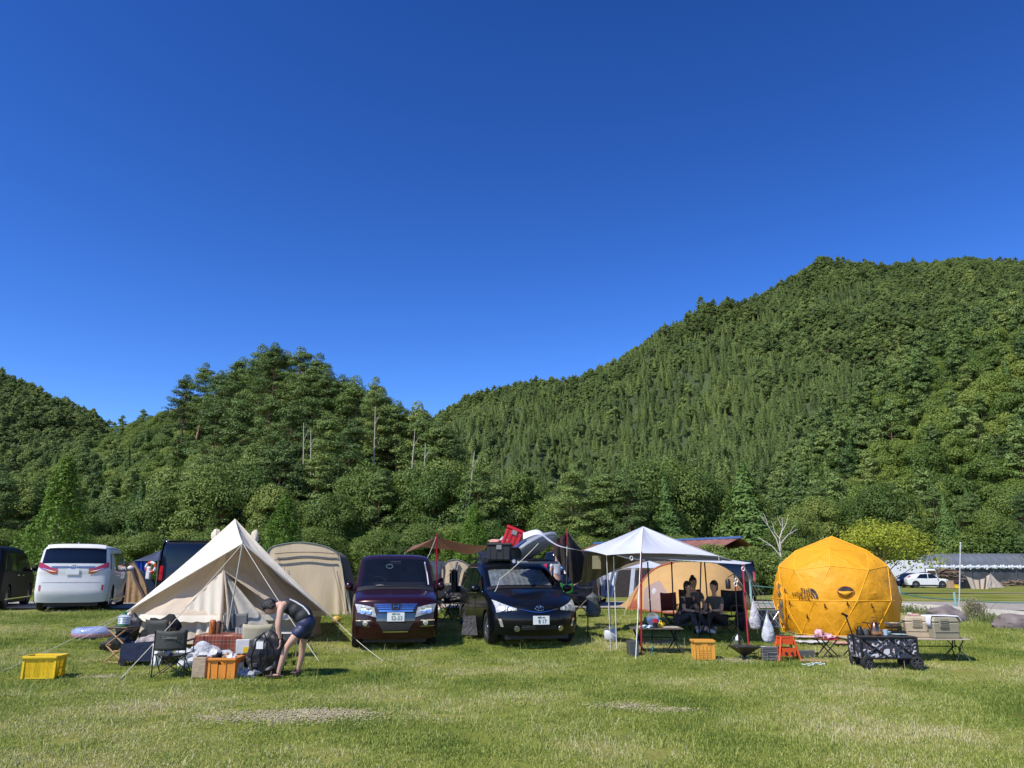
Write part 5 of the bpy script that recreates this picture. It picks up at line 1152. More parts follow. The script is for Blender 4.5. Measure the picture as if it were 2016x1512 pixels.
b = MB(); b.lathe([(sc_ * .9, .03), (.001, .035)], (0, 0, 0), 10, Matrix.Rotation(R_(12), 4, 'Z')); b.v = [(x, y, z + gz(dc.y + y) - gz(dc.y)) for x, y, z in b.v]; b.build('ground_sheet', grey_f, T)

# --- beige tarp shelter in the far field ---------------------------------------------
Yb = 76; T = thing('lean_to_tarp', 'small beige tarp shelter pitched by the woodpile', 'tarp', GX(1925, Yb))
b = MB(); tt = P(1950, 1129, Yb); t1 = P(1901, 1133, Yb)
cloth_tri(b, tt, P(1978, 1157, Yb), P(1942, 1157, Yb - 1.5), 10, .1, .04, 3, 2)
b.grid(lambda u, v: lerp(lerp(t1, tt, v) + Vector((0, 0, -.5 * math.sin(v * 3.14))), lerp(gnd(P(1912, 1157, Yb)), gnd(P(1944, 1157, Yb)), v), u) + Vector((0, .1 * math.sin(v * 24), 0)), 8, 30)
b.build('tarp_cloth', mat('faded_beige', (.42, .35, .28), .85, var=.08, bump=.6, bs=2), T, smooth=True, world=True, autos=180)
b = MB(); b.tube([gnd(P(1950, 1157, Yb)), tt], .03, 5); b.build('pole', pole_m, T, world=True)
# ================================================================ CAMP GEAR, LEFT PITCH
wood = mat('bamboo_wood', (.42, .26, .12), .6, var=.15, vs=6, stretch=(1, 1, 6))
wood_d = mat('firewood', (.36, .28, .19), .85, var=.25, vs=12, stretch=(1, 6, 6), bump=.4)
yel = mat('yellow_plastic', (.74, .50, .010), .45, var=.06); org = mat('orange_plastic', (.66, .24, .03), .5, var=.06); ylo = mat('yellow_orange_plastic', (.62, .30, .04), .5, var=.06)
navy_f = mat('navy_nylon', (.010, .016, .045), .55, var=.2, bump=.4, bs=12); blk_f = mat('black_nylon', (.014, .014, .016), .5, var=.3, bump=.7, bs=9)
grn_f = mat('grey_green_nylon', (.035, .038, .033), .7, var=.15, bump=.3, bs=14); mesh_f = mat('grey_mesh_cloth', (.09, .095, .095), .7, var=.1)
wht_f = mat('white_plastic_film', (.62, .63, .65), .25, var=.08, bump=.8, bs=16, trans=.25); clr_f = mat('clear_plastic_film', (.62, .64, .66), .12, 0, .8, .2, 10, bump=1, bs=14, alpha=.55)
sand = mat('sand_canvas', (.42, .38, .26), .85, var=.06, bump=.3, bs=10, trans=.1); steel = mat('brushed_steel', (.45, .45, .44), .3, .85, var=.15, vs=10)
tan_pl = mat('tan_plastic', (.38, .31, .20), .55, var=.06); khaki_pl = mat('khaki_plastic', (.26, .235, .16), .55, var=.06); grey_pl = mat('dark_grey_plastic', (.07, .075, .075), .5, var=.1)
def loc_of(px, py): return G(px, py)
def Rz(a): return Matrix.Rotation(R_(a), 4, 'Z')

def crate(name, label, loc, rz, L, W, H, m, style, group=None):
    T = thing(name, label, 'crate', loc, rz, group); t = .012; tp = 1.08
    b = MB(); nx = 26 if style == 'mesh' else 1
    def wall(p0, p1, n):     # wall between two bottom corners with holes cut as gaps between bars
        p0, p1 = Vector(p0), Vector(p1); d = (p1 - p0); out = Vector((d.y, -d.x, 0)).normalized()
        f = lambda u, z: p0 + d * u + Vector((0, 0, z)) + out * (H * .05 * z / H) * 0 + (p0 + d * u) * Vector((1, 1, 0)).length * 0 + ((p0 + d * u) * ((tp - 1) * z / H))
        if style == 'mesh':
            rows = [(0, .08), (.46, .50), (.84, 1.0)]
            for a, c in rows: b.poly([f(0, a * H), f(1, a * H), f(1, c * H), f(0, c * H)], th=t, d=-out)
            ng = max(6, int(d.length / .022))
            for k in range(ng + 1):
                u = k / ng; w_ = .006 / d.length if k % 6 else .014 / d.length
                b.poly([f(max(0, u - w_), .08 * H), f(min(1, u + w_), .08 * H), f(min(1, u + w_), .84 * H), f(max(0, u - w_), .84 * H)], th=t * .6, d=-out)
            for a in (.16, .24, .32, .40, .57, .64, .71, .78): b.poly([f(0, a * H - .003), f(1, a * H - .003), f(1, a * H + .003), f(0, a * H + .003)], th=t * .5, d=-out)
        else:
            hy0, hy1, hx = .72, .86, .17
            b.poly([f(0, 0), f(1, 0), f(1, hy0 * H), f(0, hy0 * H)], th=t, d=-out); b.poly([f(0, hy1 * H), f(1, hy1 * H), f(1, H), f(0, H)], th=t, d=-out)
            b.poly([f(0, hy0 * H), f(.5 - hx, hy0 * H), f(.5 - hx, hy1 * H), f(0, hy1 * H)], th=t, d=-out); b.poly([f(.5 + hx, hy0 * H), f(1, hy0 * H), f(1, hy1 * H), f(.5 + hx, hy1 * H)], th=t, d=-out)
            for u in ((.0, .33, .66, 1.0) if style == 'rib' else (.0, .2, .4, .6, .8, 1.0)):
                b.poly([f(max(0, u - .012), 0) + out * .012, f(min(1, u + .012), 0) + out * .012, f(min(1, u + .012), .92 * H) + out * .012, f(max(0, u - .012), .92 * H) + out * .012], th=.012, d=-out)
            if style == 'grid':
                for a in (.12, .24, .36, .5): b.poly([f(.18, a * H) + out * .008, f(.82, a * H) + out * .008, f(.82, a * H + .012) + out * .008, f(.18, a * H + .012) + out * .008], th=.01, d=-out)
    x, y = L / 2, W / 2; c = [(-x, -y, 0), (x, -y, 0), (x, y, 0), (-x, y, 0)]
    for k in range(4): wall(c[k], c[(k + 1) % 4], k)
    b.box((0, 0, .012), (L - .01, W - .01, .015)); b.build('crate_wall', m, T)
    b = MB(); rx, ry = x * tp + .014, y * tp + .014
    for p, q in (((-rx, -ry), (rx, -ry)), ((rx, -ry), (rx, ry)), ((rx, ry), (-rx, ry)), ((-rx, ry), (-rx, -ry))):
        cx, cy = (p[0] + q[0]) / 2, (p[1] + q[1]) / 2; b.box((cx, cy, H), (abs(p[0] - q[0]) + .03, abs(p[1] - q[1]) + .03, .035))
    b.build('rim', m, T, bev=.004); b = MB()
    for p in c: b.box((p[0] * 1.03, p[1] * 1.03, H / 2), (.03, .03, H * .98), taper=1.0)
    b.build('corner_post', m, T); return T
crate('mesh_crate', 'bright yellow mesh crate standing alone on the grass at the far left', G(84, 1334), R_(6), .45, .32, .32, yel, 'mesh')
crate('orange_crate', 'orange ribbed crate full of odds and ends beside the black duffel bag', G(442, 1335), R_(2), .37, .34, .30, org, 'rib')
crate('bottle_crate', 'yellow orange bottle crate standing alone on the grass below the campers', G(1385, 1297), R_(-4), .33, .30, .31, ylo, 'grid')

# wooden folding stand with water jug
g0 = G(235, 1302); T = thing('folding_stand', 'tall folding wooden stand of crossed slats under the water jug', 'stand', g0, R_(-8))
b = MB(); w_, h_ = .36, .56
def bar(p, q, t=.018, wd=.035, bb=None):
    bb = bb or b; p, q = Vector(p), Vector(q); bb.tube([p, q], wd / 1.6, 4, flat=.6)
for y in (-.16, .16):
    bar((-w_ / 2, y, 0), (w_ / 2, y, h_ * .5)); bar((w_ / 2, y, 0), (-w_ / 2, y, h_ * .5)); bar((-w_ / 2, y, h_ * .5), (w_ / 2, y, h_)); bar((w_ / 2, y, h_ * .5), (-w_ / 2, y, h_)); bar((-w_ / 2, y, 0), (w_ / 2, y, 0)); bar((-.02, y, h_ * .33), (.14, y, h_ * .33))
for x in (-w_ / 2, w_ / 2):
    for z in (0, h_ * .5, h_): bar((x, -.16, z), (x, .16, z))
b.build('frame', wood, T); b = MB(); b.box((0, 0, h_ + .02), (w_ + .03, .38, .02), bev=.004); b.build('top', mat('dark_wood', (.10, .06, .035), .5, var=.2), T)
b = MB(); b.ell((.0, .0, h_ * .62), (.19, .10, .15), 14, 10, jit=.5, seed=3); b.build('hung_cloth', blk_f, T, smooth=True)
jp = g0 + Vector((0, 0, h_ + .03)); T = thing('water_jug', 'translucent ribbed water jug with green base and cap on the wooden stand', 'jug', (g0.x, g0.y, gz(g0.y) + h_ + .03))
b = MB(); b.lathe([(.095, .035)] + [(.098 + (.007 if k % 2 else 0), .04 + .014 * k) for k in range(10)] + [(.07, .19), (.035, .205)], n=20); b.build('bottle', mat('translucent_blue_plastic', (.50, .58, .62), .2, 0, .7, .1, bump=.2, alpha=.8), T, smooth=True)
b = MB(); b.lathe([(.07, 0), (.10, .007), (.10, .035), (.095, .04)], n=20); b.lathe([(.04, .205), (.04, .235), (.015, .25), (.001, .255)], n=14); b.build('cap', mat('green_plastic', (.03, .16, .06), .4), T, smooth=True)
T = thing('black_stuff_bag', 'black bag slumped against the wooden folding stand', 'bag', G(222, 1285))
b = MB(); b.ell((0, .1, .12), (.28, .14, .12), 18, 12, jit=.5, seed=2); b.ell((.12, .25, .40), (.24, .14, .26), 18, 12, jit=.5, seed=5); b.build('bag_body', blk_f, T, smooth=True)
# clear inflatable ring
T = thing('swim_float', 'clear blue and pink inflatable pool float lying on the grass left of the wooden stand', 'float', G(180, 1256), R_(10))
b = MB(); b.lathe([(r_ * .68, z_) for r_, z_ in [(.28, .10), (.34, .02), (.46, 0), (.56, .04), (.60, .11), (.56, .18), (.46, .22), (.34, .20), (.28, .10)]], n=32, sy=.8); b.build('float_ring', mat('blue_clear_vinyl', (.28, .34, .55), .12, 0, .8, .35, 4, bump=.5, bs=8, alpha=.85), T, smooth=True)
b = MB(); b.lathe([(.20, .13), (.001, .10)], n=32, sy=.8); b.lathe([(.39, .035), (.41, .08), (.405, .10)], n=32, sy=.81); b.build('pink_panel', mat('pink_clear_vinyl', (.50, .24, .30), .15, 0, .8, .2, alpha=.85), T, smooth=True)
# director chairs
def director(name, label, loc, rz, fabric, s=.92, seat_h=.28):
    T = thing(name, label, 'folding chair', loc, rz); b = MB(); w_ = .27 * s
    for x in (-w_, w_):
        b.tube([(x, -.2, 0), (-x * .9, .18, seat_h)], .016, 6); b.tube([(x, .2, 0), (x, .2, seat_h + .38)], .014, 6)
        b.tube([(-x, .18, 0), (x * .9, -.2, seat_h)], .016, 6)
    b.tube([(-w_, -.2, seat_h), (-w_, .22, seat_h)], .016, 6); b.tube([(w_, -.2, seat_h), (w_, .22, seat_h)], .016, 6); b.build('frame', wood, T, smooth=True)
    for x in (-w_, w_):
        b = MB(); b.box((x, .0, seat_h + .20), (.05, .46, .022), bev=.005); b.tube([(x, -.2, seat_h), (x, -.2, seat_h + .19)], .013, 6); b.build('armrest', wood, T)
    b = MB(); b.grid(lambda u, v: (-w_ + 2 * w_ * u, -.2 + .42 * v, seat_h - .05 * math.sin(math.pi * u)), 8, 3); b.build('seat', fabric, T, smooth=True, sol=.006)
    b = MB(); b.grid(lambda u, v: (-w_ * 1.02 + 2.04 * w_ * u, .21 + .05 * math.sin(math.pi * u) + .05 * v, seat_h + .12 + .30 * v - .02 * math.sin(math.pi * u)), 10, 4); b.build('backrest', fabric, T, smooth=True, sol=.006)
    return T
director('director_chair', 'sand coloured canvas director chair with its back to the camera at the plaid table', GX(509, 13.9), R_(185), sand)
dch = director('director_chair', 'wooden director chair draped with a black jacket in front of the canvas tent', GX(322, 14.6), R_(160), grn_f)
T = thing('black_jacket', 'black padded jacket thrown over the wooden chair in front of the tent wall', 'jacket', dch.location + Vector((-.05, -.05, .22)))
b = MB(); b.ell((0, .0, .22), (.34, .16, .26), 24, 16, jit=.55, seed=11); b.ell((-.22, -.02, .10), (.16, .14, .20), 14, 10, jit=.4, seed=4); b.ell((.10, -.02, .36), (.13, .12, .10), 14, 10, jit=.4, seed=7); b.build('jacket_body', mat('black_fleece', (.008, .008, .008), .9, var=.3), T, smooth=True)
def folding_chair(name, label, loc, rz, fabric, s=1.0, seat=.40, backh=.42, writing=None):
    T = thing(name, label, 'camp chair', loc, rz); b = MB(); w_ = .26 * s
    for x in (-1, 1):
        for y in (-1, 1):
            b.tube([(x * w_, y * .22, 0), (-x * w_ * .85, y * .20, seat)], .009, 6)
        b.tube([(x * w_, -.22, 0), (x * w_ * .9, .22, seat)], .009, 6); b.tube([(x * w_, .24, 0), (x * w_, .26, seat + backh)], .010, 6); b.tube([(x * w_, -.22, seat), (x * w_, -.22, seat + .2)], .009, 6)
    b.build('frame', black_m, T, smooth=True)
    b = MB(); b.grid(lambda u, v: (-w_ + 2 * w_ * u, -.22 + .46 * v, seat - .07 * math.sin(math.pi * u) * math.sin(math.pi * (v * .7 + .15))), 8, 6); b.build('seat', fabric, T, smooth=True, sol=.01)
    b = MB(); bk = lambda u, v: (-w_ + 2 * w_ * u, .25 + .06 * math.sin(math.pi * u) , seat + .06 + (backh - .05) * v - .02 * math.sin(math.pi * u) * v); b.grid(bk, 10, 6); o = b.build('backrest', fabric, T, smooth=True, sol=.012)
    if writing: text_mb(writing, .062, Matrix.Translation((0, .33, seat + backh - .10)) @ Matrix.Rotation(math.pi, 4, 'Z') @ Matrix.Rotation(math.pi / 2, 4, 'X')).build('lettering', mat('pale_print', (.25, .27, .22), .6), o); 
    for x in (-w_, w_):
        b = MB(); b.box((x, 0, seat + .2), (.05, .46, .02), bev=.006); b.build('armrest', fabric, T)
    return T
folding_chair('camp_chair', 'black folding camp chair with lettering on its back beside the navy cooler', G(338, 1330), R_(188), grn_f, .92, .34, .36, 'Coleman')
T = thing('white_cloth', 'white cloth hanging from the armrest of the black camp chair', 'cloth', G(305, 1325) + Vector((0, 0, .30)))
b = MB(); b.grid(lambda u, v: (-.08 + (.22 - .10 * v) * u, .02 * math.sin(u * 9), .14 - .34 * v), 8, 8); b.grid(lambda u, v: (-.10 + .30 * u, .22 * v, .14 + .02 * math.sin(u * 5)), 6, 4); b.build('cloth', white_pl, T, smooth=True, sol=.006)
folding_chair('mesh_chair', 'grey mesh backed folding chair behind the plaid table', GX(451, 15.2), R_(4), mesh_f, .85, .34, .38)
# navy cooler / fold out wagon box
T = thing('navy_cooler', 'open navy blue soft cooler box on the grass behind the black camp chair', 'cooler', G(284, 1308), R_(8))
b = MB()
L2_, W2, H2 = .34, .22, .36
b.add([(-L2_, -W2, .08), (L2_, -W2, .08), (L2_, W2, .08), (-L2_, W2, .08), (-L2_, -W2, H2), (L2_, -W2, H2 + .05), (L2_, W2, H2 + .05), (-L2_, W2, H2)], [(3, 2, 1, 0), (0, 1, 5, 4), (1, 2, 6, 5), (2, 3, 7, 6), (3, 0, 4, 7)]); b.build('box', navy_f, T, sol=.02)
b = MB(); b.box((-L2_ - .012, -.02, .2), (.015, .30, .30)); b.build('end_panel', mat('slate_nylon', (.10, .13, .20), .6), T)
b = MB(); b.box((L2_ + .06, -W2 + .05, .3), (.14, .04, .26), bev=.01); b.build('pocket', mat('blue_nylon', (.03, .07, .26), .6), T)
b = MB()
for x in (-.3, .3): b.lathe([(.06, -.03), (.06, .03)], n=12, M=Matrix.Translation((x, -.2, .06)) @ Matrix.Rotation(R_(90), 4, 'X'))
b.build('caster', black_pl, T)
T = thing('folded_blanket', 'light patterned blanket heaped on top of the navy cooler', 'blanket', G(284, 1308) + Vector((0.05, 0.05, .36)))
b = MB(); b.ell((0, 0, .02), (.26, .16, .10), 18, 10, jit=.4, seed=9); b.build('blanket', mat('patterned_blanket', (.30, .26, .24), .9, var=.5, vs=14), T, smooth=True)
# table with plaid cloth
def plaid_mat():
    m = bpy.data.materials.new('plaid_cloth'); m.use_nodes = True; n = m.node_tree.nodes; l = m.node_tree.links; bs = n['Principled BSDF']; bs.inputs['Roughness'].default_value = .9
    tc = n.new('ShaderNodeTexCoord'); cur = None
    for rot, sc in ((0, 2.4), (90, 2.4)):
        wv = n.new('ShaderNodeTexWave'); wv.bands_direction = 'X' if rot == 0 else 'Z'; wv.inputs['Scale'].default_value = sc; l.new(tc.outputs['Object'], wv.inputs[0]); r = n.new('ShaderNodeValToRGB'); r.color_ramp.interpolation = 'CONSTANT'; l.new(wv.outputs[0], r.inputs[0])
        e = r.color_ramp.elements; e[0].color = (.20, .035, .022, 1); e[1].position = .45; e[1].color = (.26, .12, .055, 1)
        for p, c in ((.62, (.05, .07, .035)), (.74, (.28, .21, .12)), (.82, (.20, .035, .022)), (.92, (.07, .02, .02))): k = e.new(p); k.color = (*c, 1)
        if cur is None: cur = r.outputs[0]
        else: mx = n.new('ShaderNodeMix'); mx.data_type = 'RGBA'; mx.inputs[0].default_value = .5; l.new(cur, mx.inputs[6]); l.new(r.outputs[0], mx.inputs[7]); cur = mx.outputs[2]
    l.new(cur, bs.inputs['Base Color']); return m
plaid = plaid_mat(); tc0 = GX(468, 14.55); TH = .42
T = thing('camp_table', 'low table covered by the plaid cloth in front of the canvas tent', 'table', tc0)
b = MB(); b.box((0, 0, TH), (1.35, .6, .03), bev=.005); b.build('tabletop', wood, T)
for x in (-.6, .6):
    for y in (-.25, .25): b = MB(); b.tube([(x, y, 0), (x * .95, y * .9, TH)], .015, 6); b.build('leg', wood, T)
b = MB()
def cloth_t(u, v):
    x = -.76 + 1.52 * u; y = -.62 + 1.1 * v; fx_ = max(0, abs(x) - .68); fy_ = max(0, abs(y + .0) - .31); z = TH + .022 - fx_ * 1.0 - fy_ * 1.35
    X = max(-.69 - .2 * fx_, min(.69 + .2 * fx_, x)); Y = max(-.315, min(.315, y)) - .04 * math.sin(x * 18) * (fy_ > 0) * fy_ * 3; return (X, Y, z + .003 * math.sin(x * 15))
b.grid(cloth_t, 60, 30); o = b.build('plaid_tablecloth', plaid, None, smooth=True, loc=tc0); tag(o, 'red brown plaid cloth spread over the low table by the tent', 'tablecloth')
tz = tc0.z + TH + .028
T = thing('orange_lantern', 'orange cylinder lantern standing at the left end of the plaid table', 'lantern', (P(417, 1250, 14.5).x, 14.5, tz)); b = MB(); b.lathe([(.055, 0), (.06, .01), (.06, .20), (.045, .23), (.03, .24)], n=18); b.build('lantern_body', mat('orange_brown', (.42, .12, .02), .5), T, smooth=True)
b = MB(); b.lathe([(.045, .0), (.045, .19), (.03, .22)], (.10, .02, 0), 16); b.build('side_can', mat('dark_brown', (.10, .04, .015), .5), T, smooth=True)
for i, (px, y_) in enumerate(((473, 14.5), (478, 14.45), (466, 14.65))):
    b = MB(); b.lathe([(.03, 0), (.035, .10), (.032, .10), (.028, .005)], n=12); o = b.build('drinking_glass', mat('thin_glass', (.5, .5, .48), .05, alpha=.4), smooth=True, loc=(P(px, 1250, y_).x, y_, tz)); tag(o, 'small clear drinking glass on the plaid table', 'glass', 'glasses on the plaid table')
# black lantern on a stand right of the director chair
T = thing('black_lantern', 'small black lantern with wire handle behind the sand coloured chair', 'lantern', (P(518, 1228, 14.9).x, 14.9, tz - .05))
b = MB(); b.box((0, 0, .02), (.16, .10, .03), bev=.006); b.lathe([(.05, .04), (.05, .10), (.03, .12)], n=14); b.build('lantern_body', black_m, T, smooth=False); b = MB(); b.tube([(.08 * math.cos(t), 0, .04 + .13 * math.sin(t)) for t in np.linspace(0, 3.14, 12)], .006, 5); b.build('handle', black_m, T)
T = thing('small_table', 'small low folding table behind the bending man', 'table', GX(548, 14.9)); b = MB(); b.box((0, 0, .42), (.8, .4, .02), bev=.004); b.build('tabletop', steel, T)
for x in (-.36, .36):
    for y in (-.17, .17): b = MB(); b.tube([(x, y, 0), (x, y, .42)], .012, 6); b.build('leg', steel, T)
def lump(name, label, cat, loc, r, m, seed, jit=.6, top=None, rz=0):
    T = thing(name, label, cat, loc, rz); b = MB()
    for k, (c, rr_) in enumerate(r): b.ell(c, rr_, 28, 20, jit=jit, seed=seed + k)
    b.v = [(x, y, max(z, .004)) for x, y, z in b.v]; b.build('bag_body', m, T, smooth=True); return T
lump('plastic_bag_heap', 'large crumpled translucent plastic bag between the black chair and the wood block', 'bag', G(397, 1312), [((0, 0, .12), (.34, .22, .20)), ((.18, .1, .10), (.30, .2, .15)), ((-.15, 0, .20), (.18, .16, .12))], wht_f, 21, .9)
lump('clear_bag', 'crumpled clear plastic bag on the grass in front of the orange crate', 'bag', G(480, 1333), [((0, 0, .05), (.22, .12, .07)), ((-.12, -.02, .10), (.10, .09, .10))], clr_f, 31, .9)
T = thing('wood_block', 'upright block of split firewood left of the orange crate', 'firewood', G(394, 1334), R_(-4)); b = MB(); b.box((0, 0, .155), (.22, .16, .31), bev=.012); b.build('block', wood_d, T); b = MB(); b.box((0, 0, .32), (.12, .10, .02)); b.build('bark_top', mat('dark_bark', (.05, .04, .035), .9), T)
T = thing('black_box', 'narrow black box standing between the wood block and the orange crate', 'box', G(411, 1330)); b = MB(); b.box((0, 0, .13), (.06, .16, .26), bev=.01); b.build('box_body', black_pl, T); b = MB(); b.box((.0, 0, .27), (.05, .12, .02)); b.build('lid', grey_pl, T)
oc = G(442, 1335)
T = thing('food_packets', 'assorted dark and white packets poking out of the orange crate', 'packets', oc + Vector((0, 0, .25)))
for k, (x, y, m) in enumerate(((-.12, 0, black_pl), (.0, .05, mat('brown_paper', (.30, .18, .10), .8, var=.3)), (.10, -.03, white_pl))):
    b = MB(); b.ell((x, y, .05), (.07, .08, .07), 10, 8, jit=1.2, seed=k); b.build('packet', m, T, smooth=False)
T = thing('paper_bag', 'white paper bag with a yellow corner between the orange crate and the duffel', 'bag', G(470, 1322) + Vector((.0, .1, .28)), R_(12)); b = MB(); b.box((0, 0, .10), (.20, .09, .22), taper=1.08); b.build('bag_body', white_pl, T, bev=.006); b = MB(); b.box((.06, -.052, .05), (.09, .006, .09)); b.build('yellow_print', yel, T)
# black duffel
g0 = G(516, 1331); T = thing('duffel_bag', 'large black duffel bag standing on end at the feet of the bending man', 'bag', g0, R_(-4)); b = MB(); b.ell((0, .08, .31), (.29, .20, .34), 40, 28, jit=.22, seed=5); b.ell((-.16, .06, .15), (.16, .17, .18), 20, 14, jit=.5, seed=8); b.ell((.14, .08, .14), (.16, .16, .17), 20, 14, jit=.5, seed=15)
b.v = [(x, y + .015 * mnoise.noise(Vector((x * 9, z * 12, 2))), max(z, .004)) for x, y, z in b.v]; b.build('bag_body', blk_f, T, smooth=True)
b = MB(); b.tube([(-.10, -.16, .10), (-.12, -.21, .30), (-.06, -.17, .56), (.02, -.10, .66), (.10, -.17, .56), (.13, -.21, .30), (.06, -.19, .12)], .022, 6, flat=.5); b.build('strap', black_pl, T, smooth=True)
b = MB(); b.box((0, -.192, .48), (.11, .01, .11)); b.build('label_patch', white_pl, T)
T = thing('yellow_ball', 'small yellow ball lying on the grass between the canvas tent and the plum minivan', 'ball', G(662, 1229)); b = MB(); b.ell((0, 0, .10), (.105, .105, .10), 18, 12); b.build('ball', mat('faded_yellow', (.50, .32, .06), .6, var=.35, vs=12), T, smooth=True)
b = MB(); b.ell((.09, 0, .11), (.02, .05, .05), 8, 6); b.build('ball_cap', yel, T, smooth=True)

# ================================================================ ROOF LOAD
cl = v2.t.location; Mv = Matrix.Translation(cl) @ Matrix.Rotation(v2.t.rotation_euler.z, 4, 'Z')
def tote(name, label, px0, py0, px1, py1, Y, m, lid, dz=.45, rz=0, tilt=0, ribs=4):
    c = P((px0 + px1) / 2, (py0 + py1) / 2, Y); w_ = (P(px1, py0, Y) - P(px0, py0, Y)).x; h = P(px0, py0, Y).z - P(px0, py1, Y).z
    T = thing(name, label, 'box', (c.x, Y, c.z - h / 2), rz); b = MB(); b.box((0, dz / 2, h * .42), (w_, dz, h * .84), bev=.02); [b.box((x, -.006, h * .42), (.03, .02, h * .7)) for x in np.linspace(-w_ * .4, w_ * .4, ribs)]; b.build('box_body', m, T)
    b = MB(); b.box((0, dz / 2, h * .92), (w_ + .04, dz + .04, h * .15), bev=.015); b.build('lid', lid, T)
    b = MB(); b.box((0, -.02, h * .75), (.12, .03, .10), bev=.006); b.build('latch', mat('grey_latch', (.2, .2, .2), .4), T); return T
tote('roof_box', 'black lidded plastic box on the roof of the black estate car', 959, 1069, 1006, 1103, 17.9, grey_pl if False else mat('black_box_plastic', (.018, .019, .018), .45, var=.1), mat('black_lid', (.012, .013, .013), .5), .6)
T = tote('red_box', 'bright red plastic lid box tipped upright on the roof of the black estate car', -17 + 1003, 1036, 1003 + 17, 1078, 18.0, mat('red_plastic', (.45, .008, .015), .4, var=.05), mat('red_plastic', (.45, .008, .015), .4), .22); T.rotation_euler = (0, R_(22), 0)
T.location.x += -.02
T = thing('folded_bags', 'pink and clear bags lying on top of the black roof box', 'bag', P(975, 1068, 18.1)); b = MB(); b.ell((0, 0, .03), (.14, .1, .05), 12, 8, jit=.6, seed=4); b.build('pink_bag', mat('pink_cloth', (.55, .28, .22), .7), T, smooth=True); b = MB(); b.ell((.22, 0, .05), (.10, .1, .09), 12, 8, jit=1.2, seed=5); b.build('clear_bag', wht_f, T)
T = thing('blue_board', 'dark blue board propped on the roof rack left of the black roof box', 'board', P(950, 1105, 18.3)); b = MB(); b.poly([P(940, 1086, 18.2), P(959, 1083, 18.2), P(961, 1112, 18.2), P(949, 1112, 18.2)], th=.06, d=(0, 1, 0)); b.build('panel', navy_f, T, world=True); b = MB(); b.tube([P(940, 1086, 18.19), P(949, 1112, 18.19)], .012, 5); b.build('edge', grey_pl, T, world=True)
# kayak: inflatable, tapered bow towards the right
K = P(1055, 1082, 17.4); T = thing('inflatable_kayak', 'grey inflatable kayak lying across the roof of the black estate car', 'kayak', K)
axp, axq = P(1021, 1097, 17.2), P(1096, 1060, 17.9); ax = (axq - axp); ln = ax.length; ax.normalize(); side_ = Vector((-.2, -1, .25)).normalized(); upv = ax.cross(side_).normalized(); upv = -upv if upv.z < 0 else upv; side_ = upv.cross(ax).normalized()
def kay(u, v):
    a = 2 * math.pi * v; t = u; R = .33 * (math.sin(math.pi * min(1, .16 + t * .84)) ** .55); z = .20 * (math.sin(math.pi * min(1, .2 + t * .8)) ** .5)
    return axp + ax * (ln * t) + side_ * (R * math.cos(a)) + upv * (z * math.sin(a) * (1.0 if math.sin(a) > 0 else .8) + .06)
b = MB(); b.grid(kay, 20, 28); b.build('hull', mat('grey_pvc', (.17, .19, .22), .35, var=.08), T, smooth=True, world=True, autos=180)
b = MB(); b.tube([kay(u, .5 + .0) + side_ * -.01 for u in np.linspace(0, 1, 14)], .045, 8); b.tube([kay(u, 0) for u in np.linspace(0, 1, 14)], .045, 8); b.build('side_tube', mat('light_grey_pvc', (.30, .33, .36), .35), T, smooth=True, world=True)
b = MB(); b.grid(lambda u, v: kay(.0 + .75 * u, .14 + .22 * v) + upv * .015, 12, 6); b.build('deck_panel', mat('pale_grey_pvc', (.45, .47, .50), .4), T, smooth=True, world=True)
b = MB(); b.grid(lambda u, v: kay(-.0 + .25 * u, .06 + .38 * v) + upv * .02 - ax * .05, 6, 8); b.build('blue_panel', mat('blue_pvc', (.035, .06, .16), .4), T, smooth=True, world=True)
T = thing('paddle_board', 'thin black and grey board strapped under the kayak on the car roof', 'board', P(1070, 1108, 17.6))
b = MB(); b.grid(lambda u, v: P(1020, 1107, 17.0) + (P(1098, 1108, 18.2) - P(1020, 1107, 17.0)) * u + Vector((0, (v - .5) * .7 * math.sin(math.pi * min(1, .2 + .8 * u)), .06 * math.sin(3.14 * u))), 16, 6); b.build('deck', blk_f, T, smooth=True, world=True, sol=.05); b = MB(); b.tube([P(1020, 1107, 16.7) + (P(1098, 1108, 17.9) - P(1020, 1107, 16.7)) * u for u in np.linspace(0, 1, 6)], .03, 6); b.build('rail', mat('light_grey_pvc', (.3, .33, .36)), T, smooth=True, world=True)
# black board leaning beside the car
T = thing('folded_board', 'black folded panel leaning against the rear wheel of the black estate car', 'panel', G(925, 1251)); b = MB(); b.poly([P(908, 1250, 17.0), P(940, 1250, 16.8), P(936, 1212, 17.2), P(914, 1212, 17.4)], th=.05, d=(0, 1, 0)); b.build('panel', blk_f, T, world=True); b = MB(); b.tube([P(920, 1222, 17.1), P(926, 1222, 17.1)], .012, 5); b.build('handle', grey_pl, T, world=True)

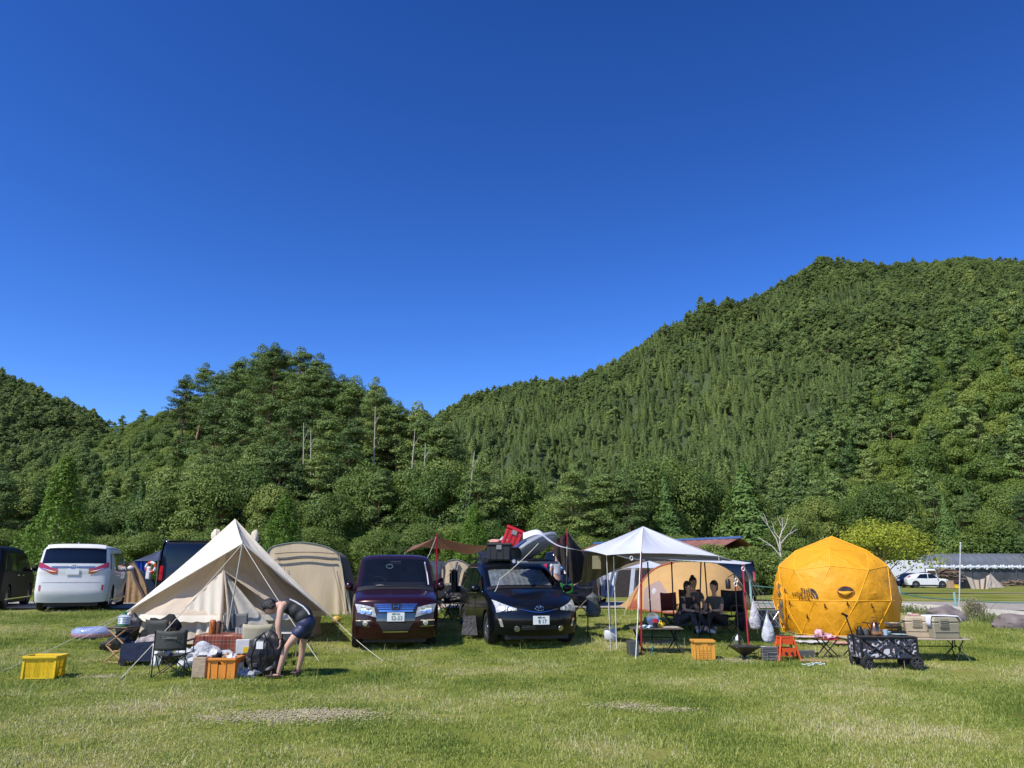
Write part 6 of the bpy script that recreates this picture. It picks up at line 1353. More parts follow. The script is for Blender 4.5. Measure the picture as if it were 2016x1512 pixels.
# ================================================================ GEAR, RIGHT PITCH
def xtable(name, label, loc, rz, L, W, H, mt, under=None, leg=black_m):
    T = thing(name, label, 'table', loc, rz); b = MB(); b.box((0, 0, H), (L, W, .022), bev=.006); b.build('tabletop', mt, T)
    for x in (-L / 2 + .14, L / 2 - .14):
        for s_ in (-1, 1):
            b = MB(); b.tube([(x - .12, s_ * W * .45, 0), (x + .03, s_ * W * .2, H * .55), (x - .03, s_ * W * .1, H * .7), (x - .08, s_ * W * .3, H)], .011, 6); b.tube([(x + .12, s_ * W * .45, 0), (x - .0, s_ * W * .2, H * .5), (x + .08, s_ * W * .3, H)], .011, 6); b.build('leg', leg, T, smooth=True)
    b = MB(); b.tube([(-L / 2 + .1, 0, H * .62), (L / 2 - .1, 0, H * .62)], .010, 6); b.build('stretcher', leg, T)
    if under: b = MB(); b.grid(lambda u, v: (-L * .3 + L * .6 * u, -W * .3 + W * .6 * v, H * .5 - .03 * math.sin(3.14 * u)), 6, 4); b.build('under_shelf', under, T, sol=.01)
    return T
tl_ = G(1293, 1284); Tt = xtable('folding_table', 'low dark folding table with dishes on it left of the yellow orange crate', tl_, R_(-3), .98, .52, .44, mat('dark_wood_slat', (.10, .085, .06), .6, var=.2), blk_f)
b = MB(); b.tube([G(1282, 1292), P(1287, 1265, tl_.y - .1)], .010, 6); b.build('teal_leg', mat('teal_pole', (.02, .20, .22), .4), Tt, world=True)
def on_t(px, Y, H, base): return Vector((P(px, 1240, Y).x, Y, base.z + H + .012))
Y0 = tl_.y
T = thing('metal_plate', 'round metal plate propped up on the dark folding table', 'plate', on_t(1286, Y0 + .1, .44, tl_)); b = MB(); M = Matrix.Translation((0, 0, .13)) @ Matrix.Rotation(R_(75), 4, 'X') @ Matrix.Rotation(R_(12), 4, 'Y'); b.lathe([(.001, 0), (.10, .0), (.135, .025), (.14, .025), (.10, -.008), (.001, -.008)], n=24, M=M); b.build('plate', steel, T, smooth=True)
T = thing('red_cup', 'black tumbler with a red lid on the dark folding table', 'cup', on_t(1291, Y0 - .12, .44, tl_)); b = MB(); b.lathe([(.045, 0), (.055, .10), (.05, .10)], n=16); b.build('cup', black_pl, T, smooth=True); b = MB(); b.lathe([(.056, .095), (.058, .16), (.001, .17)], n=16); b.build('lid', mat('pinkish_red', (.50, .03, .05), .4), T, smooth=True)
T = thing('yellow_kettle', 'small yellow bottle with a knob top on the dark folding table', 'bottle', on_t(1301, Y0, .44, tl_)); b = MB(); b.lathe([(.04, 0), (.055, .04), (.045, .08), (.02, .10), (.028, .12), (.001, .14)], n=16); b.build('bottle', yel, T, smooth=True); b = MB(); b.tube([(.05, 0, .05), (.08, 0, .06), (.05, 0, .09)], .006, 5); b.build('handle', yel, T)
lump('folded_cloth', 'crumpled pale blue cloth on the left end of the dark folding table', 'cloth', on_t(1272, Y0 - .1, .44, tl_), [((0, 0, .02), (.13, .08, .03))], mat('pale_blue_cloth', (.42, .50, .55), .8, var=.2), 3)
T = thing('chopping_board', 'flat pale tray at the right end of the dark folding table', 'tray', on_t(1320, Y0 - .05, .44, tl_)); b = MB(); b.box((0, 0, .01), (.30, .22, .012), bev=.003); b.build('tray', mat('pale_wood', (.5, .42, .32), .6), T); b = MB(); b.tube([(-.1, 0, .025), (.08, .05, .025)], .006, 5); b.build('knife', steel, T)
T = thing('black_bottle', 'black bottle with white collar standing on the dark folding table', 'bottle', on_t(1280, Y0 + .2, .44, tl_)); b = MB(); b.lathe([(.035, 0), (.035, .14), (.015, .19), (.015, .24)], n=14); b.build('bottle', black_pl, T, smooth=True); b = MB(); b.lathe([(.018, .20), (.018, .26), (.001, .265)], n=10); b.build('cap', red_m, T, smooth=True)
T = thing('water_container', 'white square water jug with handle under the white poles', 'jug', G(1202, 1262)); b = MB(); b.box((0, 0, .12), (.26, .22, .23), bev=.045); b.build('jug_body', mat('milky_plastic', (.62, .64, .66), .4, trans=.2, var=.04), T, smooth=True, autos=60); b = MB(); b.tube([(-.07, 0, .23), (-.05, 0, .29), (.05, 0, .29), (.07, 0, .23)], .013, 6); b.lathe([(.03, .23), (.03, .27), (.001, .275)], (.08, .05, 0), 12); b.build('handle', white_pl, T, smooth=True)
T = thing('ammo_box', 'dark grey metal tool box at the foot of the white pole', 'box', G(1246, 1290), R_(5)); b = MB(); b.box((0, 0, .115), (.17, .28, .23), bev=.008); b.build('box_body', mat('grey_green_metal', (.075, .085, .08), .45, .3), T); b = MB(); b.box((0, 0, .24), (.175, .285, .03), bev=.005); b.tube([(0, -.06, .25), (0, -.05, .28), (0, .05, .28), (0, .06, .25)], .007, 5); b.build('lid', mat('grey_green_metal', (.075, .085, .08)), T)
# fire pit
T = thing('fire_pit', 'folding triangular steel fire pit with an inverted pyramid bowl', 'fire pit', G(1466, 1298), R_(10)); b = MB(); s_ = .22
b.add([(-s_, -s_, .23), (s_, -s_, .23), (s_, s_, .23), (-s_, s_, .23), (0, 0, .04)], [(0, 1, 4), (1, 2, 4), (2, 3, 4), (3, 0, 4)]); b.build('bowl', mat('burnt_steel', (.10, .085, .07), .5, .7, var=.4, vs=5), T, sol=.006)
b = MB(); [b.tube([(x * .12, y * .12, 0), (-x * .06, -y * .06, .14)], .006, 5) for x in (-1, 1) for y in (-1, 1)]; b.build('leg', steel, T); b = MB(); [b.tube([(x * s_, y * s_, .23), (x * s_ * 1.25, y * s_ * 1.25, .235)], .006, 5) for x in (-1, 1) for y in (-1, 1)]; b.build('support_rod', steel, T)
T = thing('steel_bucket', 'galvanised steel bucket with a bottle in it standing by the fire pit', 'bucket', G(1453, 1278)); b = MB(); b.lathe([(.075, 0), (.10, .17), (.104, .17), (.095, .165), (.07, .01), (.001, .01)], n=20); b.build('bucket_body', steel, T, smooth=True); b = MB(); b.tube([(.10 * math.cos(t), 0, .17 + .09 * math.sin(t)) for t in np.linspace(0, 3.14, 12)], .005, 5); b.build('handle', steel, T); b = MB(); b.lathe([(.04, .1), (.04, .22), (.02, .25), (.02, .28), (.001, .28)], n=12); b.build('inner_bottle', white_pl, T, smooth=True)
T = thing('grill_rack', 'stack of steel grill grates leaning beside the orange step stool', 'grill', G(1515, 1300), R_(-5)); b = MB()
for k in range(9): b.box((0, 0, .02 + k * .026), (.26, .20, .010))
b.tube([(-.13, -.1, 0), (-.13, -.1, .25)], .006, 5); b.tube([(.13, -.1, 0), (.13, -.1, .25)], .006, 5); b.tube([(-.05, -.11, .02), (-.05, -.11, .14), (.12, -.11, .14)], .006, 5); b.build('grates', mat('ash_steel', (.26, .25, .24), .6, .5, var=.3), T)
b = MB(); b.box((-.30, .1, .10), (.24, .18, .004)); [b.tube([(-.42 + .08 * k, 0, .0), (-.42 + .08 * k, .02, .2)], .004, 4) for k in range(4)]; b.build('side_grill', black_m, T)
# orange step stool
T = thing('step_stool', 'red orange folding plastic step stool with black top', 'stool', G(1549, 1300), R_(4)); rs_ = mat('red_orange_plastic', (.60, .075, .012), .45, var=.05); b = MB(); H = .40
b.box((0, 0, H), (.26, .20, .03), bev=.006)
for x in (-1, 1):
    for y in (-1, 1):
        tq = Vector((x * .11, y * .08, H - .01)); bq = Vector((x * .20, y * .15, 0)); b.tube([bq, tq], .032, 6, flat=.5)
for y in (-1, 1): b.box((0, y * .118, .15), (.25, .015, .14)); b.box((0, y * .09, H - .07), (.20, .015, .10))
for x in (-1, 1): b.box((x * .155, 0, .13), (.012, .2, .08)); b.box((x * .125, 0, H - .08), (.012, .15, .10))
b.build('frame', rs_, T); b = MB(); b.box((0, 0, H + .018), (.23, .17, .008)); b.build('tread', black_pl, T); b = MB()
for x in (-.055, .055): b.lathe([(.025, 0), (.025, .012)], n=12, M=Matrix.Translation((x, -.128, .13)) @ Matrix.Rotation(R_(90), 4, 'X'))
b.build('hole', black_pl, T)
T = thing('grey_tool_box', 'long dark grey box lying flat right of the red orange step stool', 'box', G(1584, 1294), R_(-3)); b = MB(); b.box((0, 0, .06), (.34, .18, .12), bev=.01); b.build('box_body', grey_pl, T); b = MB(); b.tube([(.17, -.05, .06), (.24, -.02, .09), (.23, .05, .04)], .012, 5); b.build('cord', black_pl, T)
T = thing('folding_stool', 'small black framed folding stool with red cloth on top', 'stool', G(1630, 1295), R_(5)); b = MB()
for y in (-.12, .12): b.tube([(-.17, y, 0), (.15, y, .33)], .011, 6); b.tube([(.17, y, 0), (-.15, y, .33)], .011, 6)
for x in (-.17, .17): b.tube([(x, -.12, .01), (x, .12, .01)], .010, 6)
b.tube([(-.17, -.12, .03), (.17, -.12, .03)], .01, 6); b.build('frame', black_m, T, smooth=True); b = MB(); b.grid(lambda u, v: (-.17 + .34 * u, -.14 + .28 * v, .335 - .02 * math.sin(3.14 * u)), 6, 4); b.build('seat', mat('red_cloth', (.42, .03, .04), .8), T, sol=.008)
lump('striped_cloth', 'red and white cloths heaped on the small folding stool', 'cloth', G(1630, 1295) + Vector((-.02, 0, .34)), [((-.09, 0, .05), (.09, .09, .09)), ((.06, 0, .03), (.10, .09, .05))], mat('red_white_cloth', (.50, .26, .27), .8, var=.9, vs=9), 41)
for i, (px, py, rx, m, lb) in enumerate(((1598, 1268, .30, mat('pale_mat', (.5, .5, .48), .7, var=.1), 'white foam sheet lying in front of the orange dome'), (1585, 1258, .24, mat('pink_mat', (.50, .38, .36), .8, var=.3), 'pinkish grey mat at the door of the orange dome'), (1660, 1270, .20, mat('red_pattern', (.45, .25, .2), .8, var=.6, vs=12), 'small red and white patterned towel on the grass behind the wagon'))):
    g_ = G(px, py); T = thing('ground_mat', lb, 'mat', g_, R_(3 * i)); b = MB(); b.grid(lambda u, v: (-rx + 2 * rx * u, -.18 + .36 * v, .05 + .025 * mnoise.noise(Vector((u * 4, v * 4, i * 3)))), 10, 6); b.build('mat', m, T, smooth=True, sol=.02)
b = MB(); b.box((0, 0, 0), (.48, .025, .02), Matrix.Translation(G(1604, 1306) + Vector((0, 0, .045))) @ Rz(-9)); b.box((0, 0, 0), (.40, .02, .02), Matrix.Translation(G(1600, 1304) + Vector((0, .03, .045))) @ Rz(-4)); tag(b.build('wooden_sticks', wood, world=True), 'two thin wooden sticks lying on the grass left of the wagon', 'sticks')
b = MB()
for k, (px, py, r_) in enumerate(((1588, 1313, .07), (1597, 1315, .05), (1605, 1311, .05), (1612, 1311, .045), (1619, 1313, .05))): c = G(px, py) + Vector((0, 0, .045)); b.tube([c + Vector((r_ * math.cos(t), r_ * .7 * math.sin(t), .01 * math.sin(3 * t))) for t in np.linspace(0, 5.6, 12)], .007, 5)
tag(b.build('rope_coils', mat('pale_teal_rope', (.50, .58, .55), .7), world=True), 'loose white and teal rope coils lying on the grass before the sticks', 'rope')

# wagon
def camo_mat():
    m = bpy.data.materials.new('camo_cloth'); m.use_nodes = True; n = m.node_tree.nodes; l = m.node_tree.links; bs = n['Principled BSDF']; bs.inputs['Roughness'].default_value = .75
    tc = n.new('ShaderNodeTexCoord'); w1 = n.new('ShaderNodeTexNoise'); w1.inputs['Scale'].default_value = 7; w1.inputs['Distortion'].default_value = 2.6; l.new(tc.outputs['Object'], w1.inputs[0])
    r = n.new('ShaderNodeValToRGB'); r.color_ramp.interpolation = 'CONSTANT'; e = r.color_ramp.elements; e[0].color = (.012, .013, .02, 1); e[1].position = .60; e[1].color = (.55, .55, .55, 1); k = e.new(.36); k.color = (.03, .035, .05, 1); k = e.new(.555); k.color = (.22, .02, .025, 1); k = e.new(.575); k.color = (.55, .55, .56, 1)
    e[0].position = 0; l.new(w1.outputs[0], r.inputs[0]); l.new(r.outputs[0], bs.inputs['Base Color']); return m
wc = G(1742, 1314); T = thing('folding_wagon', 'black folding wagon with black white and red camouflage cloth sides', 'wagon', wc, R_(-2)); L_, W_2, H0, H1 = .46, .24, .17, .49
b = MB(); b.add([(-L_, -W_2, H0), (L_, -W_2, H0), (L_, W_2, H0), (-L_, W_2, H0), (-L_ - .01, -W_2 - .01, H1), (L_ + .01, -W_2 - .01, H1), (L_ + .01, W_2 + .01, H1), (-L_ - .01, W_2 + .01, H1)], [(3, 2, 1, 0), (0, 1, 5, 4), (1, 2, 6, 5), (2, 3, 7, 6), (3, 0, 4, 7)]); b.build('cloth_tub', camo_mat(), T, sol=.01)
b = MB()
for y in (-W_2 - .022, W_2 + .022):
    for x0, x1 in ((-L_, 0), (0, L_)): b.tube([(x0, y, H0), (x1, y, H1)], .011, 6); b.tube([(x1, y, H0), (x0, y, H1)], .011, 6)
    b.tube([(-L_, y, H1), (L_, y, H1)], .014, 6); b.tube([(-L_, y, H0), (L_, y, H0)], .012, 6)
for x in (-L_, L_):
    for y in (-1, 1): b.tube([(x, y * (W_2 + .02), .10), (x, y * (W_2 + .02), H1 + .02)], .018, 6)
    b.tube([(x, -W_2, H1), (x, W_2, H1)], .013, 6)
b.build('frame', black_m, T, smooth=True)
for x in (-L_ + .08, L_ - .03):
    for y in (-W_2, W_2):
        M = Matrix.Translation((x, y, .105)) @ Matrix.Rotation(R_(90), 4, 'X') @ Matrix.Rotation(R_(14 if x < 0 else -8), 4, 'Y'); b = MB(); b.lathe([(.07, -.045), (.10, -.04), (.105, -.02), (.105, .02), (.10, .04), (.07, .045), (.06, .02), (.001, .02)], n=20, M=M); wh_ = b.build('wheel', rubber, T, smooth=True)
        b = MB(); [b.box((math.cos(a) * .035, math.sin(a) * .035, 0), (.07, .012, .07), M @ Matrix.Rotation(a, 4, 'Z') @ Matrix.Translation((-math.cos(a) * .035 + .035, -math.sin(a) * .035, 0))) for a in np.linspace(0, 5.2, 6)]; b.build('hub', grey_pl, wh_)
b = MB(); b.tube([(-L_ - .02, 0, .25), (-L_ - .03, 0, .55), P(1665, 1210, wc.y) - wc], .012, 8); q = P(1665, 1210, wc.y) - wc; b.tube([q + Vector((-.06, 0, .02)), q + Vector((.04, 0, -.03))], .018, 8); b.build('pull_handle', black_m, T, smooth=True)
b = MB(); b.box((0, 0, H1 + .022), (.92, .48, .015)); b.build('board_top', mat('dark_board', (.05, .045, .04), .5), T)
wz = H1 + .035
def onw(dx, dy=0): return wc + Vector((dx, dy, wz))
cop = mat('copper', (.42, .20, .10), .25, 1, var=.12)
def kettle(name, label, loc, m, s=1.0):
    T = thing(name, label, 'kettle', loc, R_(20)); b = MB(); b.lathe([(.085 * s, 0), (.09 * s, .02 * s), (.055 * s, .14 * s), (.045 * s, .16 * s)], n=20); b.build('kettle_body', m, T, smooth=True)
    b = MB(); b.lathe([(.048 * s, .16 * s), (.03 * s, .185 * s), (.008 * s, .19 * s), (.012 * s, .21 * s), (.001, .215 * s)], n=16); b.build('lid', m, T, smooth=True)
    b = MB(); b.tube([(-.07 * s, 0, .06 * s), (-.12 * s, 0, .13 * s), (-.13 * s, 0, .17 * s)], [.016 * s, .01 * s, .007 * s], 8); b.build('spout', m, T, smooth=True)
    b = MB(); b.tube([(-.06 * s, 0, .15 * s), (-.05 * s, 0, .25 * s), (.05 * s, 0, .25 * s), (.06 * s, 0, .15 * s)], .006 * s, 6); b.build('handle', m, T, smooth=True)
kettle('copper_kettle', 'shiny copper kettle standing on the camouflage wagon', onw(-.12, -.05), cop, 1.15)
kettle('black_kettle', 'low black kettle on the left end of the camouflage wagon', onw(-.36, .0), black_m, .75)
T = thing('dark_pot', 'small dark pot between the black kettle and the copper kettle', 'pot', onw(-.24, .06)); b = MB(); b.lathe([(.06, 0), (.065, .07), (.06, .09), (.001, .10)], n=18); b.build('pot_body', grey_pl, T, smooth=True); b = MB(); b.tube([(.06, 0, .07), (.12, -.02, .11)], .007, 5); b.build('handle', black_m, T)
for k, (dx, dy, r_, m, lb, nm) in enumerate(((.04, -.08, .045, mat('pale_blue_plastic', (.38, .48, .6), .4), 'pale blue cup right of the copper kettle', 'cup'), (.12, .05, .07, mat('mint_plastic', (.36, .55, .48), .4), 'mint green bowl on the wagon top', 'bowl'), (.32, -.03, .11, mat('blue_white_plate', (.52, .58, .62), .3, var=.1), 'flat pale blue plate near the right end of the wagon top', 'plate'), (.22, -.10, .09, mat('aqua_plate', (.45, .60, .56), .35), 'aqua coloured dish on the wagon top', 'dish'))):
    b = MB(); h_ = {'cup': .09, 'bowl': .05, 'plate': .012, 'dish': .02}[nm]; b.lathe([(r_ * .7, 0), (r_, h_), (r_ * .94, h_), (r_ * .66, .006), (.001, .006)], n=18); tag(b.build(nm, m, smooth=True, loc=onw(dx, dy)), lb, nm)
# big table with coolers and stove
tb = G(1820, 1283); TH2 = .36; TT = xtable('long_table', 'long tan topped folding table carrying the two cool boxes', GX(1782, 14.6), R_(-2), 2.1, .60, TH2, mat('tan_tabletop', (.38, .31, .23), .7, var=.1)); tb = TT.location
def cooler(name, label, px, dy, rz, m, mside, towel=False):
    T = thing(name, label, 'cool box', (P(px, 1240, tb.y + dy).x, tb.y + dy, tb.z + TH2 + .012), rz); L_, W_, H_ = .46, .34, .27
    b = MB(); b.box((0, 0, H_ * .5), (L_, W_, H_), taper=1.07, bev=.018); b.box((0, -W_ / 2 - .012, .12), (L_ * .98, .01, .012)); b.build('box_body', m, T)
    b = MB(); b.box((0, 0, H_ + .05), (L_ * 1.09, W_ * 1.1, .10), taper=.93, bev=.025); b.build('lid', m, T)
    for x in (-.06,):
        b = MB(); b.box((x, -W_ / 2 - .03, H_ - .0), (.16, .02, .15), bev=.006); o = b.build('latch', m, T); b = MB(); [b.box((x, -W_ / 2 - .043, H_ - .045 + .035 * k), (.13, .004, .012)) for k in range(3)]; b.build('latch_slot', black_pl, o)
    b = MB(); b.tube([(-L_ * .56, 0, .14), (-L_ * .56, 0, .26)], .015, 6); b.tube([(L_ * .56, 0, .14), (L_ * .56, 0, .26)], .015, 6); b.build('side_handle', m, T); return T
c1 = cooler('cool_box', 'tan hard plastic cool box on the long table with a packet on its lid', 1808, .08, R_(-14), tan_pl, khaki_pl)
c2_ = cooler('cool_box', 'khaki hard plastic cool box with a white towel over its lid', 1853, -.12, R_(3), khaki_pl, khaki_pl)
T = thing('white_towel', 'white towel draped over the lid of the khaki cool box', 'towel', c2_.location + Vector((0, 0, .375)))
b = MB()
def tw(u, v):
    x = -.29 + .58 * u; y = -.16 + .36 * v; fx_ = max(0, abs(x) - .235); z = .01 + .006 * math.sin(v * 22 + u * 5) - fx_ * (3.2 if x < 0 else 1.9); X = max(-.262, min(.30, x)); return (X, y - .04 * (x > .2), z)
b.grid(tw, 30, 16); b.build('towel', mat('white_towelling', (.60, .62, .64), .9, var=.05, bump=.4), T, smooth=True, sol=.008)
T = thing('snack_packet', 'small pink and white packet lying on the tan cool box', 'packet', c1.location + Vector((-.05, .03, .372))); b = MB(); b.box((0, 0, .018), (.18, .10, .035), bev=.006); b.build('packet', mat('pink_packet', (.50, .30, .25), .5, var=.3), T); b = MB(); b.box((-.06, -.0, .03), (.04, .08, .05)); b.build('packet_end', white_pl, T)
sp = Vector((P(1762, 1240, tb.y).x, tb.y + .02, tb.z + TH2 + .012)); T = thing('camp_stove', 'black camping stove under the frying pan on the long table', 'stove', sp); b = MB(); b.box((0, 0, .07), (.30, .24, .10), bev=.01); b.build('stove_body', black_m, T)
b = MB(); [b.tube([(x * .1, y * .08, .12), (x * .05, y * .04, .20)], .006, 5) for x in (-1, 1) for y in (-1, 1)]; b.box((0, 0, .17), (.24, .20, .02)); b.build('burner', black_pl, T)
b = MB(); b.tube([(-.13, -.12, 0), (-.17, -.14, -.0)], .008, 5); b.build('leg', black_m, T)
T = thing('frying_pan', 'grey frying pan with black handle on top of the camping stove', 'pan', sp + Vector((-.02, 0, .205))); b = MB(); b.lathe([(.10, 0), (.145, .05), (.15, .05), (.148, .045), (.10, .008), (.001, .008)], n=24); b.build('pan_body', mat('grey_enamel', (.28, .28, .29), .3, .5), T, smooth=True); b = MB(); b.tube([(.14, 0, .045), (.28, .02, .09)], .011, 6); b.build('handle', black_pl, T, smooth=True)
b = MB(); b.ell((0, 0, .03), (.09, .08, .025), 12, 8, jit=.8, seed=3); b.build('food', mat('cooked_food', (.45, .36, .18), .6, var=.4, vs=30), T, smooth=True)
T = thing('copper_skillet', 'thin copper coloured skillet left of the stove behind the copper kettle', 'pan', sp + Vector((-.30, .1, .22))); b = MB(); b.lathe([(.08, 0), (.10, .02), (.096, .02), (.078, .004), (.001, .004)], n=20); b.build('pan_body', cop, T, smooth=True); b = MB(); b.tube([(-.1, 0, .02), (-.24, 0, .035)], .008, 5); b.tube([(0, 0, 0), (0, 0, -.20)], .01, 5); b.build('handle', black_m, T)
# hanging white bags by the red pole
def hbag(name, label, px, pt, pb, Y, wpx, seed, m=wht_f, neck=.35):
    t_, b_ = P(px, pt, Y), P(px, pb, Y); h = t_.z - b_.z; w_ = wpx * Y * .97 / F / 2; T = thing(name, label, 'bag', b_); b = MB(); N = 18; vs = []
    prof = [(.001, 0), (w_ * .7, .02 * h), (w_, .15 * h), (w_ * .95, .35 * h), (w_ * .7, .6 * h), (w_ * neck, .8 * h), (w_ * .12, .95 * h), (.004, h)]
    pr = [tuple(catmull([(a, c) for a, c in prof], t)) for t in np.linspace(0, 7, 22)]; b.lathe([(max(r_, .002), z) for r_, z in pr], n=26, sy=.7)
    b.v = [(x * (1 + .25 * mnoise.noise(Vector((x * 16, y * 16, z * 9 + seed)))), y * (1 + .25 * mnoise.noise(Vector((x * 16, y * 16, z * 9 + seed)))), z) for x, y, z in b.v]
    b.build('bag_body', m, T, smooth=True, autos=180); b = MB(); b.tube([(0, 0, h * .98), (.01, 0, h * 1.12)], .004, 5); b.build('bag_handle', m, T); return T
hbag('hanging_bag', 'clear white rubbish bag with red print hanging from the red pole', 1487, 1180, 1239, 15.4, 22, 1, mat('thin_white_film', (.58, .56, .57), .3, var=.18, vs=14, bump=1, bs=20, trans=.3))
hbag('hanging_bag', 'white knotted plastic bag hanging nearest the orange step stool', 1514, 1208, 1266, 14.9, 24, 5)
hbag('hanging_bag', 'dark shopping bags hanging from the black pole right of the estate car', 1168, 1165, 1215, 17.0, 30, 9, mat('dark_olive_bag', (.05, .06, .06), .6, var=.4), .8)
b = MB(); q = P(1446, 1240, 15.4); b.ell(q - Vector((0, 0, .0)), (.01, .01, .01), 4, 3)
# grey lattice trailer rack behind the ropes
T = thing('aluminium_frame', 'low grey aluminium lattice frame between the seated campers and the orange dome', 'frame', GX(1512, 17.6)); b = MB(); za, zb_ = gz(17.6) + .18, gz(17.6) + .52; x0, x1 = P(1488, 1200, 17.6).x, P(1534, 1200, 17.6).x
for z in (za, zb_): b.tube([(x0, 17.6, z), (x1, 17.6, z)], .018, 6)
for k in range(2): a, c = x0 + (x1 - x0) * k / 2, x0 + (x1 - x0) * (k + 1) / 2; b.tube([(a, 17.6, za), (c, 17.6, zb_)], .012, 5); b.tube([(c, 17.6, za), (a, 17.6, zb_)], .012, 5); b.tube([(a, 17.6, gz(17.6)), (a, 17.6, zb_)], .014, 5)
b.build('lattice', steel, T, world=True); b = MB(); b.poly([(x0, 17.66, za), (x1, 17.66, za), (x1, 17.66, zb_), (x0, 17.66, zb_)], th=.02, d=(0, 1, 0)); b.build('infill', mesh_f, T, world=True)
# red tripod lantern stand by the campers
T = thing('lantern_stand', 'red pole stand with a black hanging lantern in front of the orange tan tent', 'stand', gnd(P(1470, 1262, 15.5)) + Vector((-.12, .1, 0)))
b = MB(); q = T.location; b.tube([(0, 0, 0), (0, 0, 1.45)], .012, 6); [b.tube([(0, 0, .35), (.28 * math.cos(a), .28 * math.sin(a), 0)], .009, 5) for a in (.4, 2.5, 4.6)]; b.tube([(0, 0, 1.45), (-.14, 0, 1.38)], .008, 5); b.build('pole', black_m, T, smooth=True)
b = MB(); b.lathe([(.04, 0), (.05, .02), (.05, .16), (.02, .20)], (-.14, 0, 1.16), 14); b.build('lantern', black_pl, T, smooth=True)

# gear in the middle distance between the two cars -------------------------------------
folding_chair('camp_chair', 'black camp chair standing in the shade left of the hanging jacket', GX(885, 20.8), R_(150), blk_f, 1.1, .42, .46)
folding_chair('camp_chair', 'low black camp chair with shoes under it right of the hanging jacket', GX(915, 21.2), R_(200), blk_f, 1.1, .36, .42)
T = thing('hanging_jacket', 'black jacket and trousers hanging from a line between the plum minivan and the estate car', 'jacket', P(893, 1190, 20.5)); b = MB()
b.grid(lambda u, v: P(886 + 14 * v + 3 * u * (v - .5), 1122 + 62 * u, 20.5) + Vector((0, .09 * math.sin(v * 16), 0)), 14, 24); b.build('cloth', blk_f, T, smooth=True, world=True, sol=.02); b = MB(); b.tube([P(880, 1135, 20.5), P(893, 1120, 20.5), P(905, 1130, 20.5)], .012, 5); b.build('hanger', wood, T, world=True)
xtable('folding_table', 'black folding table crowded with dark gear beside the estate car', GX(905, 20.2), R_(4), .9, .5, .42, black_pl)
lump('gear_heap', 'heap of black bags and pans on the shaded black table', 'bags', GX(905, 20.2) + Vector((0, 0, .43)), [((0, 0, .10), (.30, .18, .12)), ((.28, 0, .08), (.14, .14, .12)), ((-.3, 0, .12), (.12, .12, .16))], blk_f, 51)
T = thing('green_chair', 'green cloth seat beside the dark blue car', 'chair', GX(1118, 20.5)); b = MB(); b.grid(lambda u, v: P(1103 + 26 * v, 1147 + 20 * u + 4 * math.sin(v * 3.14), 20.5), 6, 8); b.build('backrest', mat('green_cloth', (.012, .14, .03), .7, trans=.2), T, smooth=True, world=True, sol=.02)
b = MB(); z_ = gz(20.5); [b.tube([(P(x, 1160, 20.5).x, 20.5 + dy, z_), (P(1235 - (x - 1000) if False else 2232 - x, 1160, 20.5).x, 20.5 - dy, z_ + .5)], .012, 5) for x, dy in ((1100, .2), (1132, .2), (1100, -.2), (1132, -.2))]; b.build('frame', black_m, T)
T = thing('wire_rack', 'folding wire rack table behind the black estate car', 'rack', GX(1143, 21)); b = MB(); b.box((0, 0, .55), (.7, .35, .04)); [b.tube([(x, y, 0), (-x * .9, y, .55)], .012, 5) for x in (-.3, .3) for y in (-.15, .15)]; b.build('frame', black_m, T); b = MB(); b.tube([(-.35, -.1, .55), (-.3, -.1, .72), (.05, -.1, .95)], .018, 5); b.build('side_bar', wood, T)
# ================================================================ PEOPLE
skin_m = mat('skin', (.50, .30, .21), .55, var=.06, vs=12); hair_m = mat('black_hair', (.010, .008, .008), .45, var=.4, vs=40, bump=.6, bs=60)
def skin_bake(nodes, edges, root, sub=2):
    names = list(nodes); me = bpy.data.meshes.new('tmp'); me.from_pydata([tuple(nodes[k][0]) for k in names], [(names.index(a), names.index(c)) for a, c in edges], [])
    o = bpy.data.objects.new('tmp', me); COL.objects.link(o); md = o.modifiers.new('s', 'SKIN'); md.use_smooth_shade = True; md.branch_smoothing = .6
    lay = me.skin_vertices[0].data if me.skin_vertices else None
    if lay is None:
        bm = __import__('bmesh').new(); bm.from_mesh(me); bm.verts.layers.skin.verify(); bm.to_mesh(me); bm.free(); lay = me.skin_vertices[0].data
    for i, k in enumerate(names):
        r = nodes[k][1]; lay[i].radius = r if isinstance(r, tuple) else (r, r); lay[i].use_root = (k == root)
    s = o.modifiers.new('u', 'SUBSURF'); s.levels = sub; s.render_levels = sub
    dg = bpy.context.evaluated_depsgraph_get(); dg.update(); ev = o.evaluated_get(dg).to_mesh(); b = MB(); b.add([v.co.copy() for v in ev.vertices], [tuple(p.vertices) for p in ev.polygons]); bpy.data.objects.remove(o); bpy.data.meshes.remove(me); return b
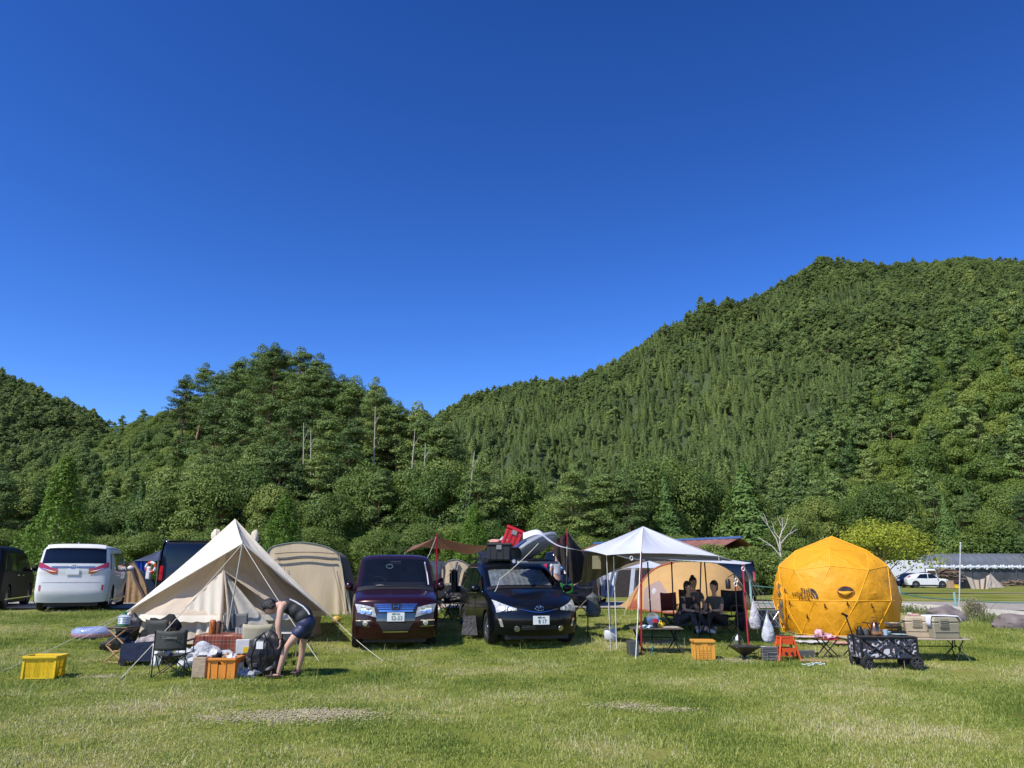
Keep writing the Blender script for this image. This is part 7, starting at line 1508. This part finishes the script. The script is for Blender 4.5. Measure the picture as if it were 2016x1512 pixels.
def add_hand(b, wrist, direc, palm_n, s=1.0, curl=.5):
    """palm with four unequal bent fingers and a thumb"""
    d = Vector(direc).normalized(); n = Vector(palm_n).normalized(); a = d.cross(n).normalized(); n = a.cross(d).normalized(); W = Vector(wrist)
    M = frame(W, a, d); b.ell((0, .045 * s, 0), (.040 * s, .052 * s, .016 * s), 12, 8, M)
    for k, L_ in enumerate((.068, .078, .072, .056)):
        x = (-.029 + .0195 * k) * s; p0 = W + a * x + d * .085 * s; dd = d.copy(); pts = [p0]
        for j, f in enumerate((.45, .32, .23)):
            ang = curl * (.35 + .5 * j); q = (d * math.cos(ang) - n * math.sin(ang)); pts.append(pts[-1] + q * L_ * f * s)
        b.tube(pts, [.0095 * s, .0088 * s, .008 * s, .0065 * s], 7)
    p0 = W + a * -.032 * s + d * .03 * s; b.tube([p0, p0 + (d * .6 - a * .8).normalized() * .035 * s - n * .005, p0 + (d * .85 - a * .6).normalized() * .062 * s - n * .018 * s], [.013 * s, .011 * s, .008 * s], 7)
def add_face(b, head, fwd, up, s=1.0):
    f = Vector(fwd).normalized(); u = Vector(up).normalized(); r = f.cross(u).normalized(); H = Vector(head)
    b.tube([H + f * .088 * s + u * .012, H + f * .113 * s - u * .018], [.010 * s, .016 * s], 7)              # nose
    for sd in (-1, 1): b.ell(H + r * sd * .078 * s - f * .005 - u * .005, (.014 * s, .020 * s, .032 * s), 8, 6)     # ears
def face_marks(T, head, fwd, up, s=1.0):
    f = Vector(fwd).normalized(); u = Vector(up).normalized(); r = f.cross(u).normalized(); H = Vector(head); b = MB()
    for sd in (-1, 1): b.ell(H + f * .084 * s + r * sd * .032 * s + u * .018 * s, (.012 * s, .010 * s, .007 * s), 8, 6); b.tube([H + f * .088 * s + r * sd * .018 * s + u * .038 * s, H + f * .080 * s + r * sd * .048 * s + u * .036 * s], .004 * s, 5)
    b.build('eyes', hair_m, T, world=True, smooth=True)
    b = MB(); b.tube([H + f * .088 * s - r * .024 * s - u * .045 * s, H + f * .096 * s - u * .046 * s, H + f * .088 * s + r * .024 * s - u * .045 * s], .005 * s, 5); b.build('mouth', mat('lips', (.40, .14, .12), .5), T, world=True)
def hair_cap(T, head, fwd, up, s=1.0, long=0, bun=False, seed=1, m=None):
    f = Vector(fwd).normalized(); u = Vector(up).normalized(); r = f.cross(u).normalized(); H = Vector(head); b = MB(); n, k = 30, 20
    M = Matrix(((r.x, f.x, u.x, H.x), (r.y, f.y, u.y, H.y), (r.z, f.z, u.z, H.z), (0, 0, 0, 1)))
    vs = []; fs = []
    for i in range(k + 1):
        ph = math.pi / 2 - i / k * R_(128 if not long else 150)
        for j in range(n):
            t = 2 * math.pi * j / n; d = Vector((math.cos(ph) * math.cos(t), math.cos(ph) * math.sin(t), math.sin(ph)))
            q = 1 + .10 * mnoise.noise(d * 6 + Vector((seed, 0, 0))) + .05 * mnoise.noise(d * 15)
            front = max(0, d.y) * max(0, .35 - d.z) * 1.3      # hair stays off the face
            vs.append((d.x * .090 * s * q, (d.y * .104 * q - .014 - front * .09) * s, d.z * .118 * s * q + (long * -.10 * s if d.y < .2 and i > k * .7 else 0) + .012 * s))
    for i in range(k):
        for j in range(n): fs.append((i * n + j, (i + 1) * n + j, (i + 1) * n + (j + 1) % n, i * n + (j + 1) % n))
    b.add(vs, fs, M)
    if bun: b.ell(H - f * .04 * s + u * .125 * s, (.045 * s, .045 * s, .035 * s), 12, 8, jit=.3, seed=3)
    return b.build('hair', m or hair_m, T, smooth=True, world=True, autos=180)

# --- bending man ---------------------------------------------------------------------
Ym = G(545, 1333).y; T = thing('person', 'person in black sleeveless top and navy shorts bending over the duffel bag', 'person', G(568, 1333))
p = lambda x, y, d=0: P(x, y, Ym + d)
near_f = G(548, 1335); far_f = G(588, 1328); zf = lambda y: gz(y)
N = {'pel': (p(603, 1223, .08), (.125, .15)), 'sp1': (p(594, 1207, .08), (.11, .14)), 'sp2': (p(580, 1196, .08), (.12, .155)), 'ch': (p(564, 1191, .08), (.115, .16)), 'nb': (p(551, 1191, .08), (.065, .075)), 'nk': (p(543, 1193, .07), .052),
     'hd0': (p(537, 1196, .06), .072), 'hd1': (p(531, 1197, .06), .086), 'hd2': (p(526, 1197, .06), .068),
     'shN': (p(553, 1194, -.13), .062), 'elN': (p(548, 1232, -.20), .041), 'wrN': (p(552, 1259, -.16), .027),
     'shF': (p(557, 1196, .27), .060), 'elF': (p(545, 1228, .34), .040), 'wrF': (p(549, 1254, .28), .026),
     'hipN': (p(600, 1232, -.03), .098), 'kn': (p(565, 1272, -.10), .056), 'cfN': (p(558, 1294, -.09), .056), 'anN': (p(548, 1325, -.07), .036), 'heN': (p(550, 1330, -.07), .034), 'toN': (near_f + Vector((-.13, -.03, .03)), .026),
     'hipF': (p(606, 1230, .19), .098), 'knF': (p(595, 1273, .28), .054), 'cfF': (p(594, 1293, .30), .054), 'anF': (p(586, 1322, .32), .035), 'heF': (p(588, 1325, .33), .032), 'toF': (p(580, 1329, .18), .026)}
E = [('pel', 'sp1'), ('sp1', 'sp2'), ('sp2', 'ch'), ('ch', 'nb'), ('nb', 'nk'), ('nk', 'hd0'), ('hd0', 'hd1'), ('hd1', 'hd2'), ('ch', 'shN'), ('shN', 'elN'), ('elN', 'wrN'), ('ch', 'shF'), ('shF', 'elF'), ('elF', 'wrF'),
     ('pel', 'hipN'), ('hipN', 'kn'), ('kn', 'cfN'), ('cfN', 'anN'), ('anN', 'heN'), ('heN', 'toN'), ('pel', 'hipF'), ('hipF', 'knF'), ('knF', 'cfF'), ('cfF', 'anF'), ('anF', 'heF'), ('heF', 'toF')]
b = skin_bake(N, E, 'pel')
hc = N['hd1'][0]; fw = Vector((-.62, -.10, -.78)); up_ = Vector((-.78, 0, .62))
b.ell((0, 0, 0), (.075, .092, .108), 18, 12, frame(hc, fw.cross(up_), fw) @ Matrix.Identity(4)); add_face(b, hc, fw, up_)
add_hand(b, N['wrN'][0], (.05, -.05, -1), (1, .2, 0), 1.0, .9); add_hand(b, N['wrF'][0], (.05, 0, -1), (1, -.2, 0), 1.0, .8)
b.build('body', skin_m, T, smooth=True, world=True, autos=180)
hair_cap(T, hc, fw, up_, 1.14, seed=4); face_marks(T, hc, fw, up_)
blk_jersey = mat('black_jersey', (.016, .018, .020), .75, var=.15, vs=6, bump=.25, bs=14); navy_sh = mat('navy_shorts', (.012, .020, .065), .6, var=.15, bump=.35, bs=12)
N2 = {'pel': (p(602, 1222, .08), (.152, .178)), 'sp1': (p(594, 1207, .08), (.150, .176)), 'sp2': (p(580, 1197, .08), (.138, .172)), 'ch': (p(565, 1191, .08), (.128, .172)), 'nb': (p(554, 1190, .08), (.09, .11)), 'sN': (p(560, 1190, -.10), .082), 'sF': (p(562, 1192, .26), .080)}
b = skin_bake(N2, [('pel', 'sp1'), ('sp1', 'sp2'), ('sp2', 'ch'), ('ch', 'nb'), ('ch', 'sN'), ('ch', 'sF')], 'pel'); b.v = [(x, y, z + .008 * mnoise.noise(Vector((x * 12, y * 12, z * 12)))) for x, y, z in b.v]; b.ell((0, 0, 0), (.145, .18, .135), 20, 14, Matrix.Translation(p(598, 1214, .08))); b.ell((0, 0, 0), (.135, .175, .135), 20, 14, Matrix.Translation(p(584, 1202, .08))); tt_ = b; o = b.build('tank_top', blk_jersey, T, smooth=True, world=True, autos=180); md = o.modifiers.new('r', 'REMESH'); md.mode = 'VOXEL'; md.voxel_size = .018; md.use_smooth_shade = True; md = o.modifiers.new('s', 'SMOOTH'); md.factor = .6; md.iterations = 6
b = MB(); st = [p(571, 1175, -.04), p(584, 1179, -.05), p(598, 1189, -.05), p(609, 1200, -.05), p(616, 1210, -.05)]
from mathutils.bvhtree import BVHTree as _B
tb_ = _B.FromPolygons([Vector(v) for v in tt_.v], tt_.f)
b.tube([tb_.find_nearest(q)[0] + Vector((.004, -.006, .008)) for q in st], .013, 6); b.build('stripe', white_pl, T, smooth=True, world=True)
N3 = {'pel': (p(604, 1226, .08), (.162, .180)), 'w': (p(599, 1217, .08), (.150, .172)), 'hN': (p(597, 1238, -.04), .132), 'tN': (p(576, 1257, -.08), .122), 'hF': (p(606, 1237, .20), .130), 'tF': (p(600, 1260, .25), .115)}
b = skin_bake(N3, [('pel', 'w'), ('pel', 'hN'), ('hN', 'tN'), ('pel', 'hF'), ('hF', 'tF')], 'pel'); b.ell((0, 0, 0), (.152, .185, .15), 22, 16, Matrix.Translation(p(603, 1227, .08))); o = b.build('shorts', navy_sh, T, smooth=True, world=True, autos=180); md = o.modifiers.new('r', 'REMESH'); md.mode = 'VOXEL'; md.voxel_size = .016; md.use_smooth_shade = True; md = o.modifiers.new('s', 'SMOOTH'); md.factor = .5; md.iterations = 3
for f_, q, dx in (('N', near_f, Vector((-.05, -.02, 0))), ('F', Vector((p(587, 1328, .3).x, p(587, 1328, .3).y, zf(Ym + .3))), Vector((-.02, -.03, 0)))):
    b = MB(); c = (N['to' + f_][0] + N['he' + f_][0]) / 2; c.z = zf(c.y) + .035; d = (N['to' + f_][0] - N['he' + f_][0]); d.z = 0; d.normalize(); M = frame(c, d.cross(Vector((0, 0, 1))), Vector((0, 0, 1))); M = Matrix.Translation(c) @ Matrix.Rotation(math.atan2(d.y, d.x), 4, 'Z')
    b.box((0, 0, 0), (.27, .10, .022), M, bev=.008); b.tube([M @ Vector((.06, -.05, .0)), M @ Vector((.05, 0, .06)), M @ Vector((.06, .05, 0))], .012, 6); b.tube([M @ Vector((-.06, -.05, .0)), M @ Vector((-.04, 0, .08)), M @ Vector((-.06, .05, 0))], .010, 6); b.build('sandal', mat('brown_rubber', (.06, .035, .028), .7), T, world=True, smooth=False)

# --- seated and standing figures ------------------------------------------------------
def figure(label, loc, rz, sit=True, s=1.0, top=None, legs=None, shoe=None, hair=True, long=.6, bun=False, lean=0, arms='lap', cap=None, sleeve=True, seed=1):
    T = thing('person', label, 'person', loc, rz); M = Matrix.Translation(loc) @ Matrix.Rotation(rz, 4, 'Z') @ Matrix.Scale(s, 4); q = lambda x, y, z: M @ Vector((x, y, z))   # faces -y
    h0 = .27 if sit else .92; ly = -lean
    pel = q(0, 0, h0 + .06); A = {'pel': (pel, (.13 * s, .11 * s)), 'sp': (q(0, .02 + ly * .4, h0 + .26), (.125 * s, .10 * s)), 'ch': (q(0, ly * .9, h0 + .44), (.15 * s, .11 * s)), 'nb': (q(0, ly, h0 + .54), .058 * s), 'nk': (q(0, ly - .01, h0 + .60), .048 * s), 'h0': (q(0, ly - .02, h0 + .66), .070 * s), 'h1': (q(0, ly - .02, h0 + .74), .080 * s)}
    Ed = [('pel', 'sp'), ('sp', 'ch'), ('ch', 'nb'), ('nb', 'nk'), ('nk', 'h0'), ('h0', 'h1')]; hands = []
    for sd, k in ((-1, 'L'), (1, 'R')):
        A['s' + k] = (q(sd * .17, ly, h0 + .49), .055 * s)
        if arms == 'lap': A['e' + k] = (q(sd * .22, ly - .06, h0 + .24), .040 * s); A['w' + k] = (q(sd * .10, ly - .28, h0 + .22), .027 * s); hands.append((A['w' + k][0], M.to_3x3() @ Vector((-sd * .3, -1, -.2)), M.to_3x3() @ Vector((0, 0, 1))))
        elif arms == 'up' and sd > 0: A['e' + k] = (q(sd * .25, ly - .12, h0 + .34), .040 * s); A['w' + k] = (q(sd * .12, ly - .14, h0 + .60), .027 * s); hands.append((A['w' + k][0], M.to_3x3() @ Vector((-.3, 0, 1)), M.to_3x3() @ Vector((0, -1, 0))))
        else: A['e' + k] = (q(sd * .22, ly + .02, h0 + .22), .040 * s); A['w' + k] = (q(sd * .23, ly - .05, h0 - .02), .027 * s); hands.append((A['w' + k][0], M.to_3x3() @ Vector((0, -.1, -1)), M.to_3x3() @ Vector((sd, 0, 0))))
        Ed += [('ch', 's' + k), ('s' + k, 'e' + k), ('e' + k, 'w' + k)]
        if sit: A['hp' + k] = (q(sd * .10, -.06, h0 + .02), .088 * s); A['k' + k] = (q(sd * .13, -.42, h0 + .17), .058 * s); A['an' + k] = (q(sd * .12, -.60 - .06 * sd, .09), .036 * s); A['t' + k] = (q(sd * .13, -.76 - .06 * sd, .045), .028 * s)
        else: A['hp' + k] = (q(sd * .09, 0, h0 - .06), .088 * s); A['k' + k] = (q(sd * .10, -.02, .50), .056 * s); A['an' + k] = (q(sd * .10, .02, .09), .036 * s); A['t' + k] = (q(sd * .11, -.14, .035), .028 * s)
        Ed += [('pel', 'hp' + k), ('hp' + k, 'k' + k), ('k' + k, 'an' + k), ('an' + k, 't' + k)]
    b = skin_bake(A, Ed, 'pel'); fw = M.to_3x3() @ Vector((0, -1, -.15)); up = Vector((0, 0, 1)); hc = A['h1'][0]
    b.ell((0, 0, 0), (.074 * s, .106 * s, .088 * s), 16, 12, frame(hc, fw.cross(up), up)); add_face(b, hc, fw, up, s)
    for w_, d_, n_ in hands: add_hand(b, w_, d_, n_, s, .6)
    b.build('body', skin_m, T, smooth=True, world=True, autos=180); face_marks(T, hc, fw, up, s)
    g = lambda k, f: (A[k][0], tuple(x * f for x in A[k][1]) if isinstance(A[k][1], tuple) else A[k][1] * f)
    B = {k: g(k, 1.18) for k in ('pel', 'sp', 'ch', 'sL', 'sR')}; B['nb'] = (lerp(A['ch'][0], A['nb'][0], .8), .075 * s)
    for k in 'LR': B['e' + k] = (lerp(A['s' + k][0], A['e' + k][0], .95 if sleeve == 'long' else .6), .062 * s)
    Eb = [('pel', 'sp'), ('sp', 'ch'), ('ch', 'nb'), ('ch', 'sL'), ('ch', 'sR'), ('sL', 'eL'), ('sR', 'eR')]
    skin_bake(B, Eb, 'pel').build('shirt', top, T, smooth=True, world=True, autos=180)
    Cc = {'pel': g('pel', 1.2)}; Ec = []
    for k in 'LR': Cc['hp' + k] = g('hp' + k, 1.2); Cc['k' + k] = g('k' + k, 1.3); Cc['a' + k] = (lerp(A['k' + k][0], A['an' + k][0], .85), .056 * s); Ec += [('pel', 'hp' + k), ('hp' + k, 'k' + k), ('k' + k, 'a' + k)]
    skin_bake(Cc, Ec, 'pel').build('trousers', legs, T, smooth=True, world=True, autos=180)
    for k in 'LR':
        b = MB(); b.tube([A['an' + k][0] + Vector((0, 0, -.03)), lerp(A['an' + k][0], A['t' + k][0], .5), A['t' + k][0]], [.045 * s, .048 * s, .036 * s], 10); b.build('shoe', shoe or white_pl, T, smooth=True, world=True)
    if hair: hair_cap(T, hc, fw, up, s, long, bun, seed)
    if cap: b = MB(); b.ell(hc + Vector((0, 0, .05 * s)), (.095 * s, .11 * s, .08 * s), 16, 10); b.box(hc + fw.normalized() * .12 * s + Vector((0, 0, .05 * s)), (.14 * s, .10 * s, .012)); b.build('cap', cap, T, smooth=True, world=True)
    return T
dk_top = mat('shaded_charcoal_shirt', (.03, .03, .032), .85, var=.15); gr_top = mat('shaded_grey_shirt', (.09, .09, .085), .85, var=.1); wh_top = mat('white_shirt', (.52, .53, .55), .85, var=.05); pat = mat('patterned_trousers', (.05, .05, .055), .8, var=.8, vs=30); bl_tr = mat('black_trousers', (.012, .012, .014), .8)  # charcoal and grey tops are darkened to imitate the shade under the tarp
Ys = 18.0
def seat_at(px, Y): return GX(px, Y)
figure('person in dark top with patterned trousers seated left among the campers under the white tarp', seat_at(1343, Ys), R_(38), True, .98, dk_top, pat, lean=.22, seed=2)
figure('person with a hair bun and grey shirt seated in the middle under the white tarp', seat_at(1369, Ys + .8), R_(10), True, 1.02, gr_top, bl_tr, bun=True, long=.2, seed=3)
figure('person in grey top and black trousers seated right under the white tarp facing left', seat_at(1417, Ys - .1), R_(-52), True, 1.0, gr_top if False else gr_top, bl_tr, long=.3, lean=.10, seed=5, shoe=bl_tr)
folding_chair('camp_chair', 'dark red backed camp chair of the leftmost seated camper', seat_at(1336, Ys + .15), R_(38), mat('dark_red_cloth', (.14, .02, .018), .8), 1.0, .38, .46)
folding_chair('camp_chair', 'black camp chair under the camper with the hair bun', seat_at(1369, Ys + .95), R_(10), blk_f, 1.0, .38, .46)
folding_chair('camp_chair', 'black high backed camp chair of the camper facing left', seat_at(1432, Ys + .05), R_(-52), blk_f, 1.15, .38, .52)
T = thing('round_black_bag', 'rounded black bag leaning by the red pole next to the campers', 'bag', GX(1461, Ys + .2)); b = MB(); b.ell((0, 0, .26), (.14, .10, .26), 16, 12, jit=.1); b.build('bag_body', blk_f, T, smooth=True); b = MB(); b.tube([(-.13, -.03, .3), (-.14, -.02, .14)], .01, 5); b.build('rim', steel, T)
T = xtable('side_table', 'small grey side table between the seated campers', seat_at(1393, Ys - .2), 0, .42, .34, .46, grey_pl)
figure('person in white shirt and red cap standing behind the red tarp pole', GX(859, 22.5), R_(-15), False, .97, wh_top, bl_tr, long=0, cap=mat('red_cap', (.4, .04, .04), .7), arms='down', seed=7)
figure('person in white top with one hand raised beside the dark blue car', GX(1097, 24.0), R_(30), False, .95, wh_top, bl_tr, arms='up', long=.4, seed=8)
figure('distant person in white clothes between the black and white minivans', GX(54, 42), R_(20), False, 1.0, wh_top, mat('beige_trousers', (.35, .30, .24), .8), arms='down', cap=mat('beige_hat', (.45, .35, .28), .8), seed=9)

# ================================================================ RIGHT BACKGROUND
rock_m = mat('boulder_rock', (.17, .14, .13), .9, var=.35, vs=3, bump=1, bs=5)
def boulder(label, c, r, seed):
    b = MB(); n, m = 36, 24; vs = []
    for i in range(m + 1):
        ph = math.pi * i / m - math.pi / 2
        for k in range(n):
            t = 2 * math.pi * k / n; d = Vector((math.cos(ph) * math.cos(t), math.cos(ph) * math.sin(t), math.sin(ph))); q = 1 + .35 * mnoise.noise(d * 1.2 + Vector((seed, 0, 0))) + .10 * mnoise.noise(d * 4 + Vector((0, seed, 0)))
            cel = mnoise.cell_vector(d * 2.2 + Vector((seed, 1, 2))) if False else Vector((0, 0, 0)); vs.append((d.x * r[0] * q, d.y * r[1] * q, d.z * r[2] * q + r[2] * .35))
    b.add(vs, [(i * n + k, i * n + (k + 1) % n, (i + 1) * n + (k + 1) % n, (i + 1) * n + k) for i in range(m) for k in range(n)]); o = b.build('boulder', rock_m, smooth=True, loc=c, autos=30); tag(o, label, 'boulder')
boulder('brown boulder in front of the kerb left of the tall white pole base', GX(1865, 20.3), (.42, .32, .26), 3)
boulder('flat brown boulder in the grass cut by the right edge of the photo', GX(2005, 18.9), (.62, .36, .22), 9)
# weeds
def weeds(label, c, n, h, w_, seed, m=None):
    r = np.random.default_rng(seed); b = MB()
    for k in range(n):
        x, y = r.normal(0, w_, 2); a = r.uniform(0, 6.28); hh = h * r.uniform(.4, 1.1); lx, ly = r.normal(0, .22, 2) * hh; wd = .006
        b.add([(x - wd, y, 0), (x + wd, y, 0), (x + lx * .5 + wd, y + ly * .5, hh * .6), (x + lx, y + ly, hh), (x + lx * .5 - wd, y + ly * .5, hh * .6)], [(0, 1, 2, 4), (4, 2, 3)])
        if k % 3 == 0:
            for _ in range(4): q = Vector((x + lx * .8, y + ly * .8, hh * r.uniform(.5, 1))); b.add([q, q + Vector((r.normal(0, .03), r.normal(0, .03), .02)), q + Vector((r.normal(0, .03), r.normal(0, .03), -.02))], [(0, 1, 2)])
    T = thing('weed_clump', label, 'weeds', c); b.build('stalks', m or mat('weed_green', (.16, .19, .06), .7, var=.4, vs=30, trans=.2), T); return T
weeds('tall clump of dry and green weeds right of the tall white pole', GX(1918, 20.7), 320, .50, .10, 3, mat('weed_dry', (.28, .26, .14), .7, var=.4, vs=30, trans=.2))
for i, (px, Y, lb) in enumerate(((1790, 22.2, 'tuft of green weeds at the kerb beside the orange dome'), (1845, 21.2, 'tuft of weeds against the left side of the upright boulder'), (1945, 20.0, 'low green weeds spreading between the boulders'), (1985, 19.2, 'green weeds left of the boulder at the right edge'))): weeds(lb, GX(px, Y), 160, .22, .22, 20 + i)
# rope fence and poles
teal = mat('teal_rope', (.015, .12, .10), .6); tealp = mat('teal_post', (.22, .38, .36), .5)
T = thing('rope_fence', 'low fence of two dark teal ropes on pale teal posts along the gravel road', 'fence', GX(1884, 21.9)); b = MB()
fp = [(1480, 25.5, 1153, 1186), (1775, 23.6, 1168, 1195), (1884, 21.9, 1180, 1201), (2060, 20.3, 1185, 1217), (2300, 18.5, 1196, 1240)]
for px, Y, t_, _ in fp:
    b = MB(); q = GX(px, Y); z1 = P(px, t_ - 14, Y).z; b.tube([q, Vector((q.x, q.y, z1))], .035, 8); b.build('post', tealp, T, world=True, smooth=True)
for k in (2, 3):
    b = MB()
    for i in range(len(fp) - 1): b.tube(sag_line(P(fp[i][0], fp[i][k], fp[i][1]), P(fp[i + 1][0], fp[i + 1][k], fp[i + 1][1]), 10, .05), .016, 6)
    b.build('rope', teal, T, world=True)
q = GX(1888, 21.6); t_ = P(1891, 1070, 21.6); b = MB(); b.tube([q, t_], .018, 10); T = thing('tall_pole', 'tall thin pale metal pole standing by the boulder at the right', 'pole', q); b.build('shaft', mat('pale_grey_metal', (.5, .5, .48), .4, .3), T, smooth=True, world=True); b = MB(); b.lathe([(.025, 0), (.025, .03), (.001, .04)], tuple(t_ - q), 10); b.build('cap', wp, T)
# long shed with arched tarp roof
Ysh = 106; x0, x1 = P(1820, 1120, Ysh).x, P(2420, 1120, Ysh).x; z0 = gz(Ysh); ztop = P(1900, 1090, Ysh + 3).z; zev = P(1900, 1117, Ysh).z
T = thing('long_shed', 'long low shed with a grey tarpaulin roof and scalloped white hem', 'shed', (x0, Ysh, z0))
grt = mat('grey_roof_tarp', (.12, .135, .15), .45, var=.15, vs=1, bump=.3, bs=1.5); b = MB()
def rf(u, v): a = math.pi * (.02 + .96 * v); rnd = min(1, u * 14) ** .35; return Vector((x0 + (x1 - x0) * u, Ysh + 3 - 3.1 * math.cos(a) * rnd, zev + (ztop - zev) * math.sin(a) ** .75 * rnd + .03 * math.sin(u * 260)))
b.grid(rf, 220, 18); b.build('roof', grt, T, smooth=True, world=True, autos=180)
b = MB(); n_ = 110
for k in range(n_): xx = x0 + .2 + (x1 - x0) * k / n_; b.ell((xx, Ysh - .15, zev + .04), (.26, .14, .22 + .08 * math.sin(k * 2.1)), 8, 6, jit=.6, seed=k); b.tube([(xx, Ysh - .2, zev + .25), (xx + .1, Ysh - .18, zev - .1)], .05, 5)
b.build('hem', mat('silver_white_tarp', (.58, .60, .63), .4, var=.1, bump=.4), T, smooth=True, world=True)
b = MB(); b.box(((x0 + x1) / 2 + .4, Ysh + .1, (z0 + zev) / 2), (x1 - x0 - .8, .1, zev - z0)); b.box((x0 + .5, Ysh + 3, (z0 + zev) / 2), (.1, 5, zev - z0)); b.build('wall', mat('dark_grey_sheet', (.055, .06, .066), .7, var=.35, vs=.7, bump=.5, bs=2), T, world=True)
b = MB()
for k in range(14): xx = x0 + .1 + (x1 - x0) * k / 13.5; b.tube([(xx, Ysh - .1, z0), (xx, Ysh - .1, zev)], .05, 6)
b.build('post', grey_pl, T, world=True)
# woodpile
def pile(label, px0, px1, Y, h, seed, rows):
    r = np.random.default_rng(seed); a, c = P(px0, 1140, Y).x, P(px1, 1140, Y).x; T = thing('woodpile', label, 'woodpile', ((a + c) / 2, Y, gz(Y))); b = MB()
    for k in range(rows):
        z = r.uniform(.05, 1) * h; wv_ = 1 - .35 * (z / h) ** 3; x = (a + c) / 2 + (c - a) * .5 * r.uniform(-1, 1) * wv_; L = r.uniform(.6, 1.6); an = r.normal(0, .25); el = r.normal(0, .18); d = Vector((math.cos(an) * math.cos(el), math.sin(an), math.sin(el))) * L / 2; q = Vector((x, Y + r.uniform(-.5, .6), gz(Y) + z)); b.tube([q - d, q + d], r.uniform(.04, .10), 6)
    b.build('logs', mat('log_wood', (.17, .12, .08), .9, var=.5, vs=1.5), T, world=True)
pile('tall stack of cut firewood behind the white crossover', 1845, 1893, 100, 2.0, 3, 150)
pile('low stack of pale boards at the foot of the long shed', 1968, 2060, 98, .55, 4, 120)
# small stuff by the far tent
for i, (px, py, w_, h_, m, lb, nm, ct) in enumerate(((1872, 1157, .55, .75, mat('cardboard', (.38, .26, .15), .8), 'cardboard coloured box beside the nose of the white crossover', 'cardboard_box', 'box'), (1884, 1159, .45, .35, yel, 'bright yellow tub on the far field', 'yellow_tub', 'tub'), (1893, 1157, .7, .55, black_pl, 'black camp table left of the far beige tarp', 'black_crate', 'box'), (1906, 1157, .45, .8, black_pl, 'black chair shape next to the far beige tarp', 'small_chair', 'chair'), (1882, 1152, .9, .9, mat('dark_red_brown', (.07, .035, .03), .8), 'dark brown heap in front of the woodpile', 'crate_stack', 'crates'))):
    c = GX(px, 78 + i * .6); T = thing(nm, lb, ct, c); b = MB(); b.box((0, 0, h_ / 2 + .02), (w_, .5, h_), taper=.92, bev=.03); b.build('box_body', m, T); b = MB(); b.box((0, 0, h_ + .03), (w_ * .98, .5, .04)); b.build('top', m, T)
# long red roofed house
eR, eL = GX(1424, 60), GX(1136, 73); dh = (eL - eR); lh = dh.length; dh.z = 0; dh.normalize(); nh = Vector((dh.y, -dh.x, 0)); nh = nh if nh.y > 0 else -nh
T = thing('red_roof_house', 'long low house with rusty red metal roof and blue ridge behind the white tarp', 'house', (eR.x, eR.y, gz(60)), math.atan2(dh.y, dh.x))
sg = 1 if (Matrix.Rotation(math.atan2(dh.y, dh.x), 3, 'Z') @ Vector((0, 1, 0))).dot(nh) > 0 else -1
zr, ze = P(1430, 1060, 62.2).z - gz(60), P(1430, 1084, 60).z - gz(60); b = MB(); nr = 90
b.grid(lambda u, v: Vector((lh * u, sg * (-.4 + 2.9 * v), ze + (zr - ze) * v + (.05 if int(u * nr) % 4 == 0 else 0))), nr, 2); b.grid(lambda u, v: Vector((lh * u, sg * (2.5 + 2.9 * v), zr - (zr - ze) * v)), 2, 2); b.build('roof', mat('rusty_red_roof', (.24, .10, .07), .6, .1, var=.4, vs=.8), T)
b = MB(); b.box((lh / 2, sg * 2.5, zr + .06), (lh + .4, .4, .16)); b.build('ridge_cap', mat('blue_ridge', (.05, .11, .26), .5), T)
b = MB(); b.box((lh / 2, sg * 2.5, ze / 2), (lh - .8, 4.6, ze)); b.build('wall', mat('brown_wall', (.16, .12, .09), .8, var=.15), T)
for k in range(5): b = MB(); b.box((lh * (k + .5) / 5, sg * .17, 1.5), (1.3, .06, .9)); b.build('window', glass_dark, T)
# power line
T = thing('power_line', 'thin dark overhead wires crossing the wood at the right edge', 'wires', GX(2100, 124)); b = MB(); a, c = P(1770, 1058, 124), P(2110, 1046, 124)
b.tube([gnd(c), c + Vector((0, 0, .5))], .16, 8); b.build('pole', steel, T, world=True); b = MB(); b.tube([gnd(a), a + Vector((0, 0, .5))], .16, 8); b.build('pole', steel, T, world=True)
for dz in (0, -.5, -1.1): b = MB(); b.tube(sag_line(a + Vector((0, 0, dz)), c + Vector((0, 0, dz)), 12, .5), .035, 5); b.build('wire', black_m, T, world=True)
